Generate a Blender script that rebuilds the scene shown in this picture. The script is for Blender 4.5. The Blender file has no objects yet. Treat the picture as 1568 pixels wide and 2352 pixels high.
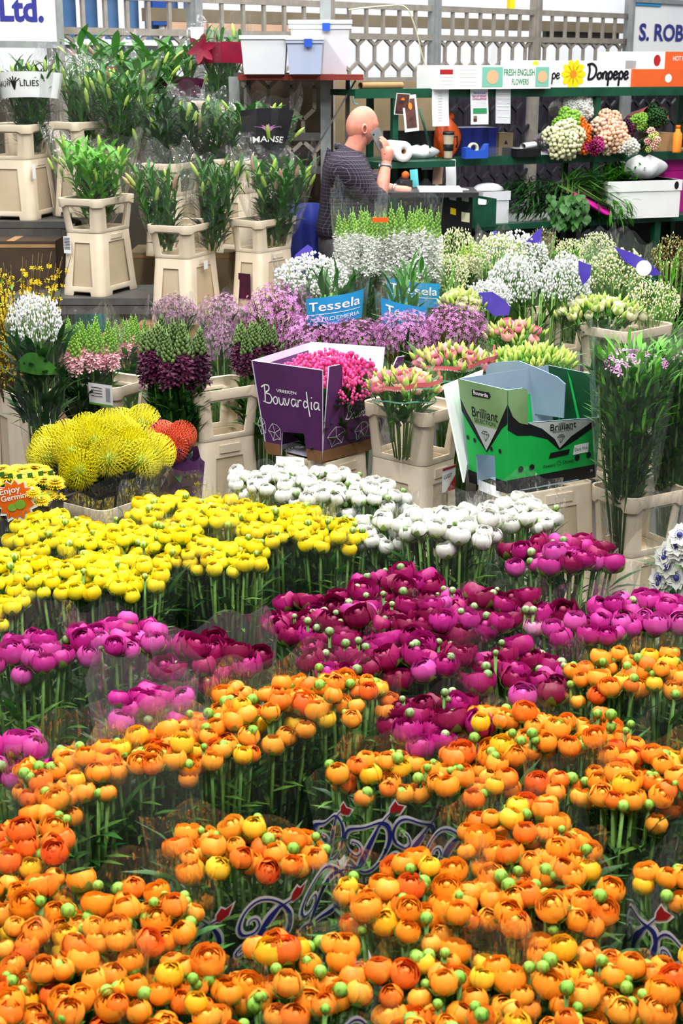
import bpy, math, random
from math import sin, cos, pi, tan, atan, atan2, sqrt, exp, radians
from mathutils import Vector, Matrix, Euler, noise as mnoise
S = bpy.context.scene
COL = S.collection
# ---------------------------------------------------------------- camera
FPX = 3267.0                       # focal length in pixels of the 1568x2352 frame (50 mm on a 24x36 frame)
PITCH = radians(17.43)
CAMH = 2.0
cam_d = bpy.data.cameras.new('camera')
cam_d.sensor_fit = 'VERTICAL'
cam_d.sensor_height = 36.0
cam_d.sensor_width = 24.0
cam_d.lens = FPX / 2352.0 * 36.0
cam_d.clip_start = 0.05
cam_d.clip_end = 200
cam_d.dof.use_dof = True
cam_d.dof.focus_distance = 5.0
cam_d.dof.aperture_fstop = 9.0
cam = bpy.data.objects.new('camera', cam_d)
COL.objects.link(cam)
cam.location = (0, 0, CAMH)
cam.rotation_euler = (pi / 2 - PITCH, 0, 0)
S.camera = cam
# ---------------------------------------------------------------- light of the hall
w = bpy.data.worlds.new('hall_daylight')
S.world = w
w.use_nodes = True
w.node_tree.nodes['Background'].inputs[0].default_value = (0.93, 0.97, 1.0, 1)
w.node_tree.nodes['Background'].inputs[1].default_value = 0.27
def area(name, loc, size, power, rot=(0, 0, 0), col=(1, .98, .95)):
    d = bpy.data.lights.new(name, 'AREA')
    d.shape = 'RECTANGLE'; d.size, d.size_y = size; d.energy = power; d.color = col
    o = bpy.data.objects.new(name, d); COL.objects.link(o)
    o.location = loc; o.rotation_euler = rot
    return o
for k, (x, y) in enumerate([(-2.6, 1.2), (0.2, 1.2), (3.0, 1.2), (-2.6, 5.2), (0.2, 5.2), (3.0, 5.2), (-2.6, 9.2), (0.2, 9.2), (3.2, 9.2)]):
    area('hall_light', (x, y, 5.6), (0.35, 2.4), 185 if y < 8 else 150)
for x in (.8, 4.2):
    area('hall_light', (x, 12.2, 5.6), (0.35, 2.4), 120)  # extra row, added to brighten the sign at the back
for x in (-3, 3, 8):
    area('hall_light', (x, 17.5, 5.8), (0.6, 3.0), 260)
# ---------------------------------------------------------------- exposure and render look
S.view_settings.view_transform = 'Standard'
S.view_settings.look = 'None'
S.view_settings.gamma = 1.0
S.view_settings.use_curve_mapping = False
S.view_settings.exposure = 0.20
S.cycles.use_denoising = True
S.cycles.max_bounces = 5
S.cycles.diffuse_bounces = 2
S.cycles.glossy_bounces = 2
S.cycles.transmission_bounces = 4
S.cycles.transparent_max_bounces = 18
S.cycles.use_adaptive_sampling = True
S.cycles.adaptive_threshold = 0.045
S.cycles.caustics_reflective = False
S.cycles.caustics_refractive = False
S.cycles.sample_clamp_indirect = 4.0
# ---------------------------------------------------------------- helpers: from a pixel of the photograph to a point of the place
CP, SP = cos(PITCH), sin(PITCH)
EYE = Vector((0, 0, CAMH))
def ray(px, py):
    u = (px - 784) / FPX; v = (1176 - py) / FPX
    return Vector((u, CP + v * SP, -SP + v * CP))
def P(px, py, z):                   # on the horizontal plane z
    d = ray(px, py); return EYE + d * ((z - CAMH) / d.z)
def PY(px, py, y):                  # on the vertical plane at distance y
    d = ray(px, py); return EYE + d * (y / d.y)
def PV(px, py, p0, nrm):            # on any plane
    d = ray(px, py); return EYE + d * ((p0 - EYE).dot(nrm) / d.dot(nrm))
def scale_at(p):                    # pixels per metre at point p
    return FPX / ((p - EYE).dot(Vector((0, CP, -SP))))
R_ = random.Random(7)
def rnd(a=0., b=1.): return R_.uniform(a, b)
class MB:
    """collects faces of one part, then builds ONE mesh"""
    def __init__(s): s.v = []; s.f = []; s.m = []
    def add(s, vs, fs, m=0):
        k = len(s.v); s.v.extend(tuple(v) for v in vs)
        s.f.extend(tuple(i + k for i in f) for f in fs); s.m.extend([m] * len(fs)); return s
    def box(s, c, d, m=0, M=None):
        x, y, z = d[0] / 2, d[1] / 2, d[2] / 2
        vs = [Vector((i * x, j * y, k * z)) for i in (-1, 1) for j in (-1, 1) for k in (-1, 1)]
        vs = [((M @ q) if M else q) + Vector(c) for q in vs]
        return s.add(vs, [(0, 1, 3, 2), (4, 6, 7, 5), (0, 4, 5, 1), (2, 3, 7, 6), (0, 2, 6, 4), (1, 5, 7, 3)], m)
    def bar(s, a, b, wd, th, m=0, up=(0, 0, 1)):
        a, b = Vector(a), Vector(b); d = (b - a); L = d.length; d.normalize(); u = Vector(up)
        if abs(d.dot(u)) > .98: u = Vector((1, 0, 0))
        x = d.cross(u).normalized(); y = x.cross(d).normalized()
        M = Matrix((x, d, y)).transposed()
        return s.box((a + b) / 2, (wd, L, th), m, M)
    def tube(s, pts, r, n=6, m=0, cap=True):
        pts = [Vector(p) for p in pts]; K = len(pts)
        if not hasattr(r, '__len__'): r = [r] * K
        vs = []; prev = None
        for i, p in enumerate(pts):
            d = (pts[min(i + 1, K - 1)] - pts[max(i - 1, 0)])
            if d.length < 1e-9: d = Vector((0, 0, 1))
            d.normalize()
            if prev is None:
                u = Vector((1, 0, 0)) if abs(d.x) < .9 else Vector((0, 1, 0))
            else: u = prev
            x = (u - d * u.dot(d)).normalized(); prev = x; y = d.cross(x)
            vs += [p + (x * cos(2 * pi * j / n) + y * sin(2 * pi * j / n)) * r[i] for j in range(n)]
        fs = [(i * n + j, i * n + (j + 1) % n, (i + 1) * n + (j + 1) % n, (i + 1) * n + j) for i in range(K - 1) for j in range(n)]
        if cap: fs += [tuple(range(n))[::-1], tuple((K - 1) * n + j for j in range(n))]
        return s.add(vs, fs, m)
    def lathe(s, prof, n=16, m=0, M=None, cap=True):
        vs = []
        for r, z in prof:
            for j in range(n):
                q = Vector((r * cos(2 * pi * j / n), r * sin(2 * pi * j / n), z)); vs.append(M @ q if M else q)
        K = len(prof)
        fs = [(i * n + j, i * n + (j + 1) % n, (i + 1) * n + (j + 1) % n, (i + 1) * n + j) for i in range(K - 1) for j in range(n)]
        if cap: fs += [tuple(range(n))[::-1], tuple((K - 1) * n + j for j in range(n))]
        return s.add(vs, fs, m)
    def patch(s, fn, nu, nv, m=0, wrap=False):
        vs = [fn(i / nu, j / nv) for j in range(nv + 1) for i in range(nu + (0 if wrap else 1))]
        W = nu if wrap else nu + 1
        fs = [(j * W + i, j * W + (i + 1) % W, (j + 1) * W + (i + 1) % W, (j + 1) * W + i) for j in range(nv) for i in range(nu)]
        return s.add(vs, fs, m)
    def ball(s, c, r, n=8, k=5, m=0, sc=(1, 1, 1)):
        c = Vector(c); vs = [c + Vector((0, 0, -r * sc[2]))]
        for i in range(1, k):
            a = -pi / 2 + pi * i / k
            vs += [c + Vector((r * cos(a) * cos(2 * pi * j / n) * sc[0], r * cos(a) * sin(2 * pi * j / n) * sc[1], r * sin(a) * sc[2])) for j in range(n)]
        vs.append(c + Vector((0, 0, r * sc[2])))
        fs = [(0, 1 + (j + 1) % n, 1 + j) for j in range(n)]
        for i in range(k - 2):
            fs += [(1 + i * n + j, 1 + i * n + (j + 1) % n, 1 + (i + 1) * n + (j + 1) % n, 1 + (i + 1) * n + j) for j in range(n)]
        e = len(vs) - 1; b = 1 + (k - 2) * n
        fs += [(b + j, b + (j + 1) % n, e) for j in range(n)]
        return s.add(vs, fs, m)
    def octa(s, c, r, m=0, d=None):
        c = Vector(c)
        vs = [c + Vector(q) * r for q in ((1, 0, 0), (-1, 0, 0), (0, 1, 0), (0, -1, 0), (0, 0, 1), (0, 0, -1))]
        return s.add(vs, [(0, 2, 4), (2, 1, 4), (1, 3, 4), (3, 0, 4), (2, 0, 5), (1, 2, 5), (3, 1, 5), (0, 3, 5)], m)
    def leaf(s, base, d, L, W, droop=.25, m=0, n=4, fold=.25, up=None):
        b = Vector(base); d = Vector(d).normalized(); u = Vector(up or (0, 0, 1))
        if abs(d.dot(u)) > .95: u = Vector((rnd(-1, 1), rnd(-1, 1), .1))
        x = d.cross(u).normalized(); nrm = x.cross(d).normalized()
        vs = []
        for i in range(n + 1):
            t = i / n; wv = W * .5 * (sin(pi * min(1, t * .93 + .07)) ** .8) * (1 if t < 1 else 0)
            p = b + d * (L * t) - nrm * (droop * L * t * t)
            vs += [p - x * wv + nrm * wv * fold, p, p + x * wv + nrm * wv * fold]
        fs = []
        for i in range(n):
            k = i * 3; fs += [(k, k + 1, k + 4, k + 3), (k + 1, k + 2, k + 5, k + 4)]
        return s.add(vs, fs, m)
    def spindle(s, c, d, L, r, n=6, m=0, prof=((0, .35), (.25, .9), (.5, 1), (.75, .7), (1, .05))):
        c = Vector(c); d = Vector(d).normalized()
        return s.tube([c + d * (L * t) for t, _ in prof], [r * q for _, q in prof], n, m)
    def floret(s, c, nrm, r, m=0, k=5, cup=.35, spin=0.):
        c = Vector(c); nz = Vector(nrm).normalized(); x = nz.orthogonal().normalized(); y = nz.cross(x)
        vs = [c]; fs = []
        for j in range(k):
            a = 2 * pi * j / k + spin; da = pi / k * .95
            pts = [(a - da * .55, .62, .5 * cup), (a - da * .5, .92, cup), (a, 1.06, cup * 1.05), (a + da * .5, .92, cup), (a + da * .55, .62, .5 * cup)]
            i0 = len(vs)
            vs += [c + (x * cos(q) + y * sin(q)) * (rr * r) + nz * (h * r) for q, rr, h in pts]
            fs.append((0,) + tuple(range(i0, i0 + 5)))
        return s.add(vs, fs, m)
    def poly(s, pts, m=0):
        return s.add(pts, [tuple(range(len(pts)))], m)
    def ribbon(s, pts, wd, mp, m=0):
        """flat stroke along 2-D points, mapped to 3-D by mp(x, y)"""
        K = len(pts); vs = []
        if not hasattr(wd, '__len__'): wd = [wd] * K
        for i, p in enumerate(pts):
            a = pts[max(i - 1, 0)]; b = pts[min(i + 1, K - 1)]
            dx, dy = b[0] - a[0], b[1] - a[1]; L = sqrt(dx * dx + dy * dy) or 1
            nx, ny = -dy / L * wd[i] / 2, dx / L * wd[i] / 2
            vs += [mp(p[0] + nx, p[1] + ny), mp(p[0] - nx, p[1] - ny)]
        return s.add(vs, [(2 * i, 2 * i + 1, 2 * i + 3, 2 * i + 2) for i in range(K - 1)], m)
    def mesh(s, name, mats, smooth=True):
        me = bpy.data.meshes.new(name); me.from_pydata(s.v, [], s.f)
        for q in (mats if isinstance(mats, (list, tuple)) else [mats]): me.materials.append(q)
        me.polygons.foreach_set('material_index', s.m)
        if smooth: me.polygons.foreach_set('use_smooth', [True] * len(s.f))
        me.update(); return me
    def obj(s, name, mats, parent=None, smooth=True, M=None):
        return put(s.mesh(name, mats, smooth), name, parent, M)
def put(me, name, parent=None, M=None):
    o = bpy.data.objects.new(name, me); COL.objects.link(o)
    if parent is not None: o.parent = parent
    if M is not None: o.matrix_local = M
    return o
def tag(o, label, cat, group=None, kind=None):
    o['label'] = label; o['category'] = cat
    if group: o['group'] = group
    if kind: o['kind'] = kind
    return o
def thing(name, label, cat, loc=(0, 0, 0), rz=0., group=None):
    o = bpy.data.objects.new(name, None); COL.objects.link(o); o.empty_display_size = .05
    o.location = loc; o.rotation_euler = (0, 0, rz)
    return tag(o, label, cat, group)
def struct(o):
    o['kind'] = 'structure'; return o
def bake(o, name=None):
    """mesh with the object's modifiers applied; the object is removed"""
    dg = bpy.context.evaluated_depsgraph_get()
    me = bpy.data.meshes.new_from_object(o.evaluated_get(dg)); me.name = name or o.name
    bpy.data.objects.remove(o); return me
def zto(d, spin=0.):
    """rotation that turns +z to d"""
    return Vector(d).to_track_quat('Z', 'Y').to_matrix().to_4x4() @ Matrix.Rotation(spin, 4, 'Z')
def TRS(loc, rz=0., s=1.):
    return Matrix.Translation(Vector(loc)) @ Matrix.Rotation(rz, 4, 'Z') @ Matrix.Scale(s, 4)
def frame(o, u, v):
    """maps 2-D (x, y) to the plane at o spanned by u, v, lifted h along the normal"""
    o, u, v = Vector(o), Vector(u).normalized(), Vector(v).normalized(); n = u.cross(v).normalized()
    return lambda x, y, h=.0015: o + u * x + v * y + n * h
_tc = {}
def text_polys(t, bold=0., shear=0., spacing=1.):
    key = (t, bold, shear, spacing)
    if key not in _tc:
        c = bpy.data.curves.new('t', 'FONT'); c.body = t; c.size = 1; c.offset = bold; c.shear = shear
        c.space_character = spacing; c.resolution_u = 3; c.align_x = 'CENTER'; c.align_y = 'CENTER'
        o = bpy.data.objects.new('t', c); COL.objects.link(o)
        dg = bpy.context.evaluated_depsgraph_get(); dg.update()
        me = bpy.data.meshes.new_from_object(o.evaluated_get(dg))
        _tc[key] = ([(q.co.x, q.co.y) for q in me.vertices], [tuple(p.vertices) for p in me.polygons])
        bpy.data.objects.remove(o); bpy.data.curves.remove(c); bpy.data.meshes.remove(me)
    return _tc[key]
def text_to(mb, t, mp, x, y, size, width=None, m=0, bold=0., shear=0., rot=0., spacing=1.):
    """lettering laid on a surface; centred at x, y"""
    vs, fs = text_polys(t, bold, shear, spacing)
    if not vs: return
    xs = [q[0] for q in vs]; sx = 1.
    if width: sx = width / ((max(xs) - min(xs)) * size)
    cr, sr = cos(rot), sin(rot); out = []
    for a, b in vs:
        a, b = a * size * sx, b * size
        out.append(mp(x + a * cr - b * sr, y + a * sr + b * cr))
    mb.add(out, fs, m)
def smooth2(pts, n=5):
    out = []
    for i in range(len(pts) - 1):
        p0 = pts[max(i - 1, 0)]; p1 = pts[i]; p2 = pts[i + 1]; p3 = pts[min(i + 2, len(pts) - 1)]
        for k in range(n):
            t = k / n
            out.append(tuple(.5 * (2 * b + (c - a) * t + (2 * a - 5 * b + 4 * c - d) * t * t + (3 * b - a - 3 * c + d) * t ** 3) for a, b, c, d in zip(p0, p1, p2, p3)))
    out.append(tuple(pts[-1])); return out
# ---------------------------------------------------------------- procedural materials
MT = {}
def lin(c):
    return tuple((q / 12.92 if q <= .04045 else ((q + .055) / 1.055) ** 2.4) for q in c)
def hexc(h):
    return lin(tuple(int(h[i:i + 2], 16) / 255 for i in (0, 2, 4)))
def mat(name, col, rough=.55, col2=None, ns=40., vary=0., spec=.4, transl=0., metal=0., bump=0., bs=60., sheen=0., col3=None):
    """col..col2 mixed by noise; vary: change from object to object; transl: light through thin petals and leaves"""
    m = bpy.data.materials.new(name); m.use_nodes = True; nt = m.node_tree; N = nt.nodes; L = nt.links
    b = N['Principled BSDF']; b.inputs['Roughness'].default_value = rough; b.inputs['Metallic'].default_value = metal
    b.inputs['Specular IOR Level'].default_value = spec
    c1 = (*hexc(col), 1); c2 = (*hexc(col2 or col), 1)
    tc = N.new('ShaderNodeTexCoord'); nz = N.new('ShaderNodeTexNoise'); nz.inputs['Scale'].default_value = ns; nz.inputs['Detail'].default_value = 3
    L.new(tc.outputs['Object'], nz.inputs['Vector'])
    rp = N.new('ShaderNodeValToRGB'); rp.color_ramp.elements[0].color = c1; rp.color_ramp.elements[1].color = c2
    rp.color_ramp.elements[0].position = .35; rp.color_ramp.elements[1].position = .65
    if vary or col3:
        oi = N.new('ShaderNodeObjectInfo'); ad = N.new('ShaderNodeMath'); ad.operation = 'MULTIPLY_ADD'
        ad.inputs[1].default_value = vary; L.new(oi.outputs['Random'], ad.inputs[0])
        sb = N.new('ShaderNodeMath'); sb.operation = 'SUBTRACT'; sb.inputs[1].default_value = vary / 2
        L.new(nz.outputs[0], sb.inputs[0]); L.new(sb.outputs[0], ad.inputs[2]); L.new(ad.outputs[0], rp.inputs[0])
        if col3:
            rp.color_ramp.elements[0].position = .2; rp.color_ramp.elements[1].position = .55
            e = rp.color_ramp.elements.new(.85); e.color = (*hexc(col3), 1)
    else: L.new(nz.outputs[0], rp.inputs[0])
    L.new(rp.outputs[0], b.inputs['Base Color'])
    if bump:
        n2 = N.new('ShaderNodeTexNoise'); n2.inputs['Scale'].default_value = bs; L.new(tc.outputs['Object'], n2.inputs['Vector'])
        bp = N.new('ShaderNodeBump'); bp.inputs['Strength'].default_value = bump; bp.inputs['Distance'].default_value = .01
        L.new(n2.outputs[0], bp.inputs['Height']); L.new(bp.outputs[0], b.inputs['Normal'])
    if transl:
        t = N.new('ShaderNodeBsdfTranslucent'); L.new(rp.outputs[0], t.inputs['Color'])
        mx = N.new('ShaderNodeMixShader'); mx.inputs[0].default_value = transl
        L.new(b.outputs[0], mx.inputs[1]); L.new(t.outputs[0], mx.inputs[2]); L.new(mx.outputs[0], N['Material Output'].inputs[0])
    MT[name] = m; return m
def film(name, tint=(1, 1, 1), haze=.05, gl=1., bs=22., bstr=.5):
    """clear crinkled plastic film"""
    m = bpy.data.materials.new(name); m.use_nodes = True; nt = m.node_tree; N = nt.nodes; L = nt.links
    N.remove(N['Principled BSDF']); out = N['Material Output']
    tr = N.new('ShaderNodeBsdfTransparent'); tr.inputs[0].default_value = (*tint, 1)
    g = N.new('ShaderNodeBsdfGlossy'); g.inputs['Roughness'].default_value = .07; g.inputs[0].default_value = (1, 1, 1, 1)
    df = N.new('ShaderNodeBsdfDiffuse'); df.inputs[0].default_value = (.9, .93, .95, 1)
    tc = N.new('ShaderNodeTexCoord'); n2 = N.new('ShaderNodeTexNoise'); n2.inputs['Scale'].default_value = bs; n2.inputs['Detail'].default_value = 3
    mpg = N.new('ShaderNodeMapping'); mpg.inputs['Scale'].default_value = (1, 1, .45); L.new(tc.outputs['Object'], mpg.inputs[0]); L.new(mpg.outputs[0], n2.inputs['Vector'])
    bp = N.new('ShaderNodeBump'); bp.inputs['Strength'].default_value = min(1, bstr * 1.6); bp.inputs['Distance'].default_value = .05
    L.new(n2.outputs[0], bp.inputs['Height']); L.new(bp.outputs[0], g.inputs['Normal'])
    fr = N.new('ShaderNodeFresnel'); fr.inputs['IOR'].default_value = 1.45; L.new(bp.outputs[0], fr.inputs['Normal'])
    mu = N.new('ShaderNodeMath'); mu.operation = 'MULTIPLY'; mu.inputs[1].default_value = gl; mu.use_clamp = True; L.new(fr.outputs[0], mu.inputs[0])
    m1 = N.new('ShaderNodeMixShader'); m1.inputs[0].default_value = haze; L.new(tr.outputs[0], m1.inputs[1]); L.new(df.outputs[0], m1.inputs[2])
    m2 = N.new('ShaderNodeMixShader'); mi = N.new('ShaderNodeMath'); mi.operation = 'MINIMUM'; mi.inputs[1].default_value = .34 * gl; L.new(mu.outputs[0], mi.inputs[0]); L.new(mi.outputs[0], m2.inputs[0]); L.new(m1.outputs[0], m2.inputs[1]); L.new(g.outputs[0], m2.inputs[2])
    L.new(m2.outputs[0], out.inputs[0]); MT[name] = m; return m
mat('orange', 'F99A22', .5, 'FBB03A', 30, .9, transl=.22, col3='F27E22')
mat('golden', 'F6B81E', .5, 'F8CC34', 30, .6, transl=.2)
mat('redorange', 'EE6420', .5, 'F27A2A', 30, .6, transl=.2)
mat('yellow', 'F2DD0A', .5, 'F7EA2C', 30, .6, transl=.20, col3='F4CE0C')
mat('crimson', '9A1238', .45, '7E0E30', 10)
mat('white', 'E6E7DE', .5, 'F0F0EA', 30, .3, transl=.2, col3='DCE3C8')
mat('magenta', '7C0A3E', .45, '9A1256', 26, 1., transl=.14, col3='B4227E')
mat('hotpink', 'B41C80', .45, 'C83696', 26, .9, transl=.18, col3='D052A8')
mat('palepink', 'F0A0C8', .5, 'F7BEDA', 26, .4, transl=.2)
mat('calyx', '6E9236', .55, '8CAA4A', 40, .5, transl=.15)
mat('bud', '7E9A66', .55, '9DB486', 40, .6, transl=.1)
mat('stem', '4F7D2C', .5, '6C9A3E', 30, .4, transl=.1)
mat('leaf', '2F6324', .45, '3F7A2E', 20, .5, transl=.2)
mat('leafdark', '1A401E', .4, '28561F', 20, .4, transl=.15)
mat('leafbright', '4F9A2A', .45, '66B038', 20, .4, transl=.2)
mat('lilybud', 'A3C64E', .45, 'B9D66A', 14, .5, transl=.15)
mat('lilybudpink', 'C9988A', .45, 'AEB766', 14, .5, transl=.15)
mat('centre', '6E7A1E', .6, '9A9A2A', 60)
mat('plastic', 'DDCDB4', .45, 'E6D8C2', 6, .15, bump=.05, bs=300, spec=.4)
mat('plasticin', 'C9B698', .5, 'D2C0A4', 5, .1, bump=.05, bs=200)
mat('lime', 'A8CC55', .5, 'C0DC70', 30, .3, transl=.2)
mat('limegreen', '7FB53C', .5, '98C850', 30, .3, transl=.2)
mat('cream', 'E6E8B4', .55, 'F0F1CC', 30, .3, transl=.15)
mat('stockwhite', 'F2F4EA', .55, 'FCFCF8', 30, .3, transl=.38)
mat('gyps', 'F4F6F2', .6, 'FFFFFF', 30, .2, transl=.2)
mat('pinkfl', 'F2A9B8', .5, 'F6C2C6', 30, .5, transl=.2)
mat('rosepink', 'EC869E', .5, 'F2A8AE', 30, .9, transl=.2, col3='F6CBB6')
mat('plum', '3C0A2A', .5, '56123C', 30, .5, transl=.15)
mat('mauve', 'A27C98', .6, 'BC9AB2', 40, .4, transl=.15)
mat('orchid', 'B873B0', .55, 'CF92CA', 30, .4, transl=.2)
mat('orchiddark', '76305F', .55, 'A04E8C', 30, .4, transl=.15)
mat('bouvpink', 'EE3F8E', .5, 'F660A4', 30, .4, transl=.2)
mat('coral', 'E8543A', .5, 'F0764E', 30, .3, transl=.15)
mat('peach', 'F0BFA0', .55, 'F6D2B8', 30, .4, transl=.15)
mat('deeporange', 'F0690E', .5, 'F58020', 30, .4, transl=.15)
mat('phlox', 'DE8CD6', .5, 'EBA8E2', 30, .4, transl=.2)
mat('lisbud', 'C4D56A', .5, 'D8E28A', 30, .4, transl=.2)
mat('twig', '4A3A1C', .7, '5F4B24', 30)
mat('forsythia', 'F2CF12', .5, 'F8DE30', 30, .4, transl=.2)
mat('brownbud', '6E6428', .6, '85793A', 30)
mat('protea', 'F2E81C', .45, 'F8F04A', 20, .4, transl=.15)
mat('metal', '8E9294', .35, 'A2A6A8', 9, metal=.6)
mat('galv', '9AA0A0', .45, '8A8F90', 12, metal=.25)
mat('fence', '9A938A', .5, '8A837A', 14, metal=.1)
mat('fencedark', '5B5A58', .5, '4E4D4B', 14, metal=.1)
mat('wallwhite', 'EFF1F4', .7, 'E6E9ED', 2)
mat('walltan', '7E735F', .8, '6C624F', 3, bump=.1)
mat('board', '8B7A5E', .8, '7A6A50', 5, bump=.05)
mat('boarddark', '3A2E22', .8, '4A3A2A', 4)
mat('wallshade', '4A4438', .8, '3C372E', 3, bump=.1)
mat('walllilac', '4C4854', .8, '3A3742', 3)
mat('floor', '2A2928', .5, '363432', 3, bump=.05, bs=30)
mat('signwhite', 'F1F2F4', .4, 'EBEDF0', 2)
mat('navy', '2A2F86', .5)
mat('cyan', '2292CE', .45, '2A9BD6', 6)
mat('ink', '15151A', .5)
mat('paper', 'F2F3F5', .7, 'E9EBEE', 10)
mat('papergrey', 'D3D5D8', .7, 'C8CBD0', 10)
mat('cardboard', 'A9845A', .8, '9A774E', 8)
mat('cardwhite', 'F0F0F0', .6, 'E6E8EA', 4)
mat('cardorange', 'E8632A', .6, 'DB5A24', 4)
mat('red', 'B5202A', .5, 'A01A24', 10)
mat('salmon', 'EE7A7E', .45, 'E86A70', 10)
mat('green', '2E8E5A', .5)
mat('mintprint', '7CC0AA', .6)
mat('peachprint', 'F3B48A', .6)
mat('sunyellow', 'F6D80E', .6)
mat('steelgreen', '12402E', .4, '17503A', 10)
mat('purplebox', '5A2C62', .5, '4E2656', 8)
mat('brownband', '8A6440', .7, '7A5838', 8)
mat('boxin', 'D9D8E6', .6, 'CFCFE0', 4)
mat('emerald', '14A546', .4, '1CB04E', 4)
mat('black', '101012', .45, '16161A', 10)
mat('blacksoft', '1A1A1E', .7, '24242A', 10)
mat('silver', 'B4B8B6', .4, 'A4AAA8', 6)
mat('sage', '6C8C5C', .45, '86A676', 5)
mat('dustgreen', '4C6234', .6, '607A42', 30, .4)
mat('greyblue', '7E94A6', .45, '8DA2B2', 4)
mat('darkgreenprint', '0C3A1E', .4, '124A28', 5)
mat('violet', '4A3AA6', .45, '5446B2', 8)
mat('tealpaper', '4FC0C8', .5, '68CCD0', 5)
mat('blueplastic', '2450B8', .35, '2C5AC4', 5)
mat('tubclear', 'E9EBEE', .35, 'DFE3EA', 4, transl=.15)
mat('tubblue', 'C7D2EC', .35, 'BCCAE8', 4, transl=.15)
mat('tabletop', '8A2E22', .5, '7A261C', 6)
mat('bagorange', 'F2641E', .4, 'E8581A', 12, bump=.4, bs=25)
mat('bagwhite', 'EEF0F2', .4, 'E4E7EA', 12, bump=.4, bs=18, transl=.2)
mat('magentaplastic', 'C2188E', .4)
mat('cupbeige', 'C9BBA0', .35, metal=.2)
mat('cratenavy', '1C2C86', .5)
mat('photodark', '3A2420', .6, '6A4038', 18)
mat('skinpink', 'DC947E', .5, 'CE8270', 16)
mat('orangeprint', 'F08A24', .6)
mat('wood', '9A7A4E', .6, '86683E', 8)
mat('glassblue', '4A6E9A', .2, '6A8AB0', 1.2)
mat('bluepaint', '1F4FA0', .5)
mat('peachwall', 'D8B49A', .7, 'CFA88C', 3)
film('film', haze=.014, gl=.75)
film('filmsoft', haze=.05, gl=.8, bs=14, bstr=.6)
film('filmbright', haze=.015, gl=.9, bs=26, bstr=.9)
film('filmblack', (.28, .28, .30), .03, 1., 18)
film('filmpurple', (.28, .14, .34), .04, 1., 18)
film('filmred', (.7, .12, .2), .05, 1., 18)
# warm the lettering cache while the scene is still empty
for _t in [('Ltd.', .035, 0), ('S. ROB', .03, 0), ('FRESH ENGLISH', .012, 0), ('FLOWERS', .012, 0), ('VREEKEN', .01, 0), ('Brilliant', .006, 0), ('SELECTION', 0, 0),
           ('Bouvardia', .01, 0), ('Kwekerij', .01, 0), ('Chrywijk', .01, 0), ('Dark Pink', 0, 0), ('70', 0, 0), ('LUGT', .01, 0), ('40', .02, 0), ('Tessela', .012, 0), ('ALSTROEMERIA', 0, 0),
           ('PAAUW', .005, 0), ('LILIES', .005, 0), ('IMANSE', .015, 0), ('Daniel Flowers', .01, 0), ('FATTIES QUALITY MATTERS', .01, 0), ('Enjoy', .015, 0), ('Germini', .015, 0), ('and Cheerful', 0, .2),
           ('ISLE OF WIGHT', .02, 0), ('CHALLENGE', .02, 0), ('TREVOR & ALAN', .02, 0), ('vardia', .01, 0), ('Sierteelt', 0, 0), ('HOT PICK', .01, 0), ('QUALITY FLOWERS', .01, 0)]:
    text_polys(*_t)
# ---------------------------------------------------------------- the hall
FA = radians(44.4); FE = Vector((cos(FA), sin(FA), 0)); FN = Vector((sin(FA), -cos(FA), 0)); F0 = Vector((0, 12.8, 0))
def FP(px, py, off=0.): return PV(px, py, F0 + FN * off, FN)
def fs_(px): return (FP(px, 150) - F0).dot(FE)
def fpt(s, z, off=0.): return F0 + FE * s + FN * off + Vector((0, 0, z))
b = MB(); b.add([(-7, -1, 0), (11, -1, 0), (11, 27, 0), (-7, 27, 0), (-7, -1, -.1), (11, -1, -.1), (11, 27, -.1), (-7, 27, -.1)], [(0, 1, 2, 3), (7, 6, 5, 4), (0, 4, 5, 1), (1, 5, 6, 2), (2, 6, 7, 3), (3, 7, 4, 0)])
struct(b.obj('floor', MT['floor'], smooth=False))
def fslab(name, s0, s1, z0, z1, off, th, m, tagged=None):
    b = MB(); vs = [fpt(s, z, off - t) for t in (0, th) for s in (s0, s1) for z in (z0, z1)]
    b.add(vs, [(0, 2, 3, 1), (4, 5, 7, 6), (0, 1, 5, 4), (2, 6, 7, 3), (0, 4, 6, 2), (1, 3, 7, 5)])
    return b.obj(name, MT[m], smooth=False)
struct(fslab('wall_back', -6, 12, 0, 6, -2.6, .15, 'wallwhite'))
struct(fslab('wall_left', -5.2, fs_(740), 0, 1.86, -.30, .06, 'wallshade'))  # darkness behind the lilies is put into this wall colour
struct(fslab('wall_middle', fs_(740) + .005, fs_(1000), 0, 1.86, -.30, .06, 'walltan'))
struct(fslab('wall_right', fs_(1000) + .005, 10, 0, 1.80, -.30, .06, 'walllilac'))  # darker colour stands in for the dim zone behind the shelves
struct(fslab('trim_1', fs_(440), 9, 2.34, 2.44, -.5, .12, 'walltan'))
def wx(px, py, off): return FP(px, py, off)
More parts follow.
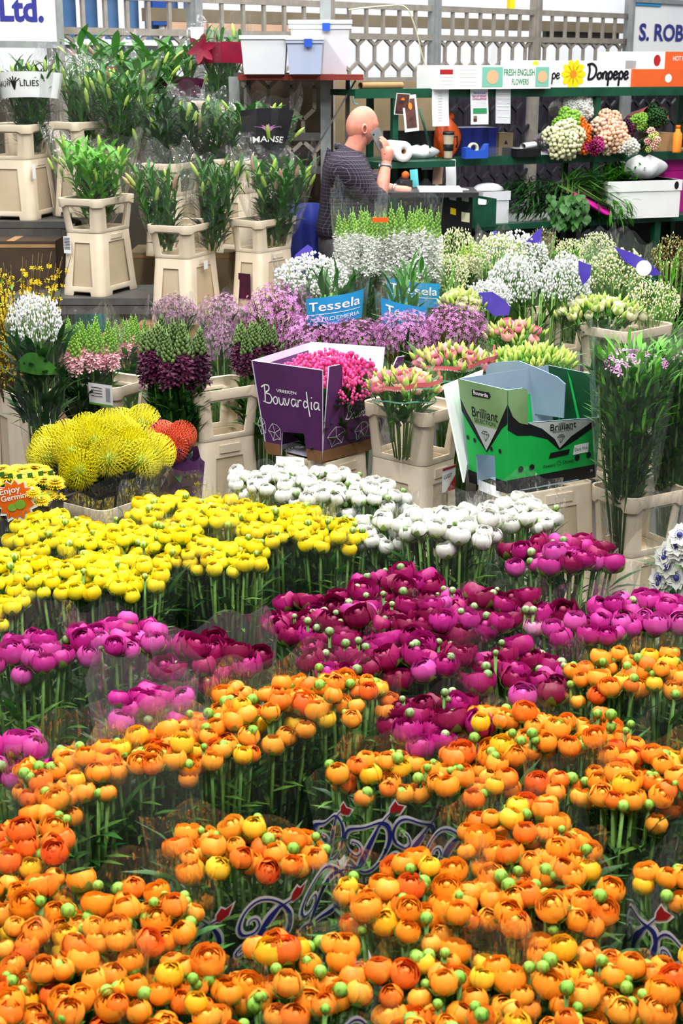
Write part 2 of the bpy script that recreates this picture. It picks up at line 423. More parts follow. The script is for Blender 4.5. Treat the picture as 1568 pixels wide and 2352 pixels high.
# blue glazed bay and the peach patch behind the fence at the left
def wpatch(name, x0, y0, x1, y1, off, th, m):
    a = FP(x0, y1, off); c = FP(x1, y0, off); s0 = (a - F0).dot(FE); s1 = (c - F0).dot(FE)
    return fslab(name, s0, s1, a.z, c.z, off, th, m), s0, s1, a.z, c.z
o, s0, s1, z0, z1 = wpatch('window_1', 120, 100, 452, -30, -2.5, .05, 'glassblue'); struct(o)
b = MB()
for i in range(8):
    s = s0 + (s1 - s0) * i / 7; b.bar(fpt(s, z0, -2.44), fpt(s, z1, -2.44), .05, .05)
for z in (z0, z0 + .28, z1): b.bar(fpt(s0, z, -2.44), fpt(s1, z, -2.44), .05, .05)
fr = b.obj('window_frame', MT['wallwhite'], smooth=False); M = o.matrix_world.copy(); fr.parent = o
struct(wpatch('trim_2', 380, 78, 474, 34, -2.4, .05, 'peachwall')[0]); struct(wpatch('trim_3', 478, 74, 722, 34, -2.4, .05, 'peachwall')[0])
struct(wpatch('trim_4', 350, 58, 392, 0, -2.38, .05, 'bluepaint')[0])
struct(wpatch('trim_5', 1172, 24, 1182, -20, -2.3, .05, 'sunyellow')[0])
struct(wpatch('trim_6', 1255, 105, 1420, 48, -.6, .05, 'fencedark')[0])
# ---- the iron fence: posts, rails and one grille per bay
fence = thing('iron_fence', 'grey iron fence of posts, bars and hexagon cells closing off the back of the stall', 'fence', fpt(0, 0), 0)
fence_inv = Matrix.Translation(-fpt(0, 0))
def fput(b, name, m='fence'): return b.obj(name, MT[m], fence, False, fence_inv)
posts = [130, 450, 752, 996, 1226, 1440, 1600]
ps = [fs_(q) for q in posts]
for i, s in enumerate(ps):
    b = MB(); b.bar(fpt(s, 0), fpt(s, 2.75), .10, .08, up=FN)
    b.bar(fpt(s - .03, 0, .05), fpt(s - .03, 2.75, .05), .02, .03, up=FN); fput(b, 'post', 'galv' if i % 2 else 'fence')
for z, t in ((2.49, .05), (2.24, .05), (1.88, .04)):
    b = MB(); b.bar(fpt(ps[0], z), fpt(ps[-1] + 1, z), t, .04, up=FN); fput(b, 'rail')
PT, HB, HA = .205, .072, .14
def hexes(b, s0, s1, ztop, zbot, pt, hb, ha, w, off=0., pf=fpt, up=FN):
    n = max(1, round((s1 - s0) / pt)); pt = (s1 - s0) / n; z = ztop; k = 0
    while z > zbot + .02:
        sh = .5 if k % 2 == 0 else 0.
        zz = max(z - hb, zbot)
        for i in range(n):
            c = s0 + pt * (i + .5) if sh else s0 + pt * i
            for q in (-.5, .5):
                e = c + q * pt
                if s0 - .001 <= e <= s1 + .001: b.bar(pf(e, z, off), pf(c, zz, off), w, w, up=up)
            if zz - ha > zbot - .3: b.bar(pf(c, zz, off), pf(c, max(zz - ha, zbot), off), w, w, up=up)
        z = zz - ha; k += 1
for i in range(len(ps) - 1):
    b = MB(); s0, s1 = ps[i] + .05, ps[i + 1] - .05; n = round((s1 - s0) / PT)
    for j in range(1, n):
        s = s0 + (s1 - s0) * j / n; b.bar(fpt(s, 2.24), fpt(s, 2.49), .028, .028, up=FN)
    hexes(b, s0, s1, 2.24, 1.9, PT, HB, HA, .026)
    fput(b, 'grille_panel')
for i in range(3, len(ps) - 1):
    b = MB(); hexes(b, ps[i] + .05, ps[i + 1] - .05, 1.86, .7, PT, HB, HA, .028); fput(b, 'lower_grille', 'blacksoft')  # black paints these cells as silhouettes; their shade is in the colour
# darker grille panel nearer, below the red shelf, with the boards stored behind it
GY = 10.0
def gpt(x, z, off=0.): return Vector((x, GY - off, z))
gx0, gx1 = PY(540, 300, GY).x, PY(748, 300, GY).x
gz0, gz1 = PY(640, 390, GY).z, PY(640, 176, GY).z
g = thing('grille_panel', 'dark hexagon iron grille panel standing behind the lilies under the red shelf', 'grille', (0, GY, 0))
gi = Matrix.Translation((0, -GY, 0))
b = MB(); UPY = (0, 1, 0)
hexes(b, gx0, gx1, gz1, gz0, .165, .07, .14, .026, pf=gpt, up=UPY)
b.obj('hexagon_cells', MT['fence'], g, False, gi)
for z in (gz1, gz0 + .22, gz0):
    b = MB(); b.bar(gpt(gx0, z), gpt(gx1, z), .05, .05, up=UPY); b.obj('rail', MT['fencedark'], g, False, gi)
for x in (gx0, gx1):
    b = MB(); b.bar(gpt(x, 0), gpt(x, gz1 + (.75 if x == gx1 else 0)), .07, .07, up=UPY); b.obj('post', MT['galv'], g, False, gi)
def slab(name, label, cat, lo, hi, m, bev=.0):
    b = MB(); c = [(p + q) / 2 for p, q in zip(lo, hi)]; d = [q - p for p, q in zip(lo, hi)]
    b.box((0, 0, d[2] / 2), d); o = b.obj(name, MT[m], smooth=False); o.location = (c[0], c[1], lo[2])
    return tag(o, label, cat) if label else o
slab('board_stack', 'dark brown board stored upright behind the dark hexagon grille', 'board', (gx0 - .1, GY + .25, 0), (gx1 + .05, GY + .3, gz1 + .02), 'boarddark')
slab('plywood_sheet', 'tan plywood sheet standing behind the man by the post', 'board', (PY(770, 300, 10.9).x, 10.9, 0), (PY(1002, 300, 10.9).x, 10.94, PY(800, 186, 10.9).z), 'board')
# ---- signs
def sign(name, label, x0, y0, x1, y1, off, txt, tx, ty, th, tw, bold):
    a, c = FP(x0, y1, off), FP(x1, y0, off); s0 = (a - F0).dot(FE); s1 = (c - F0).dot(FE); z0, z1 = a.z, c.z
    t = thing(name, label, 'sign', fpt((s0 + s1) / 2, z0, off)); inv = Matrix.Translation(-t.location)
    b = MB(); M = Matrix((FE, -FN, Vector((0, 0, 1)))).transposed()
    b.box(fpt((s0 + s1) / 2, (z0 + z1) / 2, off - .015), (s1 - s0, .03, z1 - z0), 0, M); b.obj('board', MT['signwhite'], t, False, inv)
    b = MB()
    for p, q in (((s0, z0), (s1, z0)), ((s0, z1), (s1, z1)), ((s0, z0), (s0, z1)), ((s1, z0), (s1, z1))):
        b.bar(fpt(p[0], p[1], off), fpt(q[0], q[1], off), .045, .05, up=FN)
    b.obj('frame', MT['galv'], t, False, inv)
    p = FP(tx, ty, off); b = MB(); mp = frame(fpt((p - F0).dot(FE), p.z, off), FE, (0, 0, 1)); sc = scale_at(p)
    text_to(b, txt, lambda x, y: mp(x, y, .006), 0, 0, th / sc, tw, 0, bold); b.obj('lettering', MT['navy'], t, False, inv)
    return t
sign('stall_sign', 'white stall sign ending in navy Ltd. above the lilies', -120, -75, 128, 100, .12, 'Ltd.', 48, 22, 78, None, .035)
p0, p1 = FP(1464, 80, .12), FP(1566, 80, .12)
t = sign('stall_sign', 'white stall sign with navy S. ROB lettering above the orange boxes', 1445, 14, 1720, 128, .12, 'S. ROB', 1518, 77, 50, (p1 - p0).length, .03)
b = MB(); a, c = FP(1458, 12, .12), FP(1518, -18, .12); M = Matrix((FE, -FN, Vector((0, 0, 1)))).transposed()
b.box((a + c) / 2, ((c - a).dot(FE), .03, c.z - a.z), 0, M); b.obj('blue_header', MT['cyan'], t, False, Matrix.Translation(-t.location))
# ---------------------------------------------------------------- prototypes of blooms, buds, stems (meshes shared by all copies)
def ranunculus(mb, R, layers, per, tend, flare=0., seed=0, m=0, mc=1, hole=.3, tilt=0.):
    """concentric cupped petals round a centre; calyx of green sepals below"""
    r = random.Random(seed); k0 = len(mb.v)
    for L in range(layers):
        f = L / max(1, layers - 1); rr = R * (1 - .62 * f)
        te = tend * (1 - f) + hole * f                    # polar angle (from the top) at which the petal ends
        for j in range(per):
            ph = 2 * pi * (j + r.random() * .35 + L * .37) / per; hw = (pi / per) * r.uniform(1.15, 1.45)
            tj = te * r.uniform(.85, 1.18); rj = rr * r.uniform(.96, 1.05); fl = flare * (1 - f) * r.uniform(.6, 1.3)
            def fn(s, t, ph=ph, hw=hw, tj=tj, rj=rj, fl=fl):
                th = pi * .93 + (tj - pi * .93) * t
                q = (s - .5) * 2; wv = sin(pi * min(.5 + .0, t * .62 + .12)) * (1 - .22 * t ** 4)
                a = ph + q * hw * wv; e = rj * (1 + .05 * q * q * t + fl * t ** 3 + .035 * sin(5 * a + L) * t)
                drop = q * q * .16 * t ** 3
                th2 = th + drop
                return Vector((e * sin(th2) * cos(a), e * sin(th2) * sin(a), e * .88 * cos(th2)))
            mb.patch(fn, 4, 5, m)
    mb.ball((0, 0, R * .22), R * .3, 6, 4, m)
    for j in range(5):
        a = 2 * pi * j / 5 + r.random(); c, s = cos(a), sin(a)
        def fs(s_, t, c=c, s=s):
            th = pi * .97 - 1.25 * t; q = (s_ - .5) * .85 * sin(pi * min(.95, .2 + .75 * t)); e = R * (1.05 + .12 * t * t)
            x, y, z = e * sin(th), q * R, e * .88 * cos(th)
            return Vector((x * c - y * s, x * s + y * c, z))
        mb.patch(fs, 2, 3, mc)
    if tilt:
        M = Matrix.Rotation(tilt, 4, Vector((cos(seed), sin(seed), 0)))
        for i in range(k0, len(mb.v)): mb.v[i] = tuple(M @ Vector(mb.v[i]))
    for i in range(k0, len(mb.v)): v = mb.v[i]; mb.v[i] = (v[0], v[1], v[2] + R * .8)
def bloom_set(name, petal, R, openness, n=5, centre='calyx'):
    out = []
    for i in range(n):
        o = openness[i % len(openness)]; b = MB()
        te = .42 + .75 * o; hole = .2 + .35 * o
        ranunculus(b, R * (.88 + .3 * o), 4 if o < .4 else 5, 4 + (o > .3), te, .12 * o, 11 * i + hash_s(name), 0, 1, hole, rnd(.1, .5) * (1 if i % 2 else -1))
        out.append(b.mesh(name, [MT[petal], MT[centre]]))
    return out
def hash_s(s): return sum(ord(c) * (i + 3) for i, c in enumerate(s)) % 97
BL = {
    'orange': bloom_set('orange_bloom', 'orange', .0245, [.15, .3, .05, .5, .7, .2], 6),
    'yellow': bloom_set('yellow_bloom', 'yellow', .0245, [.1, .25, .05, .45, .2], 5),
    'white': bloom_set('white_bloom', 'white', .027, [.15, .3, .05, .5], 4),
    'magenta': bloom_set('magenta_bloom', 'magenta', .031, [.6, .8, .35, .7, .95], 5),
    'hotpink': bloom_set('hotpink_bloom', 'hotpink', .030, [.2, .45, .3, .6], 4),
    'golden': bloom_set('golden_bloom', 'golden', .0245, [.15, .4, .1], 3),
    'redorange': bloom_set('redorange_bloom', 'redorange', .0255, [.6, .4], 2),
    'palepink': bloom_set('palepink_bloom', 'palepink', .030, [.6], 1),
}
def bud_mesh(name, r, m1, m2):
    b = MB(); b.ball((0, 0, r * .9), r, 8, 6, 0, (1, 1, .92))
    for j in range(5):
        a = 2 * pi * j / 5
        def fs(s_, t, a=a):
            th = pi * .98 - 2.2 * t; q = (s_ - .5) * 1.0 * sin(pi * min(.98, .15 + .8 * t)); e = r * 1.06
            x, y, z = e * sin(th), q * r * .8, e * .95 * cos(th)
            return Vector((x * cos(a) - y * sin(a), x * sin(a) + y * cos(a), z + r * .9))
        b.patch(fs, 2, 3, 1)
    return b.mesh(name, [MT[m1], MT[m2]])
BUD = {'bud': bud_mesh('bud', .0125, 'bud', 'calyx'), 'yellow': bud_mesh('bud', .0115, 'lime', 'calyx'), 'orange': bud_mesh('bud', .0135, 'limegreen', 'calyx')}
def stem_mesh(i):
    b = MB(); a, c = rnd(-.03, .03), rnd(-.03, .03)
    b.tube([(0, 0, .006), (a * .3, c * .3, -.25), (a * .6, c * .6, -.55), (0, 0, -1)], [.0042, .0042, .0042, .004], 5, 0)
    for k in range(2):
        z = -rnd(.12, .4); q = rnd(0, 6.28)
        b.leaf((a * .4, c * .4, z), (cos(q), sin(q), .9), .07, .012, .3, 0, 2)
    return b.mesh('stem', [MT['stem']])
STEM = [stem_mesh(i) for i in range(3)]
def foliage_mesh(seed, R, z0, z1, n, L, W, m='leaf', up=1.):
    r = random.Random(seed); b = MB()
    for _ in range(n):
        a = r.uniform(0, 6.28); q = R * sqrt(r.random()) * .9; z = r.uniform(z0, z1)
        b.leaf((q * cos(a), q * sin(a), z), (cos(a) * r.uniform(.2, .9), sin(a) * r.uniform(.2, .9), up * r.uniform(.5, 1.2)), L * r.uniform(.6, 1.3), W * r.uniform(.6, 1.3), r.uniform(.1, .6), 0, 3)
    return b.mesh('foliage', [MT[m]])
FOL = [foliage_mesh(i, .13, .16, .56, 140, .10, .020, 'leafdark' if i < 2 else 'leaf') for i in range(3)]
def wrapS(rb, rt, zb, zt, seed, ex=1., ey=1., fin=.10, wav=.035, jag=.035, lean=(0, 0), a0=.0, p=.75):
    """surface of a plastic sleeve: a = turn 0..1, t = height 0..1"""
    r = random.Random(seed); f1, f2, f3 = r.uniform(0, 6), r.uniform(0, 6), r.uniform(0, 6)
    def Sf(a, t, off=0.):
        w = 2 * pi * a
        q = rb + (rt - rb) * t ** p
        q *= 1 + wav * t * (sin(5 * w + f1) + .6 * sin(9 * w + f2 + 2 * t))
        for c in (a0, a0 + .5):
            d = abs((a - c + .5) % 1 - .5); q *= 1 + fin * t * exp(-(d / .018) ** 2)
        q += off
        z = zb + (zt + jag * (sin(2 * w + f3) + .5 * sin(7 * w + f1)) - zb) * t
        return Vector((q * cos(w) * ex + lean[0] * t, q * sin(w) * ey + lean[1] * t, z))
    return Sf
def sleeve(parent, Sf, m='film', name='sleeve', nu=56, nv=7, t1=1.):
    b = MB(); b.patch(lambda s, t: Sf(s, t * t1), nu, nv, 0, True)
    return b.obj(name, MT[m], parent)
# printed swash initial with a tulip, as on the ranunculus sleeves
D_ST = [
    (smooth2([(.33, .04), (.45, .28), (.60, .58), (.78, .86)]), (.05, .11, .10, .035)),
    (smooth2([(.20, .10), (.45, .02), (.75, .10), (.96, .38), (.95, .70), (.74, .92), (.45, .93), (.18, .78), (.07, .55), (.14, .36), (.32, .32), (.43, .44), (.38, .58), (.26, .58), (.24, .50)]), (.05, .05, .06, .09, .08, .05, .045, .05, .06, .05, .04, .04, .035, .03, .02)),
    (smooth2([(.36, .06), (.16, .16), (.0, .10), (.03, .0), (.18, .02), (.34, .06)]), (.045, .04, .04, .04, .04, .045)),
    (smooth2([(.70, .76), (.84, .88), (.98, .96)]), (.05, .04, .03)),
]
TULIP = [(.96, .93), (1.02, .90), (1.16, .94), (1.24, 1.10), (1.12, 1.08), (1.06, 1.16), (.98, 1.06)]
def d_logo(parent, Sf, ac, tc, H, circ, hgt, name='printed_logo'):
    def mp(h): return lambda x, y: Sf(ac + (x - .5) * H / circ, tc + (y - .5) * H / hgt, h)
    b = MB()
    def wid(ws, n, k): return [k + (ws[min(int(i / n * (len(ws) - 1)), len(ws) - 2)] * (1 - (i / n * (len(ws) - 1)) % 1) + ws[min(int(i / n * (len(ws) - 1)) + 1, len(ws) - 1)] * ((i / n * (len(ws) - 1)) % 1)) for i in range(n)]
    for pts, ws in D_ST: b.ribbon(pts, wid(ws, len(pts), .075), mp(.0012), 1)
    for pts, ws in D_ST: b.ribbon(pts, wid(ws, len(pts), -.008), mp(.0030), 0)
    cx = sum(p[0] for p in TULIP) / len(TULIP); cy = sum(p[1] for p in TULIP) / len(TULIP)
    b.poly([mp(.0014)(cx + (x - cx) * 1.3, cy + (y - cy) * 1.3) for x, y in TULIP], 1)
    b.poly([mp(.0024)(x, y) for x, y in TULIP], 2)
    text_to(b, 'Daniel Flowers', mp(.0016), .5, -.16, .17, 1.0, 3, .01)
    return b.obj(name, [MT['navy'], MT['paper'], MT['red'], MT['salmonprint']], parent)
mat('salmonprint', 'E9B7B4', .5)
NB = [0]
def bunch(label, px, py, h, rx, kind, ry=None, n=None, nb=6, sl=True, group=None, dome=.02, budk=None, logos=(), sp=.0, name=None, filmk='film', rise=.03, budrise=.02, mix=None, swrap=None, bs=1., base=0.):
    """a sleeve of ranunculus standing on the floor; centre of its flower heads seen at px, py at height h"""
    NB[0] += 1; seed = NB[0] * 13; r = random.Random(seed)
    c = P(px, py, h); s = scale_at(c); rx = rx / s; ry = ry or rx
    cap = {'w': 'white', 'y': 'yellow'}
    t = thing(name or kind_name(kind), label, 'flowers', (c.x, c.y, base), 0, group)
    sp = sp or {'orange': .0425, 'yellow': .041, 'white': .045, 'magenta': .054, 'hotpink': .051}[kind]
    pts = []; rows = int(ry / (sp * .86)) + 1; ro = r.random()
    for i in range(-rows, rows + 1):
        for j in range(-int(rx / sp) - 1, int(rx / sp) + 2):
            x = (j + (.5 if i % 2 else 0) + r.uniform(-.24, .24)) * sp; y = (i + r.uniform(-.24, .24)) * sp * .86
            if (x / rx) ** 2 + (y / ry) ** 2 < 1: pts.append((x, y))
    def place(x, y, z, me, nm, st, sc, dark=False):
        top = Vector((x, y, z)); q = .42
        bs = Vector((x * q, y * q, .0)); d = (top - bs); Ln = d.length; d.normalize()
        d2 = (d + Vector((r.gauss(0, .10), r.gauss(0, .10), 0))).normalized()
        OM = Matrix.Translation(top) @ zto(d2, r.uniform(0, 6.28)) @ Matrix.Scale(sc, 4); o = put(me, nm, t, OM)
        # the stem leaves the bloom and runs to the foot of the bunch
        sm = put(STEM[r.randrange(3)], 'stem', o)
        wm = Matrix.Translation(top) @ zto(d, r.uniform(0, 6.28)) @ Matrix.Diagonal((1, 1, Ln - .01, 1))
        sm.matrix_local = OM.inverted() @ wm
    hb = h - base
    for k, (x, y) in enumerate(pts):
        e = (x / rx) ** 2 + (y / ry) ** 2
        z = hb + dome * (1 - e) + r.uniform(-.6, .5) * rise * (1.7 if kind in ('orange', 'white') else 1.3) - .015
        kk = mix(r) if mix else kind
        if kind == 'orange' and r.random() < .12: kk = 'golden' if r.random() < .72 else 'redorange'
        place(x, y, z, r.choice(BL[kk]), 'flower', None, r.uniform(.82, 1.14) * bs)
    for k in range(int(nb * 1.15)):
        a = r.uniform(0, 6.28); q = sqrt(r.random()); x, y = rx * q * cos(a), ry * q * sin(a)
        z = hb + dome * (1 - q * q) + budrise * r.uniform(-.8, 1.3)
        place(x, y, z, BUD[budk or ('bud' if kind in ('magenta', 'hotpink', 'white') else kind)], 'bud', None, r.uniform(.55, 1.05))
    f = put(FOL[r.randrange(3)], 'foliage', t, Matrix.Diagonal((rx / .13, ry / .13, hb / .62, 1)) @ Matrix.Rotation(r.uniform(0, 6), 4, 'Z'))
    if sl:
        swrap = swrap if swrap is not None else (.02 if logos else r.choice((.0, .02, .035, .06)))
        # foot radius is given in the scaled frame, so the sleeve narrows to the stems
        Sf = wrapS(.42, 1., .0, hb + swrap, seed, rx + .03, ry + .03, .16, .022, .03, a0=r.uniform(0, .5), p=.8)
        so = sleeve(t, Sf, filmk)
        for (ac, tc, H) in logos:
            d_logo(so, Sg2(Sf), ac, tc, H, 2 * pi * (rx + .03), hb + swrap)
    return t
def Sg2(Sf): return lambda a, t_, off=0.: Sf(a, t_) + Vector((cos(2 * pi * a) * off, sin(2 * pi * a) * off, 0))
def kind_name(k): return {'orange': 'orange_ranunculus_bunch', 'yellow': 'yellow_ranunculus_bunch', 'white': 'white_ranunculus_bunch', 'magenta': 'magenta_ranunculus_bunch', 'hotpink': 'pink_ranunculus_bunch'}[k]
# ---------------------------------------------------------------- the field of ranunculus bunches, from the back to the front row
GY_, GW_, GM_, GP_, GO_ = 'yellow ranunculus bunches', 'white ranunculus bunches', 'dark magenta ranunculus bunches', 'bright pink ranunculus bunches', 'orange ranunculus bunches'
LG1 = [(.66, .80, .115), (.75, .80, .12), (.84, .80, .115)]
mixM = lambda r: 'magenta' if r.random() < .82 else 'hotpink'
mixP = lambda r: 'hotpink' if r.random() < .9 else 'magenta'
# white
bunch('white ranunculus bunch in clear film below the purple box', 628, 1112, .69, 100, 'white', group=GW_, nb=5)
bunch('white ranunculus bunch in the middle of the back white row', 752, 1128, .69, 98, 'white', group=GW_, nb=6)
bunch('white ranunculus bunch under the pink lisianthus bucket', 860, 1150, .68, 82, 'white', group=GW_, nb=8)
bunch('greenish white ranunculus bunch just behind the last yellow heads', 872, 1228, .66, 88, 'white', group=GW_, nb=14)
bunch('large-headed white ranunculus bunch, front of the white ones', 1030, 1222, .70, 118, 'white', group=GW_, nb=8, sp=.049, bs=1.18)
bunch('white ranunculus bunch in tall film under the green box', 1185, 1192, .68, 92, 'white', group=GW_, nb=6, swrap=.085)
# yellow
bunch('yellow ranunculus bunch at the back, beside the tall protea film', 392, 1182, .69, 100, 'yellow', group=GY_, nb=9, swrap=.085)
bunch('yellow ranunculus bunch in front of the leftmost white bunch', 520, 1185, .69, 100, 'yellow', group=GY_, nb=9)
bunch('yellow ranunculus bunch touching the white row from the front', 640, 1208, .69, 100, 'yellow', group=GY_, nb=9)
bunch('yellow ranunculus bunch at the right end of the yellow field', 755, 1226, .68, 92, 'yellow', group=GY_, nb=9)
bunch('yellow ranunculus bunch in front of the gerbera box', 118, 1232, .67, 110, 'yellow', group=GY_, nb=9)
bunch('yellow ranunculus bunch in the middle of the yellow field', 258, 1248, .67, 108, 'yellow', group=GY_, nb=9)
bunch('yellow ranunculus bunch behind the one with bare stems', 398, 1256, .67, 100, 'yellow', group=GY_, nb=9)
bunch('yellow ranunculus bunch with long bare stems showing below it', 522, 1282, .66, 100, 'yellow', group=GY_, nb=9)
bunch('yellow ranunculus bunch at the left edge behind bright pink ones', 30, 1322, .65, 108, 'yellow', group=GY_, nb=9)
bunch('yellow ranunculus bunch above the gap between the two bright pink bunches', 170, 1332, .65, 110, 'yellow', group=GY_, nb=9)
bunch('yellow ranunculus bunch in shiny film above the bright pink heads', 292, 1328, .65, 95, 'yellow', group=GY_, nb=9)
bunch('small yellow ranunculus bunch lowest at the left edge', -20, 1402, .63, 80, 'yellow', group=GY_, nb=4)
# magenta and pink
bunch('pinkish magenta ranunculus bunch on long pale stems below the white ones', 1288, 1288, .66, 132, 'magenta', ry=.11, group=GM_, nb=8, mix=lambda r: 'hotpink' if r.random() < .6 else 'magenta', logos=[(.68, .66, .11), (.79, .66, .11), (.90, .70, .11)])
bunch('dark magenta ranunculus bunch with tall green buds, farthest of the dark ones', 900, 1366, .63, 95, 'magenta', group=GM_, nb=12, mix=mixM, budrise=.03)
bunch('dark magenta ranunculus bunch at the left of the dark patch', 718, 1424, .62, 104, 'magenta', group=GM_, nb=9, mix=mixM, budrise=.03)
bunch('dark magenta ranunculus bunch in the middle of the dark patch', 852, 1446, .62, 108, 'magenta', group=GM_, nb=11, mix=mixM, budrise=.035)
bunch('wine red ranunculus bunch at the right of the dark patch', 1000, 1430, .62, 108, 'magenta', group=GM_, nb=12, mix=mixM, budrise=.035)
bunch('wine red ranunculus bunch with open double heads beside the pinker bunch', 1148, 1412, .63, 100, 'magenta', group=GM_, nb=6, budrise=.03)
bunch('dark magenta ranunculus bunch just behind the orange hump', 800, 1520, .60, 108, 'magenta', group=GM_, nb=9, mix=mixM, budrise=.035)
bunch('dark magenta ranunculus bunch with long-necked green buds in its middle', 968, 1520, .60, 108, 'magenta', group=GM_, nb=12, mix=mixM, budrise=.04)
bunch('dark magenta ranunculus bunch with the largest open heads', 1190, 1555, .60, 125, 'magenta', group=GM_, nb=9, mix=mixM, sp=.06, budrise=.04)
bunch('dark magenta ranunculus bunch nearest of the dark ones, between two orange fields', 1012, 1668, .57, 118, 'magenta', group=GM_, nb=12, mix=mixM, budrise=.035)
bunch('pink ranunculus bunch with one pale pink head at its edge', 1330, 1452, .62, 105, 'hotpink', group=GP_, nb=9, mix=lambda r: 'palepink' if r.random() < .12 else ('hotpink' if r.random() < .75 else 'magenta'))
bunch('pink ranunculus bunch at the right edge behind the orange ones', 1488, 1418, .63, 110, 'hotpink', group=GP_, nb=7)
bunch('bright pink ranunculus bunch in clear film, front of the pink at the left edge', 60, 1520, .60, 125, 'hotpink', group=GP_, nb=3, sp=.053, swrap=.085)
bunch('bright pink ranunculus bunch with bare stems under large heads', 272, 1474, .61, 108, 'hotpink', group=GP_, nb=4, sp=.054, mix=mixP)
bunch('dark magenta ranunculus bunch half hidden in reflecting film beside the bright pink', 492, 1528, .59, 118, 'magenta', ry=.09, group=GM_, nb=5, filmk='filmsoft', swrap=.085)
bunch('pink ranunculus bunch veiled by film behind the long orange row', 330, 1632, .57, 100, 'hotpink', ry=.09, group=GP_, nb=5, filmk='filmsoft', swrap=.085)
bunch('pink ranunculus bunch low at the left edge behind orange', 40, 1752, .54, 110, 'hotpink', ry=.09, group=GP_, nb=4)
# orange
bunch('orange ranunculus bunch forming the hump at the right end of the long row', 776, 1604, .60, 118, 'orange', group=GO_, nb=8)
bunch('orange ranunculus bunch just left of the hump', 620, 1640, .59, 118, 'orange', group=GO_, nb=8)
bunch('orange ranunculus bunch in the middle of the long row', 470, 1706, .58, 125, 'orange', group=GO_, nb=10)
bunch('orange ranunculus bunch second from the left end of the long row', 330, 1748, .57, 118, 'orange', group=GO_, nb=10, filmk='filmsoft')
bunch('orange ranunculus bunch at the left end of the long row', 170, 1796, .56, 128, 'orange', group=GO_, nb=11, swrap=.085)
bunch('orange ranunculus bunch at the back of the right-hand field', 1392, 1560, .61, 105, 'orange', group=GO_, nb=10)
bunch('orange ranunculus bunch at the right edge, farthest row', 1530, 1560, .61, 110, 'orange', group=GO_, nb=9)
bunch('orange ranunculus bunch beside the nearest dark magenta one', 1190, 1690, .58, 118, 'orange', group=GO_, nb=11)
bunch('orange ranunculus bunch with long green stems, middle of the right-hand field', 1345, 1690, .58, 118, 'orange', ry=.09, group=GO_, nb=11)
bunch('orange ranunculus bunch at the right edge, second row', 1520, 1790, .56, 115, 'orange', group=GO_, nb=10)
bunch('orange ranunculus bunch in a sleeve with three swash initials, left of its pair', 880, 1782, .56, 122, 'orange', ry=.085, group=GO_, nb=10, logos=[(.58, .80, .11), (.70, .76, .12), (.83, .76, .12)])
bunch('orange ranunculus bunch in a printed sleeve, right of its pair', 1075, 1792, .56, 122, 'orange', ry=.085, group=GO_, nb=10, logos=[(.68, .76, .12), (.81, .76, .12), (.94, .84, .11)])
bunch('orange ranunculus bunch at the right, before the last printed sleeve', 1438, 1830, .55, 105, 'orange', group=GO_, nb=10)
bunch('small orange ranunculus bunch between the printed pair and the right edge', 1290, 1822, .54, 60, 'orange', group=GO_, nb=4)
bunch('red-orange ranunculus bunch at the left edge, middle row', 48, 1950, .53, 125, 'orange', group=GO_, nb=9, mix=lambda r: 'redorange' if r.random() < .4 else 'orange')
bunch('orange ranunculus bunch in the boldest printed sleeve with three blue initials', 560, 1962, .53, 190, 'orange', ry=.10, group=GO_, nb=10, logos=[(.55, .80, .11), (.665, .79, .12), (.79, .79, .12), (.905, .80, .12)], filmk='filmbright', swrap=.03)
bunch('orange ranunculus bunch behind the wide front right mass', 1200, 1942, .54, 155, 'orange', group=GO_, nb=10)
bunch('orange ranunculus bunch in its own printed sleeve at the right edge', 1570, 2040, .52, 95, 'orange', group=GO_, nb=6, logos=[(.55, .78, .12), (.70, .74, .12)], filmk='filmbright')
bunch('orange ranunculus bunch left part of the front right mass', 945, 2080, .52, 155, 'orange', group=GO_, nb=13)
bunch('orange ranunculus bunch right part of the front right mass', 1250, 2075, .52, 155, 'orange', group=GO_, nb=14)
bunch('orange ranunculus bunch at the left edge, row before the last', 60, 2110, .51, 150, 'orange', group=GO_, nb=10)
bunch('orange ranunculus bunch before the boldest printed sleeve, left side', 300, 2130, .51, 150, 'orange', group=GO_, nb=12)
bunch('orange ranunculus bunch in the bottom left corner', 120, 2300, .49, 185, 'orange', group=GO_, nb=11)
bunch('orange ranunculus bunch at the bottom edge, second from the bottom left corner', 420, 2310, .49, 160, 'orange', group=GO_, nb=11)
bunch('orange ranunculus bunch under the boldest printed sleeve, bottom centre', 690, 2265, .49, 150, 'orange', group=GO_, nb=11, logos=[(.86, .86, .12), (.99, .88, .12)])
bunch('orange ranunculus bunch in the middle of the bottom edge', 1030, 2300, .49, 175, 'orange', group=GO_, nb=13)
bunch('orange ranunculus bunch right of centre at the bottom edge', 1300, 2280, .49, 165, 'orange', group=GO_, nb=13)
bunch('orange ranunculus bunch in the bottom right corner', 1540, 2290, .49, 140, 'orange', group=GO_, nb=10)
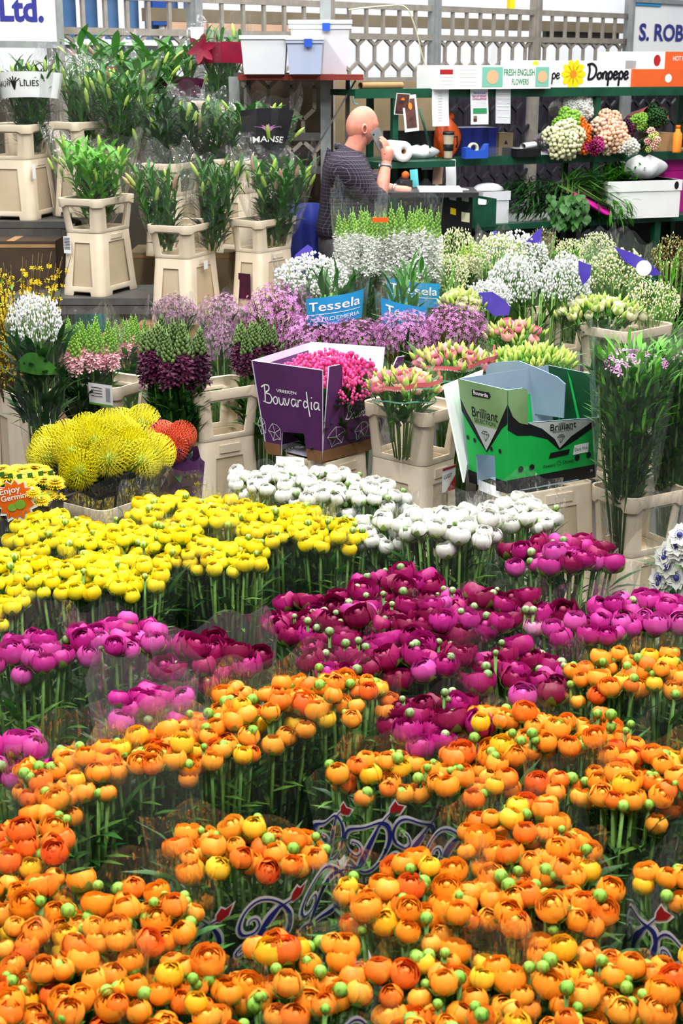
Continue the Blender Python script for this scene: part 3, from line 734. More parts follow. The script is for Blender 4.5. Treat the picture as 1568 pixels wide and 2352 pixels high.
# ---------------------------------------------------------------- stackable flower buckets and their windowed collars
def shell(levels, wins, w, d, notch=None, lipz=None, th=.008):
    """one moulded wall loop: levels (z, scale), window rows with half widths; returns baked mesh"""
    b = MB(); rc = .16; per = []                     # per: list of (side, u, corner) around one loop
    def loop(sc, hw):
        out = []; X, Y = w / 2 * sc, d / 2 * sc; r = min(w, d) * rc * sc
        for k in range(4):
            hx, hy = (X, Y) if k % 2 == 0 else (Y, X)
            ln = hx - r                                 # side k runs along local x at local y = -hy
            pts = []
            for q in range(4):
                a = -pi * .75 + pi / 4 * q / 3 if False else pi * (1.25 + .25 * q / 3)
                pts.append((-hx + r + r * cos(a), -hy + r + r * sin(a), 1))
            for u in (-hw, -hw * .45, hw * .45, hw): pts.append((ln * u, -hy, 0))
            for q in range(3):
                a = pi * (1.5 + .25 * q / 3)
                pts.append((hx - r + r * cos(a), -hy + r + r * sin(a), 1))
            for x, y, c in pts:
                for _ in range(k): x, y = -y, x
                out.append((x, y, c))
        return out
    rows = []
    for i, (z, sc, hw) in enumerate(levels):
        L = loop(sc, hw)
        rows.append([Vector((x, y, z + (lipz[i] if lipz and c else 0))) for x, y, c in L])
    n = len(rows[0]); per = n // 4
    vs = [p for r in rows for p in r]; fs = []
    for i in range(len(rows) - 1):
        for j in range(n):
            q = j % per
            if i in wins and 4 <= q < 7: continue
            if notch is not None and i == notch and 4 <= q < 7: continue
            fs.append((i * n + j, i * n + (j + 1) % n, (i + 1) * n + (j + 1) % n, (i + 1) * n + j))
    b.add(vs, fs); o = b.obj('tmp', MT['plastic'], None, False)
    m = o.modifiers.new('s', 'SOLIDIFY'); m.thickness = th; m.offset = -1
    m = o.modifiers.new('b', 'BEVEL'); m.width = .003; m.segments = 2; m.limit_method = 'ANGLE'
    me = bake(o, 'shell'); me.shade_smooth() if hasattr(me, 'shade_smooth') else None
    me.set_sharp_from_angle(angle=radians(40)); return me
_bm = {}
def base_mesh(w, d, h):
    k = ('b', round(w, 2), round(d, 2), round(h, 2))
    if k not in _bm:
        lv = [(0, 1.0, .62), (h * .07, .985, .58), (h * .15, .965, .74), (h * .84, .855, .60), (h * .85, .85, .60), (h * .985, .835, .6), (h, .825, .6)]
        fr = shell(lv, {2}, w, d, 0); fr.name = 'frame'
        b = MB(); n = 20; s0, s1 = .86, .72
        def q(sc, z):
            X, Y = w / 2 * sc, d / 2 * sc; r = min(X, Y) * .3; out = []
            for kx, ky, a0 in ((1, 1, 0), (-1, 1, pi / 2), (-1, -1, pi), (1, -1, 1.5 * pi)):
                out += [Vector((kx * (X - r) + r * cos(a0 + pi / 2 * i / 4), ky * (Y - r) + r * sin(a0 + pi / 2 * i / 4), z)) for i in range(5)]
            return out
        A, B_, C_ = q(.86, h * .05), q(.80, h * .985), q(.74, h * .93)
        vs = A + B_ + C_; fs = [tuple(range(20))[::-1]]
        for r0 in (0, 20): fs += [(r0 + i, r0 + (i + 1) % 20, r0 + 20 + (i + 1) % 20, r0 + 20 + i) for i in range(20)]
        fs.append(tuple(range(40, 60))); b.add(vs, fs); tk = b.mesh('tank', [MT['plasticin']], False)
        b = MB(); b.box((0, -d / 2 * .845 - .002, h * .92), (w * .3, .006, h * .07))
        pl = b.mesh('label_plate', [MT['plastic']], False)
        _bm[k] = (fr, tk, pl)
    return _bm[k]
def collar_mesh(w, d, h):
    k = ('c', round(w, 2), round(d, 2), round(h, 2))
    if k not in _bm:
        lv = [(0, .845, .62), (h * .10, .855, .70), (h * .76, .935, .80), (h * .80, .94, .80), (h * .805, 1.0, .80), (h * .99, 1.015, .8), (h, 1.005, .8)]
        lz = [0, 0, -.0, -h * .06, -h * .06, 0, 0]
        me = shell(lv, {1}, w, d, None, lz); me.name = 'collar'; _bm[k] = me
    return _bm[k]
def base(label, loc, yaw, w, d, h, group='cream flower buckets'):
    fr, tk, pl = base_mesh(w, d, h); t = thing('flower_bucket', label, 'bucket', loc, yaw, group)
    put(fr, 'frame', t); put(tk, 'tank', t); put(pl, 'label_plate', t); return t
def collar(label, loc, yaw, w, d, h):
    o = put(collar_mesh(w, d, h), 'bucket_collar', None, TRS(loc, yaw)); return tag(o, label, 'bucket collar', 'cream bucket collars')
def rim3(L, C, Rr, z):
    L, C, Rr = P(*L, z), P(*C, z), P(*Rr, z); e = Rr - C; w = e.length; yaw = atan2(e.y, e.x); e.normalize()
    n = Vector((-e.y, e.x, 0)); d = max(.18, abs((L - C).dot(n))); return C + e * w / 2 + n * d / 2, yaw, w, d
def stack(lb, lc, L, C, Rr, z, hb, hc, k=1.18):
    if z < 0: z = PY(C[0], C[1], -z).z
    c, yaw, w, d = rim3(L, C, Rr, z); z0 = z - hb - hc
    w = round(min(max(w, .26), .44), 2); d = round(min(max(d, .24), .40), 2)
    base(lb, (c.x, c.y, z0), yaw, w, d, hb)
    if hc: collar(lc, (c.x, c.y, z0 + hb), yaw, w, d, hc)
    return Vector((c.x, c.y, z)), yaw, w, d, z0
B1 = stack('tall cream bucket at the left edge holding yellow forsythia twigs', None, (-70, 893), (20, 905), (142, 888), .72, .72, 0)
B2 = stack('cream bucket under the collar with the green barcode label', 'windowed cream collar with the green barcode label, holding pink snapdragons', (131, 874), (276, 888), (340, 870), .72, .50, .22)
B3 = stack('cream bucket under the collar left of the purple box', 'windowed cream collar left of the purple box, under plum flowers', (340, 888), (446, 902), (602, 879), .72, .50, .22)
B4 = stack('cream bucket with a red and white price card stuck on', 'windowed cream collar holding the two pink lisianthus bouquets', (791, 930), (985, 949), (1068, 926), .74, .52, .22)
B6 = stack('cream bucket under the collar of white lisianthus', 'windowed cream collar behind the phlox, holding white lisianthus', (1240, 758), (1440, 764), (1552, 742), -6.55, .56, .22)
B7 = stack('cream bucket by the lilac pink stems with gypsophila', 'cream collar below the dark blue printed film point', (1086, 738), (1150, 745), (1226, 722), .78, .56, .22)
B7b = stack('cream bucket half hidden below the widest gypsophila cloud', 'cream collar under the widest gypsophila cloud', (1216, 714), (1262, 722), (1345, 706), .80, .58, .22)
BP = stack('cream bucket carrying the purple carton', None, (604, 1048), (745, 1070), (868, 1034), .50, .50, 0)
BG = stack('cream bucket carrying the green carton', None, (1068, 1112), (1185, 1140), (1388, 1104), .50, .50, 0)
B9 = stack('low cream bucket at the right edge standing on the floor under the phlox', 'cream collar around the foot of the tall phlox bouquet', (1378, 1122), (1438, 1142), (1568, 1117), .50, .26, .24)
B0 = stack('cream bucket under the collar of yellow pincushions', 'cream collar below the yellow pincushion bouquet', (140, 1142), (258, 1166), (335, 1140), .60, .40, .20)
# labels and cards stuck on the buckets
def card(name, px0, py0, px1, py1, B, side, m, label=None, marks=()):
    """flat card on the front-left (0) or front-right (1) face of a bucket: a child of that bucket is what it is stuck to"""
    pass
# ---------------------------------------------------------------- generic bouquet helpers
def dome(t, meshes, name, n, rx, ry, rz, z0, sc=(.85, 1.15), seed=0, jit=.12, e0=0., spread=.8, sub=None):
    """n heads on a dome of stems, each a part"""
    r = random.Random(seed * 7 + n); ga = pi * (3 - sqrt(5)); out = []
    for i in range(n):
        q = sqrt((i + .5) / n); a = i * ga + r.uniform(-jit, jit) * 3
        x, y = rx * q * cos(a), ry * q * sin(a); z = z0 + rz * (1 - q * q) + r.uniform(-jit, jit) * rz * .5
        d = Vector((x / max(rx, .01) * spread, y / max(ry, .01) * spread, 1)).normalized()
        M = Matrix.Translation((x, y, z)) @ zto(d, r.uniform(0, 6.28)) @ Matrix.Scale(r.uniform(*sc), 4)
        o = put(meshes[i % len(meshes)], name, t, M); out.append(o)
    return out
def stems(t, n, r0, r1, z0, z1, rad=.004, m='stem', ex=1., ey=1., name='stems'):
    b = MB()
    for i in range(n):
        a = i * 2.4; q = sqrt((i + .5) / n)
        b.tube([(r0 * q * cos(a) * ex, r0 * q * sin(a) * ey, z0), (r1 * q * cos(a) * ex * .8, r1 * q * sin(a) * ey * .8, (z0 + z1) * .6), (r1 * q * cos(a) * ex, r1 * q * sin(a) * ey, z1)], rad, 5)
    o = b.obj(name, MT[m], t); o['kind'] = 'stuff' if n > 100 else 'thing'; del o['kind']; return o
def leafmass(t, n, r0, r1, z0, z1, L, W, m='leaf', ex=1., ey=1., seed=1, up=1., droop=.4, name='foliage', nn=3):
    r = random.Random(seed); b = MB()
    for _ in range(n):
        f = r.random(); z = z0 + (z1 - z0) * f; R = r0 + (r1 - r0) * f; a = r.uniform(0, 6.28); q = R * sqrt(r.uniform(.1, 1))
        b.leaf((q * cos(a) * ex, q * sin(a) * ey, z), (cos(a) * r.uniform(.2, 1), sin(a) * r.uniform(.2, 1), up * r.uniform(.4, 1.3)), L * r.uniform(.6, 1.25), W * r.uniform(.6, 1.25), droop * r.uniform(.3, 1.4), 0, nn)
    return b.obj(name, MT[m], t)
def cloud_mesh(name, seed, n, kind, mats, rs, rz=.55, branch=True):
    """unit dome of tiny blossoms on fine twigs (nobody could count them)"""
    r = random.Random(seed); b = MB()
    for i in range(n):
        while True:
            x, y, z = r.uniform(-1, 1), r.uniform(-1, 1), r.uniform(-.55, 1)
            q = x * x + y * y + z * z
            if .25 < q < 1 and r.random() < q: break
        k = 1 + .12 * sin(6 * x + seed) * cos(5 * y)
        p = Vector((x * k, y * k, z * rz * k)); d = Vector((x, y, z + .35)).normalized()
        mi = 0 if r.random() < .8 or len(mats) < 3 else 2
        rr = rs * r.uniform(.7, 1.3)
        if kind == 'ball': b.octa(p, rr, mi)
        elif kind == 'ball2': b.ball(p, rr, 6, 4, mi)
        elif kind == 'star': b.floret(p, d + Vector((r.uniform(-.5, .5), r.uniform(-.5, .5), r.uniform(-.2, .4))), rr, mi, 5, .25, r.random() * 6)
        elif kind == 'star4': b.floret(p, d, rr, mi, 4, .15, r.random() * 6)
        if branch and i % 5 == 0: b.tube([p, Vector((p.x * .45, p.y * .45, -.75 + .2 * p.z))], [.006, .010], 3, 1, False)
    return b.mesh(name, [MT[q] for q in mats])
def spike_mesh(name, seed, L, r0, fl, top, n=64, topf=.38, fr=.017, bot=0.):
    """flower spike: florets round an upright axis, closed green buds at the tip"""
    r = random.Random(seed); b = MB(); b.tube([(0, 0, -.25), (0, 0, 0), (0, 0, L)], [.005, .005, .002], 5, 2)
    for i in range(n):
        f = (i + .5) / n; a = i * 2.399 + r.uniform(-.2, .2); z = L * f
        rr = r0 * (1 - .88 * max(0, (f - .25) / .75)) * r.uniform(.8, 1.1); d = Vector((cos(a), sin(a), .55 + f))
        c = Vector((cos(a) * rr, sin(a) * rr, z))
        if f < 1 - topf:
            b.floret(c, d, fr * r.uniform(.8, 1.2), 0, 5, .45, r.random() * 6)
            if i % 2: b.floret(c * .9 + Vector((0, 0, .004)), d, fr * .6, 0, 4, .7, r.random() * 6)
        else:
            s = fr * (.55 - .3 * (f - 1 + topf) / topf); b.spindle(c * .9, d + Vector((0, 0, .5)), s * 2.4, s * .8, 5, 1)
    for i in range(10):
        a = i * 2.4; b.leaf((0, 0, -.02 - .02 * i), (cos(a), sin(a), .9), .08, .016, .3, 3, 3)
    return b.mesh(name, [MT[fl], MT[top], MT['stem'], MT['leaf']])
SPK_W = [spike_mesh('flower_spike', i, .36, .030, 'stockwhite', 'limegreen', 84, .36, .021) for i in range(3)]
SPK_P = [spike_mesh('flower_spike', i + 5, .26, .026, 'pinkfl', 'limegreen', 64, .62, .022) for i in range(3)]
SPK_D = [spike_mesh('flower_spike', i + 9, .24, .030, 'plum', 'dustgreen', 90, .45, .024) for i in range(2)] + [spike_mesh('flower_spike', i + 19, .26, .030, 'plum', 'dustgreen', 90, .55, .024) for i in range(2)]
SPK_L = [spike_mesh('flower_spike', i + 13, .24, .030, 'cream', 'lime', 80, .35, .016) for i in range(2)]
CL_G = [cloud_mesh('blossom_cloud', i, 1100, 'ball', ['gyps', 'stem'], .036) for i in range(3)]
CL_LG = [cloud_mesh('blossom_cloud', i + 4, 650, 'ball', ['cream', 'stem', 'lime'], .034) for i in range(2)]
CL_BR = [cloud_mesh('blossom_cloud', 8, 500, 'ball', ['brownbud', 'twig', 'cream'], .030)]
CL_O = [cloud_mesh('blossom_cloud', i + 10, 850, 'star', ['orchid', 'twig', 'orchiddark'], .050) for i in range(3)]
CL_M = [cloud_mesh('blossom_cloud', i + 15, 1100, 'star', ['mauve', 'dustgreen', 'orchiddark'], .046) for i in range(2)]
CL_B = [cloud_mesh('blossom_cloud', i + 20, 260, 'ball2', ['bouvpink', 'stem', 'bouvpink'], .062) for i in range(2)]
def cloudthing(name, label, cat, px, py, y, wpx, hpx, meshes, group=None, foot=0., fol=None, film_=None, wrapcol=None, n=1, tops=None):
    """blossom cloud bouquet seen centred at px, py, at distance y; stems go down to the foot"""
    c = PY(px, py, y); s = scale_at(c); rx, rz = wpx / s / 2, hpx / s / 2 / .8
    t = thing(name, label, cat, (c.x, c.y, foot), 0, group); r = random.Random(int(px + py)); R = min(rx, .2)
    for k in range(n):
        ox = 0 if n == 1 else (k / (n - 1) - .5) * rx * 1.2; q = rx if n == 1 else rx * .62
        M = Matrix.Translation((ox, r.uniform(-.05, .05) if n > 1 else 0, c.z - foot)) @ Matrix.Rotation(r.uniform(0, 6), 4, 'Z') @ Matrix.Diagonal((q, min(q, .19), rz / .55, 1))
        o = put(meshes[k % len(meshes)], 'blossom_cloud', t, M); o['kind'] = 'stuff'
    stems(t, 16, .04, R * .7, 0, c.z - foot - rz * .2, .004)
    leafmass(t, 60, .04, R * .9, (c.z - foot) * .55, c.z - foot - rz * .3, .12, .016, fol or 'leafdark', seed=int(px))
    if film_:
        Sf = wrapS(.25, 1, .02, c.z - foot + rz * film_, int(px), rx * 1.08, min(rx, .2) * 1.1, .12, .03, .05, a0=.1)
        sleeve(t, Sf, 'film')
    return t, c, s
# ---------------------------------------------------------------- middle ground, from the floor buckets up
def at3(px, py, y): c = PY(px, py, y); return c, scale_at(c)
def spikes(name, label, px, ytop, ybot, y, wpx, meshes, n, L0, group=None, foot=0., filmtop=None, tagm=None, ry=.10, fmat='filmbright'):
    """bouquet of upright spikes: tips seen at ytop, lowest florets at ybot"""
    a, s = at3(px, ytop, y); b_ = PY(px, ybot, y); L = a.z - b_.z; rx = wpx / s / 2
    t = thing(name, label, 'flowers', (a.x, y, foot), 0, group); r = random.Random(int(px))
    for i in range(n):
        q = sqrt((i + .4) / n); an = i * 2.399; x, yy = rx * .86 * q * cos(an), ry * q * sin(an)
        k = L / L0 * r.uniform(.86, 1.02)
        M = Matrix.Translation((x, yy, b_.z - foot + r.uniform(-.02, .02))) @ zto((x * .6, yy * .6, 1), r.uniform(0, 6)) @ Matrix.Scale(k, 4)
        put(meshes[i % len(meshes)], 'flower_spike', t, M)
    stems(t, n, .04, rx * .8, 0, b_.z - foot, .005, ey=ry / max(rx, .01))
    leafmass(t, 220 if foot else 80, .08 if foot else .04, .11 if foot else rx, (b_.z - foot) * (.0 if foot else .6), b_.z - foot + (-.04 if foot else .02), .09 if foot else .12, .03, 'leafdark' if foot else 'leaf', seed=int(px), ey=1 if foot else ry / max(rx, .01), up=2.2 if foot else 1)
    if filmtop:
        zt = PY(px, filmtop, y).z - foot
        sl_ = sleeve(t, wrapS(.35, 1, .03, zt, int(px), rx * 1.14, ry * 1.25, .14, .03, .05, a0=.08, p=.9), fmat)
    return t
spikes('white_stock_bouquet', 'tall white stock bouquet in a clear sleeve just in front of the man', 826, 470, 632, 7.0, 118, SPK_W, 12, .36, 'white stock bouquets', filmtop=438, fmat='film')
t = spikes('white_stock_bouquet', 'tall white stock bouquet in a clear sleeve beside the one before the man', 938, 462, 640, 7.05, 138, SPK_W, 14, .36, 'white stock bouquets', filmtop=440, fmat='film')
b = MB(); c = PY(873, 505, 6.86); b.box((c.x - t.location.x, c.y - t.location.y, c.z), (.075, .004, .022)); b.obj('orange_tag', MT['bagorange'], t, False)
# blue banded alstroemeria
def tess(label, px, py, y, wpx, hpx, tilt, txt2, lx):
    c, s = at3(px, py, y); t = thing('alstroemeria_bouquet', label, 'flowers', (c.x, c.y, 0), 0, 'alstroemeria bouquets in blue printed sleeves')
    rx = wpx / s / 2; zc = c.z; h = hpx / s
    stems(t, 16, .04, rx * .6, 0, zc + .05, .005)
    leafmass(t, 120, .04, rx * .5, zc * .55, zc + h * .8, .12, .026, 'leaf', seed=int(px), up=2.2)
    Sf = wrapS(.42, 1, .05, zc + h * 1.05, int(px), rx * 1.05, .11, .10, .012, .03, a0=.02, p=.9)
    so = sleeve(t, Sf, 'film')
    ztop = zc + h * 1.05 - .05
    Sb = wrapS(.42, 1, .05, zc + h * 1.05, int(px), rx * 1.10, .118, 0, 0, 0, a0=.02, p=.9)
    def tz(z): return (z - .05) / ztop
    def mpf(x, z, off=.003):
        a = .75 + x / (2 * pi * (rx + .11) / 2); q = Sb(a, tz(zc + z + x * tilt)); return q + Vector((cos(2 * pi * a) * off, sin(2 * pi * a) * off, 0))
    b = MB(); W = rx * 1.9
    b.patch(lambda u, v: mpf((u - .5) * W, (v - .5) * h), 24, 2); b.obj('blue_band', MT['cyan'], so)
    b = MB(); m6 = lambda x, z: mpf(x, z, .006)
    text_to(b, 'Tessela', m6, lx, h * .16, h * .46, W * .82, 0, .012)
    b.ribbon([(-W * .42 + W * .84 * i / 20, -h * .10) for i in range(21)], .003, m6)
    if txt2: text_to(b, 'ALSTROEMERIA', m6, lx, -h * .29, h * .2, W * .82)
    b.obj('white_lettering', MT['paper'], so); return t
tess('alstroemeria bouquet with a blue printed band below the gypsophila', 768, 702, 6.3, 140, 64, .18, True, 0)
tess('alstroemeria bouquet with a blue printed band, nearer and lower one', 926, 722, 6.25, 118, 66, -.22, True, .01)
tess('alstroemeria bouquet with a blue printed band, behind the nearer one', 948, 668, 6.7, 130, 56, -.12, False, 0)
# gypsophila and other white clouds
G = 'white gypsophila bouquets'
def violet_flap(t, pts, y, name='violet_film_print'):
    b = MB(); ps_ = [PY(px, py, y) - t.location for px, py in pts]; n = len(ps_)
    b.add([p + Vector((0, dy, 0)) for dy in (0, .003) for p in ps_], [tuple(range(n)), tuple(range(n, 2 * n))[::-1]] + [(i, (i + 1) % n, n + (i + 1) % n, n + i) for i in range(n)])
    return b.obj(name, MT['violet'], t, False)
t, c, s = cloudthing('gypsophila_bouquet', 'white gypsophila cloud with a violet film point, left of the white stocks', 'flowers', 716, 640, 6.7, 176, 86, CL_G, G, film_=.6)
violet_flap(t, [(664, 622), (678, 585), (706, 562), (718, 570), (712, 618), (690, 628)], 6.86)
t, c, s = cloudthing('gypsophila_bouquet', 'widest white gypsophila cloud, right of the middle', 'flowers', 1240, 652, 6.9, 196, 104, CL_G, G, n=2)
t, c, s = cloudthing('gypsophila_bouquet', 'small white gypsophila bunch with a dark violet film point over the cream collar', 'flowers', 1122, 686, 6.7, 110, 70, CL_G, G)
violet_flap(t, [(1098, 672), (1130, 670), (1160, 690), (1172, 706), (1168, 724), (1134, 726), (1112, 706)], 6.45)
t, c, s = cloudthing('gypsophila_bouquet', 'gypsophila bunch at the back with violet printed film beneath the green bench', 'flowers', 1180, 586, 7.5, 170, 80, CL_G, G, film_=.9)
violet_flap(t, [(1208, 556), (1232, 530), (1244, 524), (1242, 560)], 7.4); violet_flap(t, [(1128, 532), (1142, 530), (1136, 546)], 7.4)
t, c, s = cloudthing('gypsophila_bouquet', 'gypsophila bunch with a big violet and white printed film flap at the right', 'flowers', 1420, 626, 7.5, 150, 90, CL_LG, G, film_=1.3)
violet_flap(t, [(1410, 566), (1450, 580), (1488, 600), (1520, 630), (1498, 634), (1470, 622), (1432, 600)], 6.7)
violet_flap(t, [(1328, 598), (1358, 610), (1354, 638), (1338, 656), (1328, 626)], 6.75)
b = MB(); c = PY(1478, 616, 6.66) - t.location; b.lathe([(.001, -.002), (.036, -.002), (.036, .002), (.001, .002)], 20, 0, Matrix.Translation(c) @ Matrix.Rotation(pi / 2, 4, 'X')); b.obj('white_print', MT['paper'], t, False)
L_ = 'cream and lime filler bouquets'
for i, (px, py, y, w_, h_, ms, lb) in enumerate([
    (1048, 572, 7.3, 92, 80, CL_LG, 'cream filler bouquet right beside the white stocks'),
    (1030, 632, 7.1, 100, 80, CL_LG, 'cream filler bouquet under the lime tips, right of the white stocks'),
    (1140, 590, 7.2, 130, 90, CL_LG, 'cream filler bouquet with lime tips left of the wide gypsophila'),
    (1244, 570, 7.6, 90, 70, CL_BR, 'brownish seed-head bunch behind the wide gypsophila'),
    (1308, 582, 7.5, 70, 56, CL_LG, 'small lime filler bunch under the green bench'),
    (1540, 590, 7.2, 90, 80, CL_BR, 'brownish pink filler bunch at the right edge of the white flowers'),
    (1370, 570, 7.8, 90, 60, CL_LG, 'pale green filler bunch in clear film behind the violet flaps')]):
    cloudthing('filler_bouquet', lb, 'flowers', px, py, y, w_, h_, ms, L_, fol='leafbright', film_=.7 if i in (2, 6) else None)
spikes('lime_spike_bouquet', 'lime green spike bouquet between the cream fillers', 1076, 552, 640, 7.25, 70, SPK_L, 8, .24)
# waxflower
G = 'pink waxflower bouquets'
for px, py, y, w_, h_, lb in [(640, 722, 6.5, 130, 100, 'pink waxflower bouquet under the left gypsophila cloud'), (716, 772, 6.2, 120, 70, 'pink waxflower bouquet behind the purple carton'),
                              (815, 772, 6.1, 110, 60, 'pink waxflower bouquet below the lower blue band, left part'), (930, 768, 6.0, 120, 80, 'pink waxflower bouquet before the nearer blue printed band'),
                              (1040, 756, 6.1, 130, 84, 'pink waxflower bouquet next to the pink lisianthus')]:
    cloudthing('waxflower_bouquet', lb, 'flowers', px, py, y, w_ * 1.3, h_ * 1.15, CL_O, G)
for px, py, y, w_, h_, lb in [(400, 716, 6.7, 110, 64, 'dusty mauve statice bouquet behind the pink snapdragons'), (510, 730, 6.6, 120, 90, 'dusty mauve statice bouquet in film, middle of the back row'),
                              (505, 790, 6.3, 90, 90, 'dusty mauve statice bouquet above the plum one')]:
    cloudthing('statice_bouquet', lb, 'flowers', px, py, y, w_, h_, CL_M, 'mauve statice bouquets', film_=.5)
def in_bucket(B, hb=.0): return Vector((B[0].x, B[0].y, B[4] + .03))
spikes('snapdragon_bouquet', 'pink snapdragon bouquet with green tips in the collar with the barcode', 190, 728, 840, 5.95, 170, SPK_P, 16, .26, 'snapdragon bouquets', B2[4] + .52, 735)
spikes('snapdragon_bouquet', 'pink snapdragon bouquet with green tips behind the plum one', 292, 724, 810, 6.5, 86, SPK_P, 9, .26, 'snapdragon bouquets', .0, 716)
spikes('plum_stock_bouquet', 'deep plum stock bouquet with green tips left of the purple carton', 400, 736, 876, 5.75, 150, SPK_D, 18, .26, 'plum stock bouquets', B3[4] + .52, ry=.12)
spikes('plum_stock_bouquet', 'deep plum stock bouquet with green tips touching the purple carton', 585, 726, 850, 6.0, 100, SPK_D, 10, .26, 'plum stock bouquets', 0)
# leafy stems seen through the collar windows
def window_leaves(B, lb, n=90):
    t = thing('foliage_bunch', lb, 'foliage', (B[0].x, B[0].y, B[4] + .52), B[1]); hc = B[0].z - t.location.z
    stems(t, 14, .06, .10, 0.0, hc, .004); leafmass(t, n, .10, .125, .0, hc, .11, .03, 'leafdark', seed=int(abs(B[0].x) * 100)); 
    Sf = wrapS(.9, 1, .0, hc + .03, 3, .135, .12, .1, .03, .02); sleeve(t, Sf, 'film'); return t
# white tuft and forsythia at the left edge
t, c, s = cloudthing('white_lilac_bouquet', 'white blossom bouquet in film printed green at the left edge', 'flowers', 82, 742, 5.45, 124, 108, CL_G, None, foot=.0, film_=.4)
leafmass(t, 170, .08, .10, c.z - .42, c.z - .10, .12, .03, 'leafdark', seed=4, name='lower_leaves', up=1.8)
b = MB(); b.patch(lambda u, v: Vector((-.06 + .15 * u, -.10 - .05 * sin(pi * u), c.z - .16 + .085 * v * (.3 + .7 * sin(pi * u)) - .02 * u)), 12, 4); b.obj('green_print', MT['leaf'], t)
fo = thing('forsythia_bunch', 'yellow flowering forsythia twigs in the tall bucket at the left edge', 'flowers', (B1[0].x - .02, B1[0].y, B1[0].z - .05))
r = random.Random(5)
for k in range(72):
    a = r.uniform(0, 6.28); R0, R1 = r.uniform(0, .12), r.uniform(.05, .26); H = r.uniform(.40, .60); b = MB()
    p0, p1, p2 = Vector((R0 * cos(a), R0 * sin(a), 0)), Vector((R1 * .6 * cos(a), R1 * .6 * sin(a), H * .5)), Vector((R1 * cos(a), R1 * sin(a), H))
    pts = [p0.lerp(p1, q / 4) for q in range(4)] + [p1.lerp(p2, q / 5) for q in range(6)]
    b.tube(pts, [.004 - .0028 * i / 9 for i in range(10)], 4, 0)
    for q in range(34):
        f = r.uniform(.2, 1); p = pts[min(int(f * 9), 9)]; d = Vector((r.gauss(0, 1), r.gauss(0, 1), r.gauss(0, 1)))
        b.floret(p + d.normalized() * .006, d, .0085, 1, 4, .3)
        if q < 2: b.leaf(p, d, .03, .012, .2, 2, 2)
    b.obj('twig', [MT['twig'], MT['forsythia'], MT['leafbright']], fo)
# ---------------------------------------------------------------- lisianthus
ROSE = [None] * 3
def rose_mesh(seed, petal, R): b = MB(); ranunculus(b, R, 4, 4, .75, .35, seed, 0, 1, .35, .2); return b.mesh('rose', [MT[petal], MT['calyx']])
LIS = {k: [rose_mesh(i + 40, k, .024) for i in range(3)] for k in ('rosepink', 'cream', 'lisbud')}
def lisbud_mesh(m):
    b = MB()
    for i in range(3):
        a = i * 2.1; p = Vector((cos(a) * .016, sin(a) * .016, i * .008)); b.spindle(p, (cos(a) * .3, sin(a) * .3, 1), .05, .0095, 6, 0); b.tube([(0, 0, -.05), p], .0025, 4, 1)
    b.leaf((0, 0, -.03), (.6, .3, .8), .05, .016, .3, 1, 3); b.leaf((0, 0, -.03), (-.5, -.5, .7), .05, .016, .3, 1, 3)
    return b.mesh('bud_sprig', [MT[m], MT['leafbright']])
LBUD = [lisbud_mesh('lisbud'), lisbud_mesh('lime')]
def lis(label, px, py, y, wpx, hpx, nr, nb, petal, foot=0., ribbon=None, film_=None, group=None, ry=None):
    c, s = at3(px, py, y); rx = wpx / s / 2; ry = ry or min(rx, .13); h = hpx / s
    t = thing('lisianthus_bouquet', label, 'flowers', (c.x, c.y, foot), 0, group); zc = c.z - foot - h * .3
    if nr: dome(t, LIS[petal], 'rose', nr, rx * .95, ry * .95, h * .40, zc + .012, (.8, 1.15), int(px))
    dome(t, LBUD, 'bud_sprig', int(nb * 1.2), rx, ry, h * .42, zc + .012, (.7, 1.05) if nr else (.7, 1.05), int(px) + 1, spread=.4)
    stems(t, 12, .035, rx * .7, 0, zc, .004, ey=ry / rx); leafmass(t, 70, .04, rx, zc * .5, zc + .02, .10, .03, 'leaf', ey=ry / rx, seed=int(px))
    if film_:
        Sf = wrapS(.45, 1, .0, zc + h * film_, int(px), rx * 1.1, ry * 1.15, .16, .015, .008, a0=.93); so = sleeve(t, Sf, 'film'); zt = zc + h * film_
        if ribbon:
            b = MB(); sg = Sg2(Sf)
            b.patch(lambda u, v: sg(.42 + .62 * u, .80 + .17 * u * u + .055 * v, .004), 30, 2); b.obj('salmon_print', MT['salmon'], so)
            for q in (.70, .86):
                b = MB(); b.patch(lambda u, v: sg(u, q + .018 * v, .003), 40, 1, 0, True); b.obj('elastic_band', MT['mintprint'], t)
            b = MB(); text_to(b, 'FATTIES QUALITY MATTERS', lambda x, y_: sg(.70 + x, .848 + .0 * x + y_, .007), .0, .0, .03, .26); b.obj('lettering', MT['paper'], so)
    return t
G = 'lisianthus bouquets'
lis('pink lisianthus bouquet in a salmon printed sleeve, nearest', 926, 884, 5.35, 150, 74, 15, 17, 'rosepink', B4[4] + .54, True, .75, G)
lis('pink lisianthus bouquet in a salmon printed sleeve behind the nearest', 1040, 828, 5.75, 170, 74, 14, 20, 'rosepink', B4[4] + .54, True, .65, G)
lis('lime lisianthus bouquet full of closed buds behind the green carton', 1218, 828, 5.9, 190, 60, 0, 40, 'lisbud', 0, None, .5, G)
lis('pink lisianthus bunch beside the waxflower', 1180, 768, 6.3, 130, 74, 12, 14, 'rosepink', 0, None, None, G)
lis('pale yellow lisianthus bouquet under the small gypsophila', 1064, 698, 6.5, 100, 62, 12, 14, 'cream', 0, None, None, G)
t = lis('white and lime lisianthus bouquet standing in the collar behind the phlox', 1378, 712, B6[0].y + .02, 190, 84, 22, 26, 'cream', B6[4] + .56, None, .2, G)
cloudthing('queen_annes_lace_bunch', 'pale green lacy umbel bunch at the right edge behind the phlox', 'flowers', 1500, 696, 6.95, 130, 84, CL_LG, None, fol='leafbright')
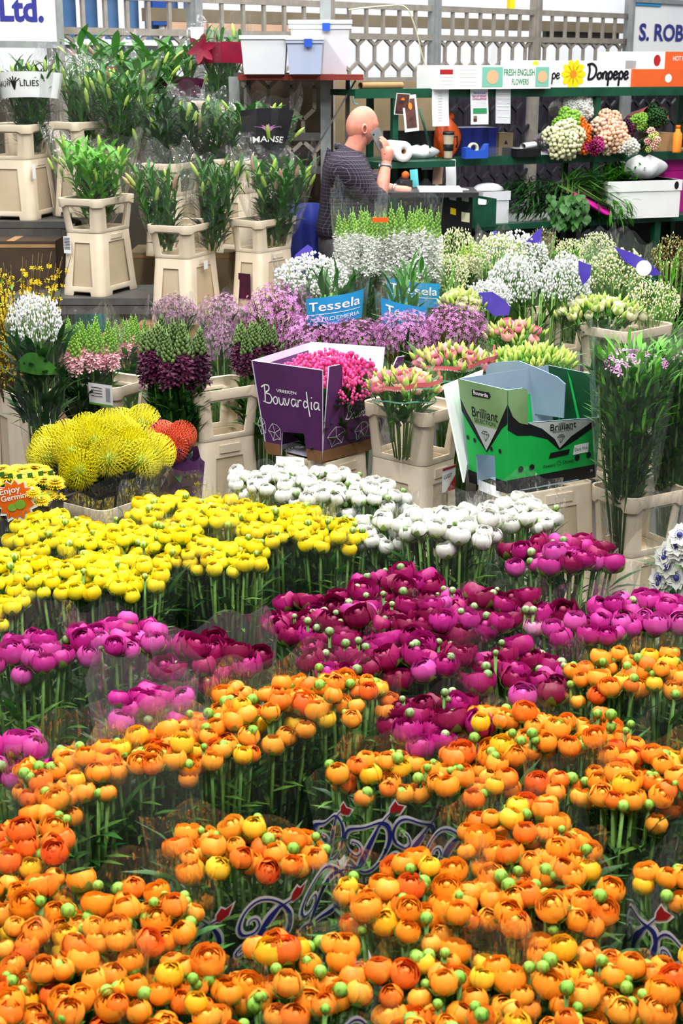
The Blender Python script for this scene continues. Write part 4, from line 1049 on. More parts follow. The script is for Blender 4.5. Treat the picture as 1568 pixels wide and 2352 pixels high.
# ---------------------------------------------------------------- phlox at the right
PHB = []
for i in range(2):
    b = MB()
    for k in range(9):
        a = k * 2.4; b.floret((.022 * sqrt(k / 4) * cos(a), .022 * sqrt(k / 4) * sin(a), .01 * (1 - k / 12)), (cos(a) * .4, sin(a) * .4, 1), .014, 0, 5, .1, a)
    b.tube([(0, 0, -.06), (0, 0, .005)], .003, 4, 1); PHB.append(b.mesh('phlox_head', [MT['phlox'], MT['stem']]))
def phlox(label, px, ytop, y, wpx, foot, n, seed):
    c, s = at3(px, ytop, y); rx = wpx / s / 2; H = c.z - foot
    t = thing('phlox_bouquet', label, 'flowers', (c.x, c.y, foot), 0, 'tall phlox bouquets')
    stems(t, 18, .035, rx * .8, 0, H * .95, .005); leafmass(t, 680, .035, rx * .92, H * .20, H * .90, .085, .026, 'leaf', seed=seed, up=2.2); leafmass(t, 260, .12, rx * .95, H * .62, H * .98, .07, .014, 'leafbright', seed=seed + 1, up=1.6, name='tip_foliage')
    dome(t, PHB, 'phlox_head', n, rx * .85, rx * .75, .03, H * .93, (.8, 1.3), seed)
    sleeve(t, wrapS(.26, 1, .02, H + .05, seed, rx * 1.08, rx * 1.0, .2, .03, .06, a0=.6, p=.55), 'filmbright'); return t
phlox('tall leafy phlox bouquet with a few pink heads in the low bucket', 1456, 798, 5.02, 205, B9[4] + .27, 8, 3)
phlox('tall leafy phlox bouquet at the right edge in stiff clear film', 1562, 796, 5.2, 160, B9[4] + .27, 5, 8)
# ---------------------------------------------------------------- pincushion proteas, gerberas, anemones
def pin_mesh(seed, m, R):
    r = random.Random(seed); b = MB(); b.ball((0, 0, R * .5), R * .48, 8, 6, 1)
    for i in range(230):
        u = 1 - 1.6 * (i + .5) / 230; a = i * 2.399; s_ = sqrt(max(0, 1 - u * u)); d = Vector((s_ * cos(a), s_ * sin(a), u))
        p0 = Vector((0, 0, R * .5)) + d * R * .4; p1 = Vector((0, 0, R * .5)) + d * R * .85; up = Vector((0, 0, 1))
        p2 = p1 + d * R * .22 + up * R * .16; p3 = p2 - d * R * .12 + up * R * .16
        b.tube([p0, p1, p2, p3], [.0016, .0016, .0015, .0022], 3, 0, False)
    b.tube([(0, 0, -.2), (0, 0, R * .3)], .006, 5, 2); return b.mesh('pincushion_head', [MT[m], MT['lime'] if m == 'protea' else MT[m], MT['stem']])
PIN = [pin_mesh(i, 'protea', .062) for i in range(2)]; PINO = [pin_mesh(7, 'coral', .055)]
def protea(label, name, px, py, y, wpx, hpx, n, meshes, wrap, zb, zt, group=None, foot=0.):
    c, s = at3(px, py, y); rx = wpx / s / 2; h = hpx / s; t = thing(name, label, 'flowers', (c.x, c.y, foot), 0, group); zc = c.z - foot
    dome(t, meshes, 'pincushion_head', n, rx * .8, rx * .7, h * .5, zc - h * .28, (.9, 1.15), int(px), spread=.9)
    stems(t, 9, .03, rx * .5, 0.0, zc - h * .2, .006); leafmass(t, 60, .05, rx * .8, zc - .18, zc - .05, .10, .03, 'leafdark', seed=int(px))
    sleeve(t, wrapS(.35, 1, .0, zc - h * zb, int(px), rx * .98, rx * .88, .12, .03, .02, p=.6), wrap); return t
t = protea('big bouquet of yellow pincushion proteas in dark film', 'pincushion_bouquet', 226, 1040, 4.75, 300, 130, 17, PIN, 'filmblack', .25, 1, None, B0[4] + .42)
t = protea('orange pincushion bouquet wrapped in purple film', 'pincushion_bouquet', 396, 1030, 5.0, 84, 50, 3, PINO, 'filmpurple', .1, 1, None, .0)
sleeve(t, wrapS(.25, 1, .0, PY(396, 1046, 4.95).z, 5, .105, .09, .12, .03, .03, p=.6), 'purplebox', 'purple_wrap')
t = protea('purple film wrap with a yellow pincushion behind the big yellow bouquet', 'pincushion_bouquet', 306, 1000, 5.15, 60, 40, 2, PIN, 'filmpurple', .0, 1, None, .0)
sleeve(t, wrapS(.25, 1, .0, PY(300, 984, 5.1).z, 6, .12, .09, .12, .04, .03, p=.6), 'purplebox', 'purple_wrap')
def gerb(seed):
    b = MB(); r = random.Random(seed)
    for ring, (n, R, h) in enumerate(((22, .030, 0), (18, .024, .006), (14, .016, .010))):
        for j in range(n):
            a = 2 * pi * (j + ring * .5) / n; b.leaf((cos(a) * .004, sin(a) * .004, h), (cos(a), sin(a), .25 + .25 * ring), R, .0085, .15, 0, 2)
    b.ball((0, 0, .010), .007, 8, 4, 1); b.tube([(0, 0, -.15), (0, 0, 0)], .003, 5, 2); return b.mesh('gerbera', [MT['forsythia'], MT['centre'], MT['stem']])
GB = [gerb(1), gerb(2)]
def pbox_frame(L, C, Rr, z): return P(*L, z), P(*C, z), P(*Rr, z)
# black gerbera carton at the left edge
zt, zb = .74, .42
Lp, Cp, Rp = P(-90, 1150, zt), P(104, 1131, zt), P(142, 1152, zt)
gc = Vector(((Cp.x + Lp.x) / 2, (Cp.y + Lp.y) / 2 + .12, 0))
t = thing('gerbera_carton', 'black carton of yellow mini gerberas with an orange starburst sticker at the left edge', 'flowers', (gc.x, gc.y, 0))
def panel(t, name, q, outline, mo, mi, th=.006):
    """board cut to an outline given in 0..1 coordinates of the quad q (bl, br, tr, tl); inside face in another colour"""
    bl, br, tr, tl = [Vector(v) - t.location for v in q]; n0 = (br - bl).cross(tl - bl).normalized(); tr = tr - n0 * (tr - bl).dot(n0) * (len(outline) > 4); nrm = (br - bl).cross(tl - bl).normalized()
    mp = lambda u, v, h=0.: (bl * (1 - u) + br * u) * (1 - v) + (tl * (1 - u) + tr * u) * v + nrm * h
    b = MB(); n = len(outline)
    b.add([mp(u, v) for u, v in outline] + [mp(u, v, -th) for u, v in outline], [tuple(range(n))], 0)
    b.f.append(tuple(range(2 * n - 1, n - 1, -1))); b.m.append(1)
    for i in range(n): b.f.append((i, n + i, n + (i + 1) % n, (i + 1) % n)); b.m.append(1)
    return b.obj(name, [MT[mo], MT[mi]], t, False), mp
def carton(t, L, C, Rr, Bk, mo, mi, outs, names=('left_panel', 'right_panel', 'back_panel', 'side_panel')):
    """four walls from corner pairs (bottom, top): L, C, R, back"""
    res = []
    for (a, c), o, nm in zip(((L, C), (C, Rr), (Rr, Bk), (Bk, L)), outs, names):
        res.append(panel(t, nm, (a[0], c[0], c[1], a[1]), o, mo, mi))
    return res
SQ = [(0, 0), (1, 0), (1, 1), (0, 1)]
def corners(L, C, Rr, z0, z1, top):
    """bottom corners from pixels at z0, flared top corners from pixels at z1"""
    l, c, r_ = P(*L, z0), P(*C, z0), P(*Rr, z0); tl, tc_, tr = P(*top[0], z1), P(*top[1], z1), P(*top[2], z1)
    bk = l + r_ - c; tbk = tl + tr - tc_; return (l, tl), (c, tc_), (r_, tr), (bk, tbk)
def ell(mp, u, v, ru, rv, n=14, h=.0012): return [mp(u + ru * cos(2 * pi * i / n), v + rv * sin(2 * pi * i / n), h) for i in range(n)]
w_, d_ = .34, .22; x0, x1 = Lp.x - gc.x, Cp.x - gc.x
cs = [((x0, -.12), (x0 - .02, -.13)), ((x1 - .01, -.12), (x1 + .02, -.13)), ((x1 - .01, .12), (x1 + .02, .13)), ((x0, .12), (x0 - .02, .13))]
q = [(gc + Vector((*lo, zb)), gc + Vector((*hi, zt - .03))) for lo, hi in cs]
ps2 = carton(t, q[0], q[1], q[2], q[3], 'black', 'blacksoft', (SQ, SQ, SQ, SQ))
mp = ps2[0][1]; W0 = (q[1][0] - q[0][0]).length
b = MB(); b.add([gc + Vector((x, y, zb + .004)) - t.location for x, y in ((x0, -.12), (x1 - .01, -.12), (x1 - .01, .12), (x0, .12))], [(0, 1, 2, 3)]); b.obj('floor_panel', MT['black'], t, False)
b = MB(); b.box((0, 0, zb / 2), (w_ * .8, .2, zb)); b.obj('stand_crate', MT['plasticin'], t, False)
def upx(px, py): # pixel to panel coordinate
    p = PY(px, py, gc.y - .125); return (p.x - gc.x - x0) / (x1 - x0), (p.z - zb) / (zt - .03 - zb)
def starburst(px, py, rpx, m, h, n=14, k=.78):
    u0, v0 = upx(px, py); u1, _ = upx(px + rpx, py); _, v1 = upx(px, py - rpx); ru, rv = u1 - u0, v1 - v0; b = MB()
    b.poly([mp(u0 + ru * (1 if i % 2 else k) * cos(pi * i / n), v0 + rv * 1.25 * (1 if i % 2 else k) * sin(pi * i / n), h) for i in range(2 * n)]); return b.obj('starburst_sticker', MT[m], ps2[0][0], False)
starburst(34, 1150, 43, 'paper', .003); st = starburst(32, 1147, 38, 'deeporange', .005)
b = MB(); tx = lambda x, y: mp(*upx(x, y), .007)
flip = lambda cx, cy, k: (lambda x, y: mp(*upx(cx + x, cy - y), .007))
text_to(b, 'Enjoy', flip(20, 1124, 1), 0, 0, 20, 40, 0, .015, 0, .25); text_to(b, 'Germini', flip(30, 1139, 1), 0, 0, 18, 52, 0, .015, 0, .25); b.obj('lettering', MT['paper'], ps2[0][0], False)
for cx, cy, rr in ((27, 1163, 9), (42, 1156, 11)):
    b = MB(); b.poly([tx(cx + rr * cos(a * pi / 9), cy + rr * sin(a * pi / 9)) for a in range(18)][::-1]); b.obj('round_print', MT['limegreen'], ps2[0][0], False)
b = MB(); text_to(b, 'and Cheerful', flip(52, 1212, 1), 0, 0, 17, 76, 0, 0, .2); b.ribbon([(-20 + 8 * i, 1232) for i in range(18)], 3, tx); b.ribbon([(72, 1134), (104, 1129)], 3, tx); b.obj('green_print', MT['limegreen'], ps2[0][0], False)
b = MB(); b.poly([tx(116 + 11 * cos(a * pi / 9), 1190 + 14 * sin(a * pi / 9)) for a in range(18)][::-1]); b.obj('flower_print', MT['coral'], ps2[0][0], False)
r = random.Random(3)
for i in range(64):
    x, y = r.uniform(x0, x1 + .03), r.uniform(-.14, .13); z = zt + .02 * r.random() + .02 * (1 - (y / .13) ** 2) - (.10 if x > x1 - .02 else 0) * r.random()
    put(GB[i % 2], 'gerbera', t, Matrix.Translation((x, y, z)) @ zto((x * .6, y * 2 - .2, 1), r.random() * 6) @ Matrix.Scale(r.uniform(.8, 1.05), 4))
b = MB()
for i in range(9):
    p = Vector((x0 + .02 + (x1 - x0) * i / 8.2, -.10 + .02 * sin(i), zt + .055)); b.add([p + Vector(v) for v in ((0, 0, 0), (.016, 0, .002), (.014, 0, .018), (-.002, 0, .015))], [(0, 1, 2, 3)])
b.obj('green_film_print', MT['leaf'], t, False)
an = []
for i in range(2):
    b = MB()
    for j in range(9):
        a = 2 * pi * j / 9 + (.3 if j % 2 else 0); b.leaf((cos(a) * .004, sin(a) * .004, .002 * (j % 2)), (cos(a), sin(a), .25), .036, .030, .1, 0, 3, .15)
    b.ball((0, 0, .006), .010, 8, 5, 1)
    for j in range(16): a = j * .4; b.octa((cos(a) * .015, sin(a) * .015, .009), .002, 1)
    b.tube([(0, 0, -.2), (0, 0, 0)], .004, 5, 2); an.append(b.mesh('anemone_flower', [MT['white'], MT['navy'], MT['stem']]))
c, s = at3(1580, 1290, 4.3); t = thing('anemone_bunch', 'white anemone bunch with dark centres at the right edge in clear film', 'flowers', (c.x, c.y, 0))
r = random.Random(8)
for i in range(26):
    u, v = r.uniform(-1, 1), r.uniform(-1, 1); x, z = u * .10, c.z + v * .13; y = -.08 * (1 - u * u) - .04 + .02 * r.random()
    put(an[i % 2], 'anemone_flower', t, Matrix.Translation((x, y, z)) @ zto((u - .5, -1.2, .5 + v * .5), r.random() * 6))
stems(t, 14, .04, .09, 0, c.z + .05); leafmass(t, 60, .05, .09, .2, c.z, .1, .02, 'leaf'); sleeve(t, wrapS(.5, 1, .0, c.z + .2, 4, .14, .14, .14, .03, .04, a0=.5), 'film')
# ---------------------------------------------------------------- purple carton with pink bouvardia
t = thing('bouvardia_carton', 'purple carton with white script lettering holding pink bouvardia', 'box', (BP[0].x, BP[0].y, .505))
A = corners((612, 1042), (740, 1062), (862, 1030), .505, .89, ((577, 828), (756, 842), (884, 798)))
oL = [(0, 0), (.26, 0), (.33, .27), (.70, .29), (.74, 0), (1, 0), (1, 1), (0, 1)]
oR = [(0, 0), (1, 0), (1, .97), (.9, .97), (.8, .60), (.22, .57), (.17, .97), (.13, 1), (0, 1)]
wl = carton(t, *A, 'purplebox', 'boxin', (oL, oR, SQ, SQ))
for (o, mp), sd in ((wl[0], 0), (wl[1], 1)):
    b = MB()
    if sd == 0:
        b.poly([mp(u, v, .0012) for u, v in ((0, 0), (.26, 0), (.285, .125), (0, .135))]); b.obj('brown_band', MT['brownband'], o, False); b = MB()
        b.poly([mp(u, v, .0012) for u, v in ((.74, 0), (1, 0), (1, .125), (.722, .125))])
    else: b.poly([mp(u, v, .0012) for u, v in ((0, 0), (1, 0), (1, .13), (0, .125))])
    b.obj('brown_band', MT['brownband'], o, False)
    b = MB()
    def star(u, v, ru, rv):
        k = [(u + ru * cos(2 * pi * i / 5 + .5), v + rv * sin(2 * pi * i / 5 + .5)) for i in range(5)]
        for i in range(5):
            b.ribbon([k[i], ((k[i][0] + k[(i + 1) % 5][0]) / 2 + .01, (k[i][1] + k[(i + 1) % 5][1]) / 2 + .015), k[(i + 1) % 5]], .007, lambda x, y: mp(x, y, .0014))
            b.ribbon([(u, v), k[i]], .007, lambda x, y: mp(x, y, .0014))
    if sd == 0: star(.21, .25, .11, .10); star(.0, .30, .07, .10)
    else: star(.20, .24, .15, .11); star(.62, .24, .12, .10); 
    b.obj('line_print', MT['papergrey'], o, False)
SCR = {'B': ([(.12, .98), (.10, .5), (.02, .02)], [(-.12, .85), (.15, 1.0), (.42, .98), (.40, .75), (.15, .58), (.45, .50), (.55, .25), (.35, .02), (-.1, .08)]), 'o': ([(.18, .42), (.02, .25), (.12, .02), (.32, .12), (.30, .38), (.16, .42)],),
       'u': ([(.02, .42), (.04, .1), (.18, .02), (.32, .2), (.34, .42), (.36, .08), (.44, .03)],), 'v': ([(.0, .42), (.14, .03), (.34, .44)],), 'a': ([(.34, .40), (.12, .42), (.02, .2), (.14, .03), (.32, .2), (.35, .42), (.36, .08), (.46, .05)],),
       'r': ([(.04, .42), (.06, .03)], [(.06, .25), (.18, .42), (.32, .40)]), 'd': ([(.30, .32), (.12, .42), (.02, .2), (.12, .04), (.30, .16)], [(.26, .95), (.32, .3), (.46, -.42)]), 'i': ([(.08, .42), (.08, .05), (.16, .03)], [(.08, .62), (.12, .68)]),
       'D': ([(.06, .95), (.10, .5), (.0, .0)], [(-.12, .92), (.3, 1.0), (.62, .72), (.58, .3), (.3, .02), (-.05, .0)]), 'n': ([(.02, .45), (.04, .0)], [(.04, .25), (.16, .46), (.30, .42), (.30, .05), (.40, .02)]),
       'p': ([(.04, .46), (.04, 0), (.0, -.45)], [(.04, .32), (.2, .50), (.36, .30), (.24, .02), (.04, .1)]), 'e': ([(.04, .24), (.30, .32), (.26, .48), (.10, .46), (.02, .2), (.14, .0), (.38, .14)],)}
ADV = {'B': .62, 'D': .72, 'i': .24, 'd': .50}
def script(b, word, mp, x, y, h, wd, m=0, sp=1.):
    for ch in word:
        for st in SCR[ch]:
            pts = smooth2([(x + px_ * h * sp, y + py_ * h) for px_, py_ in st], 5); b.ribbon(pts, wd, mp, m)
        x += ADV.get(ch, .44) * h * sp
o, mp = wl[0]; WL = (A[1][1] - A[0][1]).length; HL = .385
sq = lambda mp, W, H, h=.0016: (lambda x, y: mp(x / W, y / H, h))
b = MB(); M2 = sq(mp, WL, HL); script(b, 'Bouvardia', M2, WL * .115, HL * .565, .075, .0055, 0, 1.02 * WL / .36); text_to(b, 'VREEKEN', M2, WL * .47, HL * .715, .018, WL * .30, 0, .01); b.obj('lettering', MT['paper'], o, False)
o, mp = wl[1]; WR = (A[2][1] - A[1][1]).length; b = MB(); script(b, 'Bouvardia', sq(mp, WR, HL), WR * .32, HL * .40, .06, .005); b.obj('lettering', MT['paper'], o, False)
b = MB(); c0 = (A[0][0] + A[2][0]) / 2 - t.location; b.box(c0 + Vector((0, 0, .004)), (.22, .2, .004), 0, Matrix.Rotation(BP[1], 3, 'Z')); b.obj('floor_panel', MT['boxin'], t, False)
fb = thing('bouvardia_bouquet', 'bright pink bouvardia bouquet standing inside the purple carton', 'flowers', (BP[0].x, BP[0].y, .515))
r = random.Random(2)
for i, (x, y, z, k) in enumerate([(.02, -.04, .30, .11), (-.07, .02, .31, .10), (.09, .05, .30, .11), (.0, .08, .31, .11), (.08, -.06, .25, .09)]):
    o = put(CL_B[i % 2], 'blossom_cloud', fb, Matrix.Translation((x, y, z)) @ Matrix.Rotation(i, 4, 'Z') @ Matrix.Diagonal((k, k, k * 1.3, 1))); o['kind'] = 'stuff'
stems(fb, 12, .05, .10, 0, .28); leafmass(fb, 220, .10, .12, .0, .24, .10, .04, 'leafdark')
b = MB(); b.patch(lambda u, v: Vector((-.04 + .20 * u, -.128 + .03 * u + .10 * (u - .4), .14 + .08 * v)), 8, 1)
# ---------------------------------------------------------------- green carton
t = thing('flower_carton', 'green and black folded-open carton with a silver V and two dark titles', 'box', (BG[0].x, BG[0].y, .505))
A = corners((1078, 1108), (1164, 1134), (1368, 1096), .505, .893, ((1052, 870), (1166, 896), (1376, 862)))
oL = [(0, 0), (.22, 0), (.24, .30), (.70, .34), (.72, .0), (1, 0), (1, 1), (0, 1)]
oR = [(0, 0), (1, 0), (1, .60), (.21, .66), (.19, .98), (.15, 1), (0, 1)]
wl = carton(t, *A, 'emerald', 'greyblue', (oL, oR, [(0, 0), (1, 0), (1, 1), (0, 1)], SQ))
o, mp = wl[0]
def dec(name, m, pts, o, mp, h): b = MB(); b.poly([mp(u, v, h) for u, v in pts]); return b.obj(name, MT[m], o, False)
dec('black_print', 'black', [(0, 0), (.22, 0), (.225, .12), (0, .13)], o, mp, .001); dec('black_print', 'black', [(.72, 0), (1, 0), (1, .12), (.715, .12)], o, mp, .001)
dec('black_print', 'black', [(0, .70), (.12, .60), (.32, .46), (.52, .35), (.70, .48), (.88, .62), (1, .68), (1, .9), (.9, .95), (0, .95)], o, mp, .001)
dec('sage_print', 'sage', [(0, 1), (0, .83), (.12, .70), (.28, .58), (.76, .58), (.88, .72), (1, .86), (1, 1)], o, mp, .002); dec('silver_print', 'silver', [(.26, .60), (.52, .37), (.78, .60)], o, mp, .003)
WL = (A[1][1] - A[0][1]).length; HL = .39; M2 = sq(mp, WL, HL, .004); b = MB()
text_to(b, 'Brilliant', M2, WL * .52, HL * .715, .052, WL * .56, 0, .006); text_to(b, 'SELECTION', M2, WL * .52, HL * .64, .022, WL * .46)
def gem(cx, cy, w):
    k = [(cx - w, cy + w * .25), (cx - w * .5, cy + w * .7), (cx + w * .5, cy + w * .7), (cx + w, cy + w * .25), (cx, cy - w), (cx - w, cy + w * .25), (cx + w, cy + w * .25)]
    b.ribbon(k, .0022, M2); b.ribbon([(cx - w * .4, cy + w * .25), (cx, cy - w), (cx + w * .4, cy + w * .25), (cx, cy + w * .7), (cx - w * .4, cy + w * .25)], .0018, M2)
gem(WL * .52, HL * .515, .022)
b.poly([mp(u, v, .004) for u, v in ((.28, .87), (.64, .88), (.67, .91), (.64, .94), (.28, .93))]); b.obj('dark_lettering', MT['ink'], o, False)
b = MB(); text_to(b, 'Bouvardia', sq(mp, WL, HL, .006), WL * .47, HL * .906, .021, WL * .30, 0, .01); b.obj('white_lettering', MT['paper'], o, False)
b = MB(); [b.poly(ell(mp, u, v, .03, .022, 14, .003)) for u, v in ((.09, .45), (.25, .44), (.64, .40), (.84, .40))]; b.obj('round_hole', MT['black'], o, False)
o, mp = wl[1]; WR = (A[2][1] - A[1][1]).length; M2 = sq(mp, WR, HL, .004)
dec('black_print', 'black', [(0, 0), (1, 0), (1, .135), (0, .13)], o, mp, .001)
dec('black_print', 'black', [(0, .62), (.1, .55), (.25, .53), (.42, .47), (.56, .34), (.75, .42), (.9, .5), (1, .55), (1, .60), (.21, .66), (.2, .8), (0, .88)], o, mp, .001)
dec('sage_print', 'sage', [(0, .86), (.05, .74), (.12, .67), (.21, .64), (.195, .97), (.15, 1), (0, 1)], o, mp, .002)
dec('silver_print', 'silver', [(.21, .655), (.36, .58), (.50, .46), (.56, .36), (.68, .46), (.96, .598)], o, mp, .002)
b = MB(); text_to(b, 'Brilliant', M2, WR * .58, HL * .575, .036, WR * .28, 0, .008); text_to(b, 'SELECTION', M2, WR * .58, HL * .535, .016, WR * .22); gem(WR * .565, HL * .46, .018)
text_to(b, 'Kwekerij', M2, WR * .45, HL * .205, .017, WR * .13, 0, .01); text_to(b, 'Chrywijk', M2, WR * .66, HL * .215, .017, WR * .13, 0, .01)
for i in range(7): b.ribbon([(WR * .555 + .006 * cos(i * .9), HL * .215 + .006 * sin(i * .9)), (WR * .555 + .011 * cos(i * .9), HL * .215 + .011 * sin(i * .9))], .003, M2)
b.obj('dark_lettering', MT['ink'], o, False)
b = MB(); [b.poly(ell(mp, u, v, .028, .030, 16, .003)) for u, v in ((.14, .22), (.26, .22), (.76, .235), (.89, .24))]; b.poly([mp(u, v, .003) for u, v in ((.44, .275), (.66, .285), (.67, .335), (.46, .33))]); b.obj('round_hole', MT['black'], o, False)
b = MB(); b.poly([mp(u, v, .003) for u, v in ((.71, .27), (.88, .275), (.88, .37), (.72, .365))]); lb = b.obj('paper_label', MT['paper'], o, False)
b = MB(); text_to(b, 'Dark Pink', sq(mp, WR, HL, .005), WR * .795, HL * .32, .017, WR * .145); b.obj('label_lettering', MT['ink'], lb, False)
b = MB(); text_to(b, '70', sq(mp, WR, HL, .005), WR * .93, HL * .08, .014); b.obj('white_lettering', MT['paper'], o, False)
# inner flap and printed back wall
a1, a2 = P(1120, 868, .85), P(1302, 890, .85); a1.y += .08; a2.y += .05
q = [Vector((a1.x, a1.y, .72)), Vector((a2.x, a2.y, .72)), Vector((a2.x, a2.y, .87)), Vector((a1.x, a1.y, .89))]
panel(t, 'inner_flap', q, [(0, 0), (1, 0), (1, .88), (.9, 1.02), (.62, 1.15), (.42, 1.22), (.2, 1.12), (.04, 1.0), (0, .85)], 'greyblue', 'greyblue')
o, mp = wl[2]; dec('dark_print', 'darkgreenprint', SQ[::-1], o, lambda u, v, h: mp(u, v, -.008), 0)
b = MB(); m9 = lambda x, y: mp(x, y, -.010)
b.poly([m9(*q_) for q_ in ((.30, .2), (.42, .55), (.60, 1.0), (.52, .9), (.36, .55), (.2, .2))][::-1]); b.poly([m9(*q_) for q_ in ((.70, .3), (.86, .62), (.80, .3))]); b.obj('green_print', MT['emerald'], o, False)
b = MB(); c0 = (A[0][0] + A[2][0]) / 2 - t.location; b.box(c0 + Vector((0, 0, .004)), (.28, .2, .004), 0, Matrix.Rotation(BG[1], 3, 'Z')); b.obj('floor_panel', MT['greyblue'], t, False)
q = [P(1062, 1110, .505), P(1068, 1112, .505), P(1040, 900, .86), P(1016, 884, .86)]
t = thing('card_sheet', 'white cardboard sheet leaning on the left side of the green carton', 'cardboard', (q[0].x, q[0].y, .5))
q = [P(1066, 1108, .52), P(1078, 1100, .52) + Vector((0, .10, 0)), P(1118, 866, .87) + Vector((0, .14, 0)), P(1020, 884, .87)]
panel(t, 'sheet', q, SQ, 'cardwhite', 'cardwhite')
# white flaps hanging over the two bases
for nm, pts, z in (('white card flap under the window of the purple carton', ((634, 1048), (698, 1052), (706, 1072), (632, 1068)), .51), ('white card flap hanging under the green carton', ((1098, 1102), (1150, 1122), (1140, 1144), (1094, 1126)), .51)):
    ps_ = [P(*p, z) for p in pts[:2]]; d = Vector((0, -.02, -.035)); b = MB(); v = [ps_[0], ps_[1], ps_[1] + d, ps_[0] + d]
    b.add(v + [p + Vector((0, -.004, .002)) for p in v], [(0, 1, 2, 3), (7, 6, 5, 4), (0, 4, 5, 1), (1, 5, 6, 2), (2, 6, 7, 3), (3, 7, 4, 0)]); o = b.obj('card_flap', MT['paper'], None, False); tag(o, nm, 'cardboard')
# stickers on the buckets, as seen
def sticker(B, face, u, v, wd, hg, m, name, z, parts=(), tilt=0., lean=.0):
    c, yaw, w, d, z0 = B; e = Vector((cos(yaw), sin(yaw), 0)); n = Vector((-e.y, e.x, 0))
    if face == 1: o, ax, nr, L = c - e * w / 2 - n * d / 2, e, -n, w
    else: o, ax, nr, L = c - e * w / 2 + n * d / 2, -n, -e, d
    par = [x for x in bpy.data.objects if x.parent is None and x.get('category') in ('bucket', 'bucket collar') and (x.location - Vector((c.x, c.y, x.location.z))).length < .01]
    par = [x for x in par if x.location.z <= z + .01]; par = max(par, key=lambda x: x.location.z)
    org = o + ax * (L * u) + nr * lean; org.z = z; inv = (Matrix.Translation(par.location) @ Matrix.Rotation(yaw, 4, 'Z')).inverted()
    mp = frame(org, ax, Vector((0, 0, 1)) + nr * tilt * -1); b = MB(); b.poly([mp(x, y, 0) for x, y in ((-wd / 2, -hg / 2), (wd / 2, -hg / 2), (wd / 2, hg / 2), (-wd / 2, hg / 2))])
    so = b.obj(name, MT[m], par, False, inv)
    for pm, fn in parts:
        b = MB(); fn(b, lambda x, y: mp(x, y, .002)); b.obj('print', MT[pm], so, False)
    return so
bars = lambda b, mp: [b.poly([mp(x, y) for x, y in ((.03 + .004 * i, -.03), (.0318 + .004 * i, -.03), (.0318 + .004 * i, .03), (.03 + .004 * i, .03))]) for i in range(6)] + [b.ribbon([(-.05, .025 - .012 * i), (.01, .025 - .012 * i)], .003, mp) for i in range(4)]
sticker(B2, 0, .78, 0, .13, .085, 'paper', 'barcode_label', .69, [('ink', bars), ('leafbright', lambda b, mp: b.ribbon([(-.065, -.045), (.065, -.045)], .008, mp))], 0, .010)
sticker(B1, 1, .62, 0, .085, .13, 'papergrey', 'paper_label', .50, [('ink', lambda b, mp: (b.poly([mp(x, y) for x, y in ((-.04, -.005), (.01, -.005), (.01, .02), (-.04, .02))]), [b.ribbon([(-.035, .05 - .01 * i), (.03, .05 - .01 * i)], .003, mp) for i in range(3)]))], 0, -.01)
sticker(B4, 1, .55, 0, .085, .10, 'paper', 'price_card', .455, [('red', lambda b, mp: (b.poly([mp(x, y) for x, y in ((.0425, -.05), (.0425, .01), (-.02, -.05))]), b.ribbon([(-.042, .044), (.042, .044)], .010, mp))), ('ink', lambda b, mp: text_to(b, 'LUGT', mp, -.008, .012, .022, .05, 0, .01)), ('paper', lambda b, mp: text_to(b, '40', lambda x, y: mp(x, y) , .022, -.034, .026))], 0, .005)
# ---------------------------------------------------------------- tiered lily stand at the left
def bench(name, label, x0, x1, y0, y1, z, legs=True, m='fencedark'):
    t = thing(name, label, 'bench', ((x0 + x1) / 2, (y0 + y1) / 2, 0)); hx, hy = (x1 - x0) / 2, (y1 - y0) / 2
    b = MB(); b.box((0, 0, z - .02), (2 * hx, 2 * hy, .04)); b.obj('top', MT[m], t, False)
    for sx in (-1, 1):
        for sy in (-1, 1):
            b = MB(); b.box((sx * (hx - .03), sy * (hy - .03), (z - .04) / 2), (.04, .04, z - .04)); b.obj('leg', MT[m], t, False)
    b = MB(); b.box((0, -hy + .02, z - .07), (2 * hx - .08, .03, .05)); b.obj('front_rail', MT[m], t, False); return t
A1 = stack('cream bucket on the upper steel bench at the left edge', 'cream collar of the lilies in the white printed band', (-40, 285), (44, 289), (147, 279), -8.9, .37, .21)
A2 = stack('cream bucket on the upper steel bench behind the clear-wrapped lilies', 'cream collar touching the one with the white printed band', (95, 280), (168, 281), (280, 276), -9.1, .37, .21)
A3 = stack('cream bucket standing alone on the lower steel bench', 'cream collar of the bright green lilies on the lower steel bench', (144, 452), (222, 459), (316, 444), -8.4, .37, .20)
A4 = stack('cream bucket on the brown carton, left of the man, first of two', 'cream collar of the two narrow lily sleeves', (353, 512), (429, 521), (513, 503), -8.2, .38, .19)
A5 = stack('cream bucket with a dark picture on it, nearest the man', 'cream collar of the reddish lilies nearest the man', (528, 502), (592, 508), (683, 495), -8.4, .38, .19)
A6 = stack('cream bucket behind the two narrow lily sleeves', 'cream collar half hidden behind the two narrow lily sleeves', (335, 374), (390, 378), (470, 366), -8.95, .37, .20)
A8 = stack('cream bucket behind the reddish lilies', 'cream collar under the lilies with the black printed sleeve', (500, 366), (556, 370), (640, 360), -8.95, .37, .20)
A7 = stack('cream bucket under the lilies with the crimson printed band', 'cream collar under the lilies with the crimson printed band', (432, 236), (478, 238), (534, 229), -9.6, .37, .20)
def plank(Bs, z, name, label, pad=.06, x0=None, x1=None):
    xs = [q for B in Bs for q in (B[0].x - .30, B[0].x + .30)]; ys = [q for B in Bs for q in (B[0].y - .28, B[0].y + .27)]
    return bench(name, label, x0 if x0 is not None else min(xs), x1 if x1 is not None else max(xs), min(ys), max(ys), z)
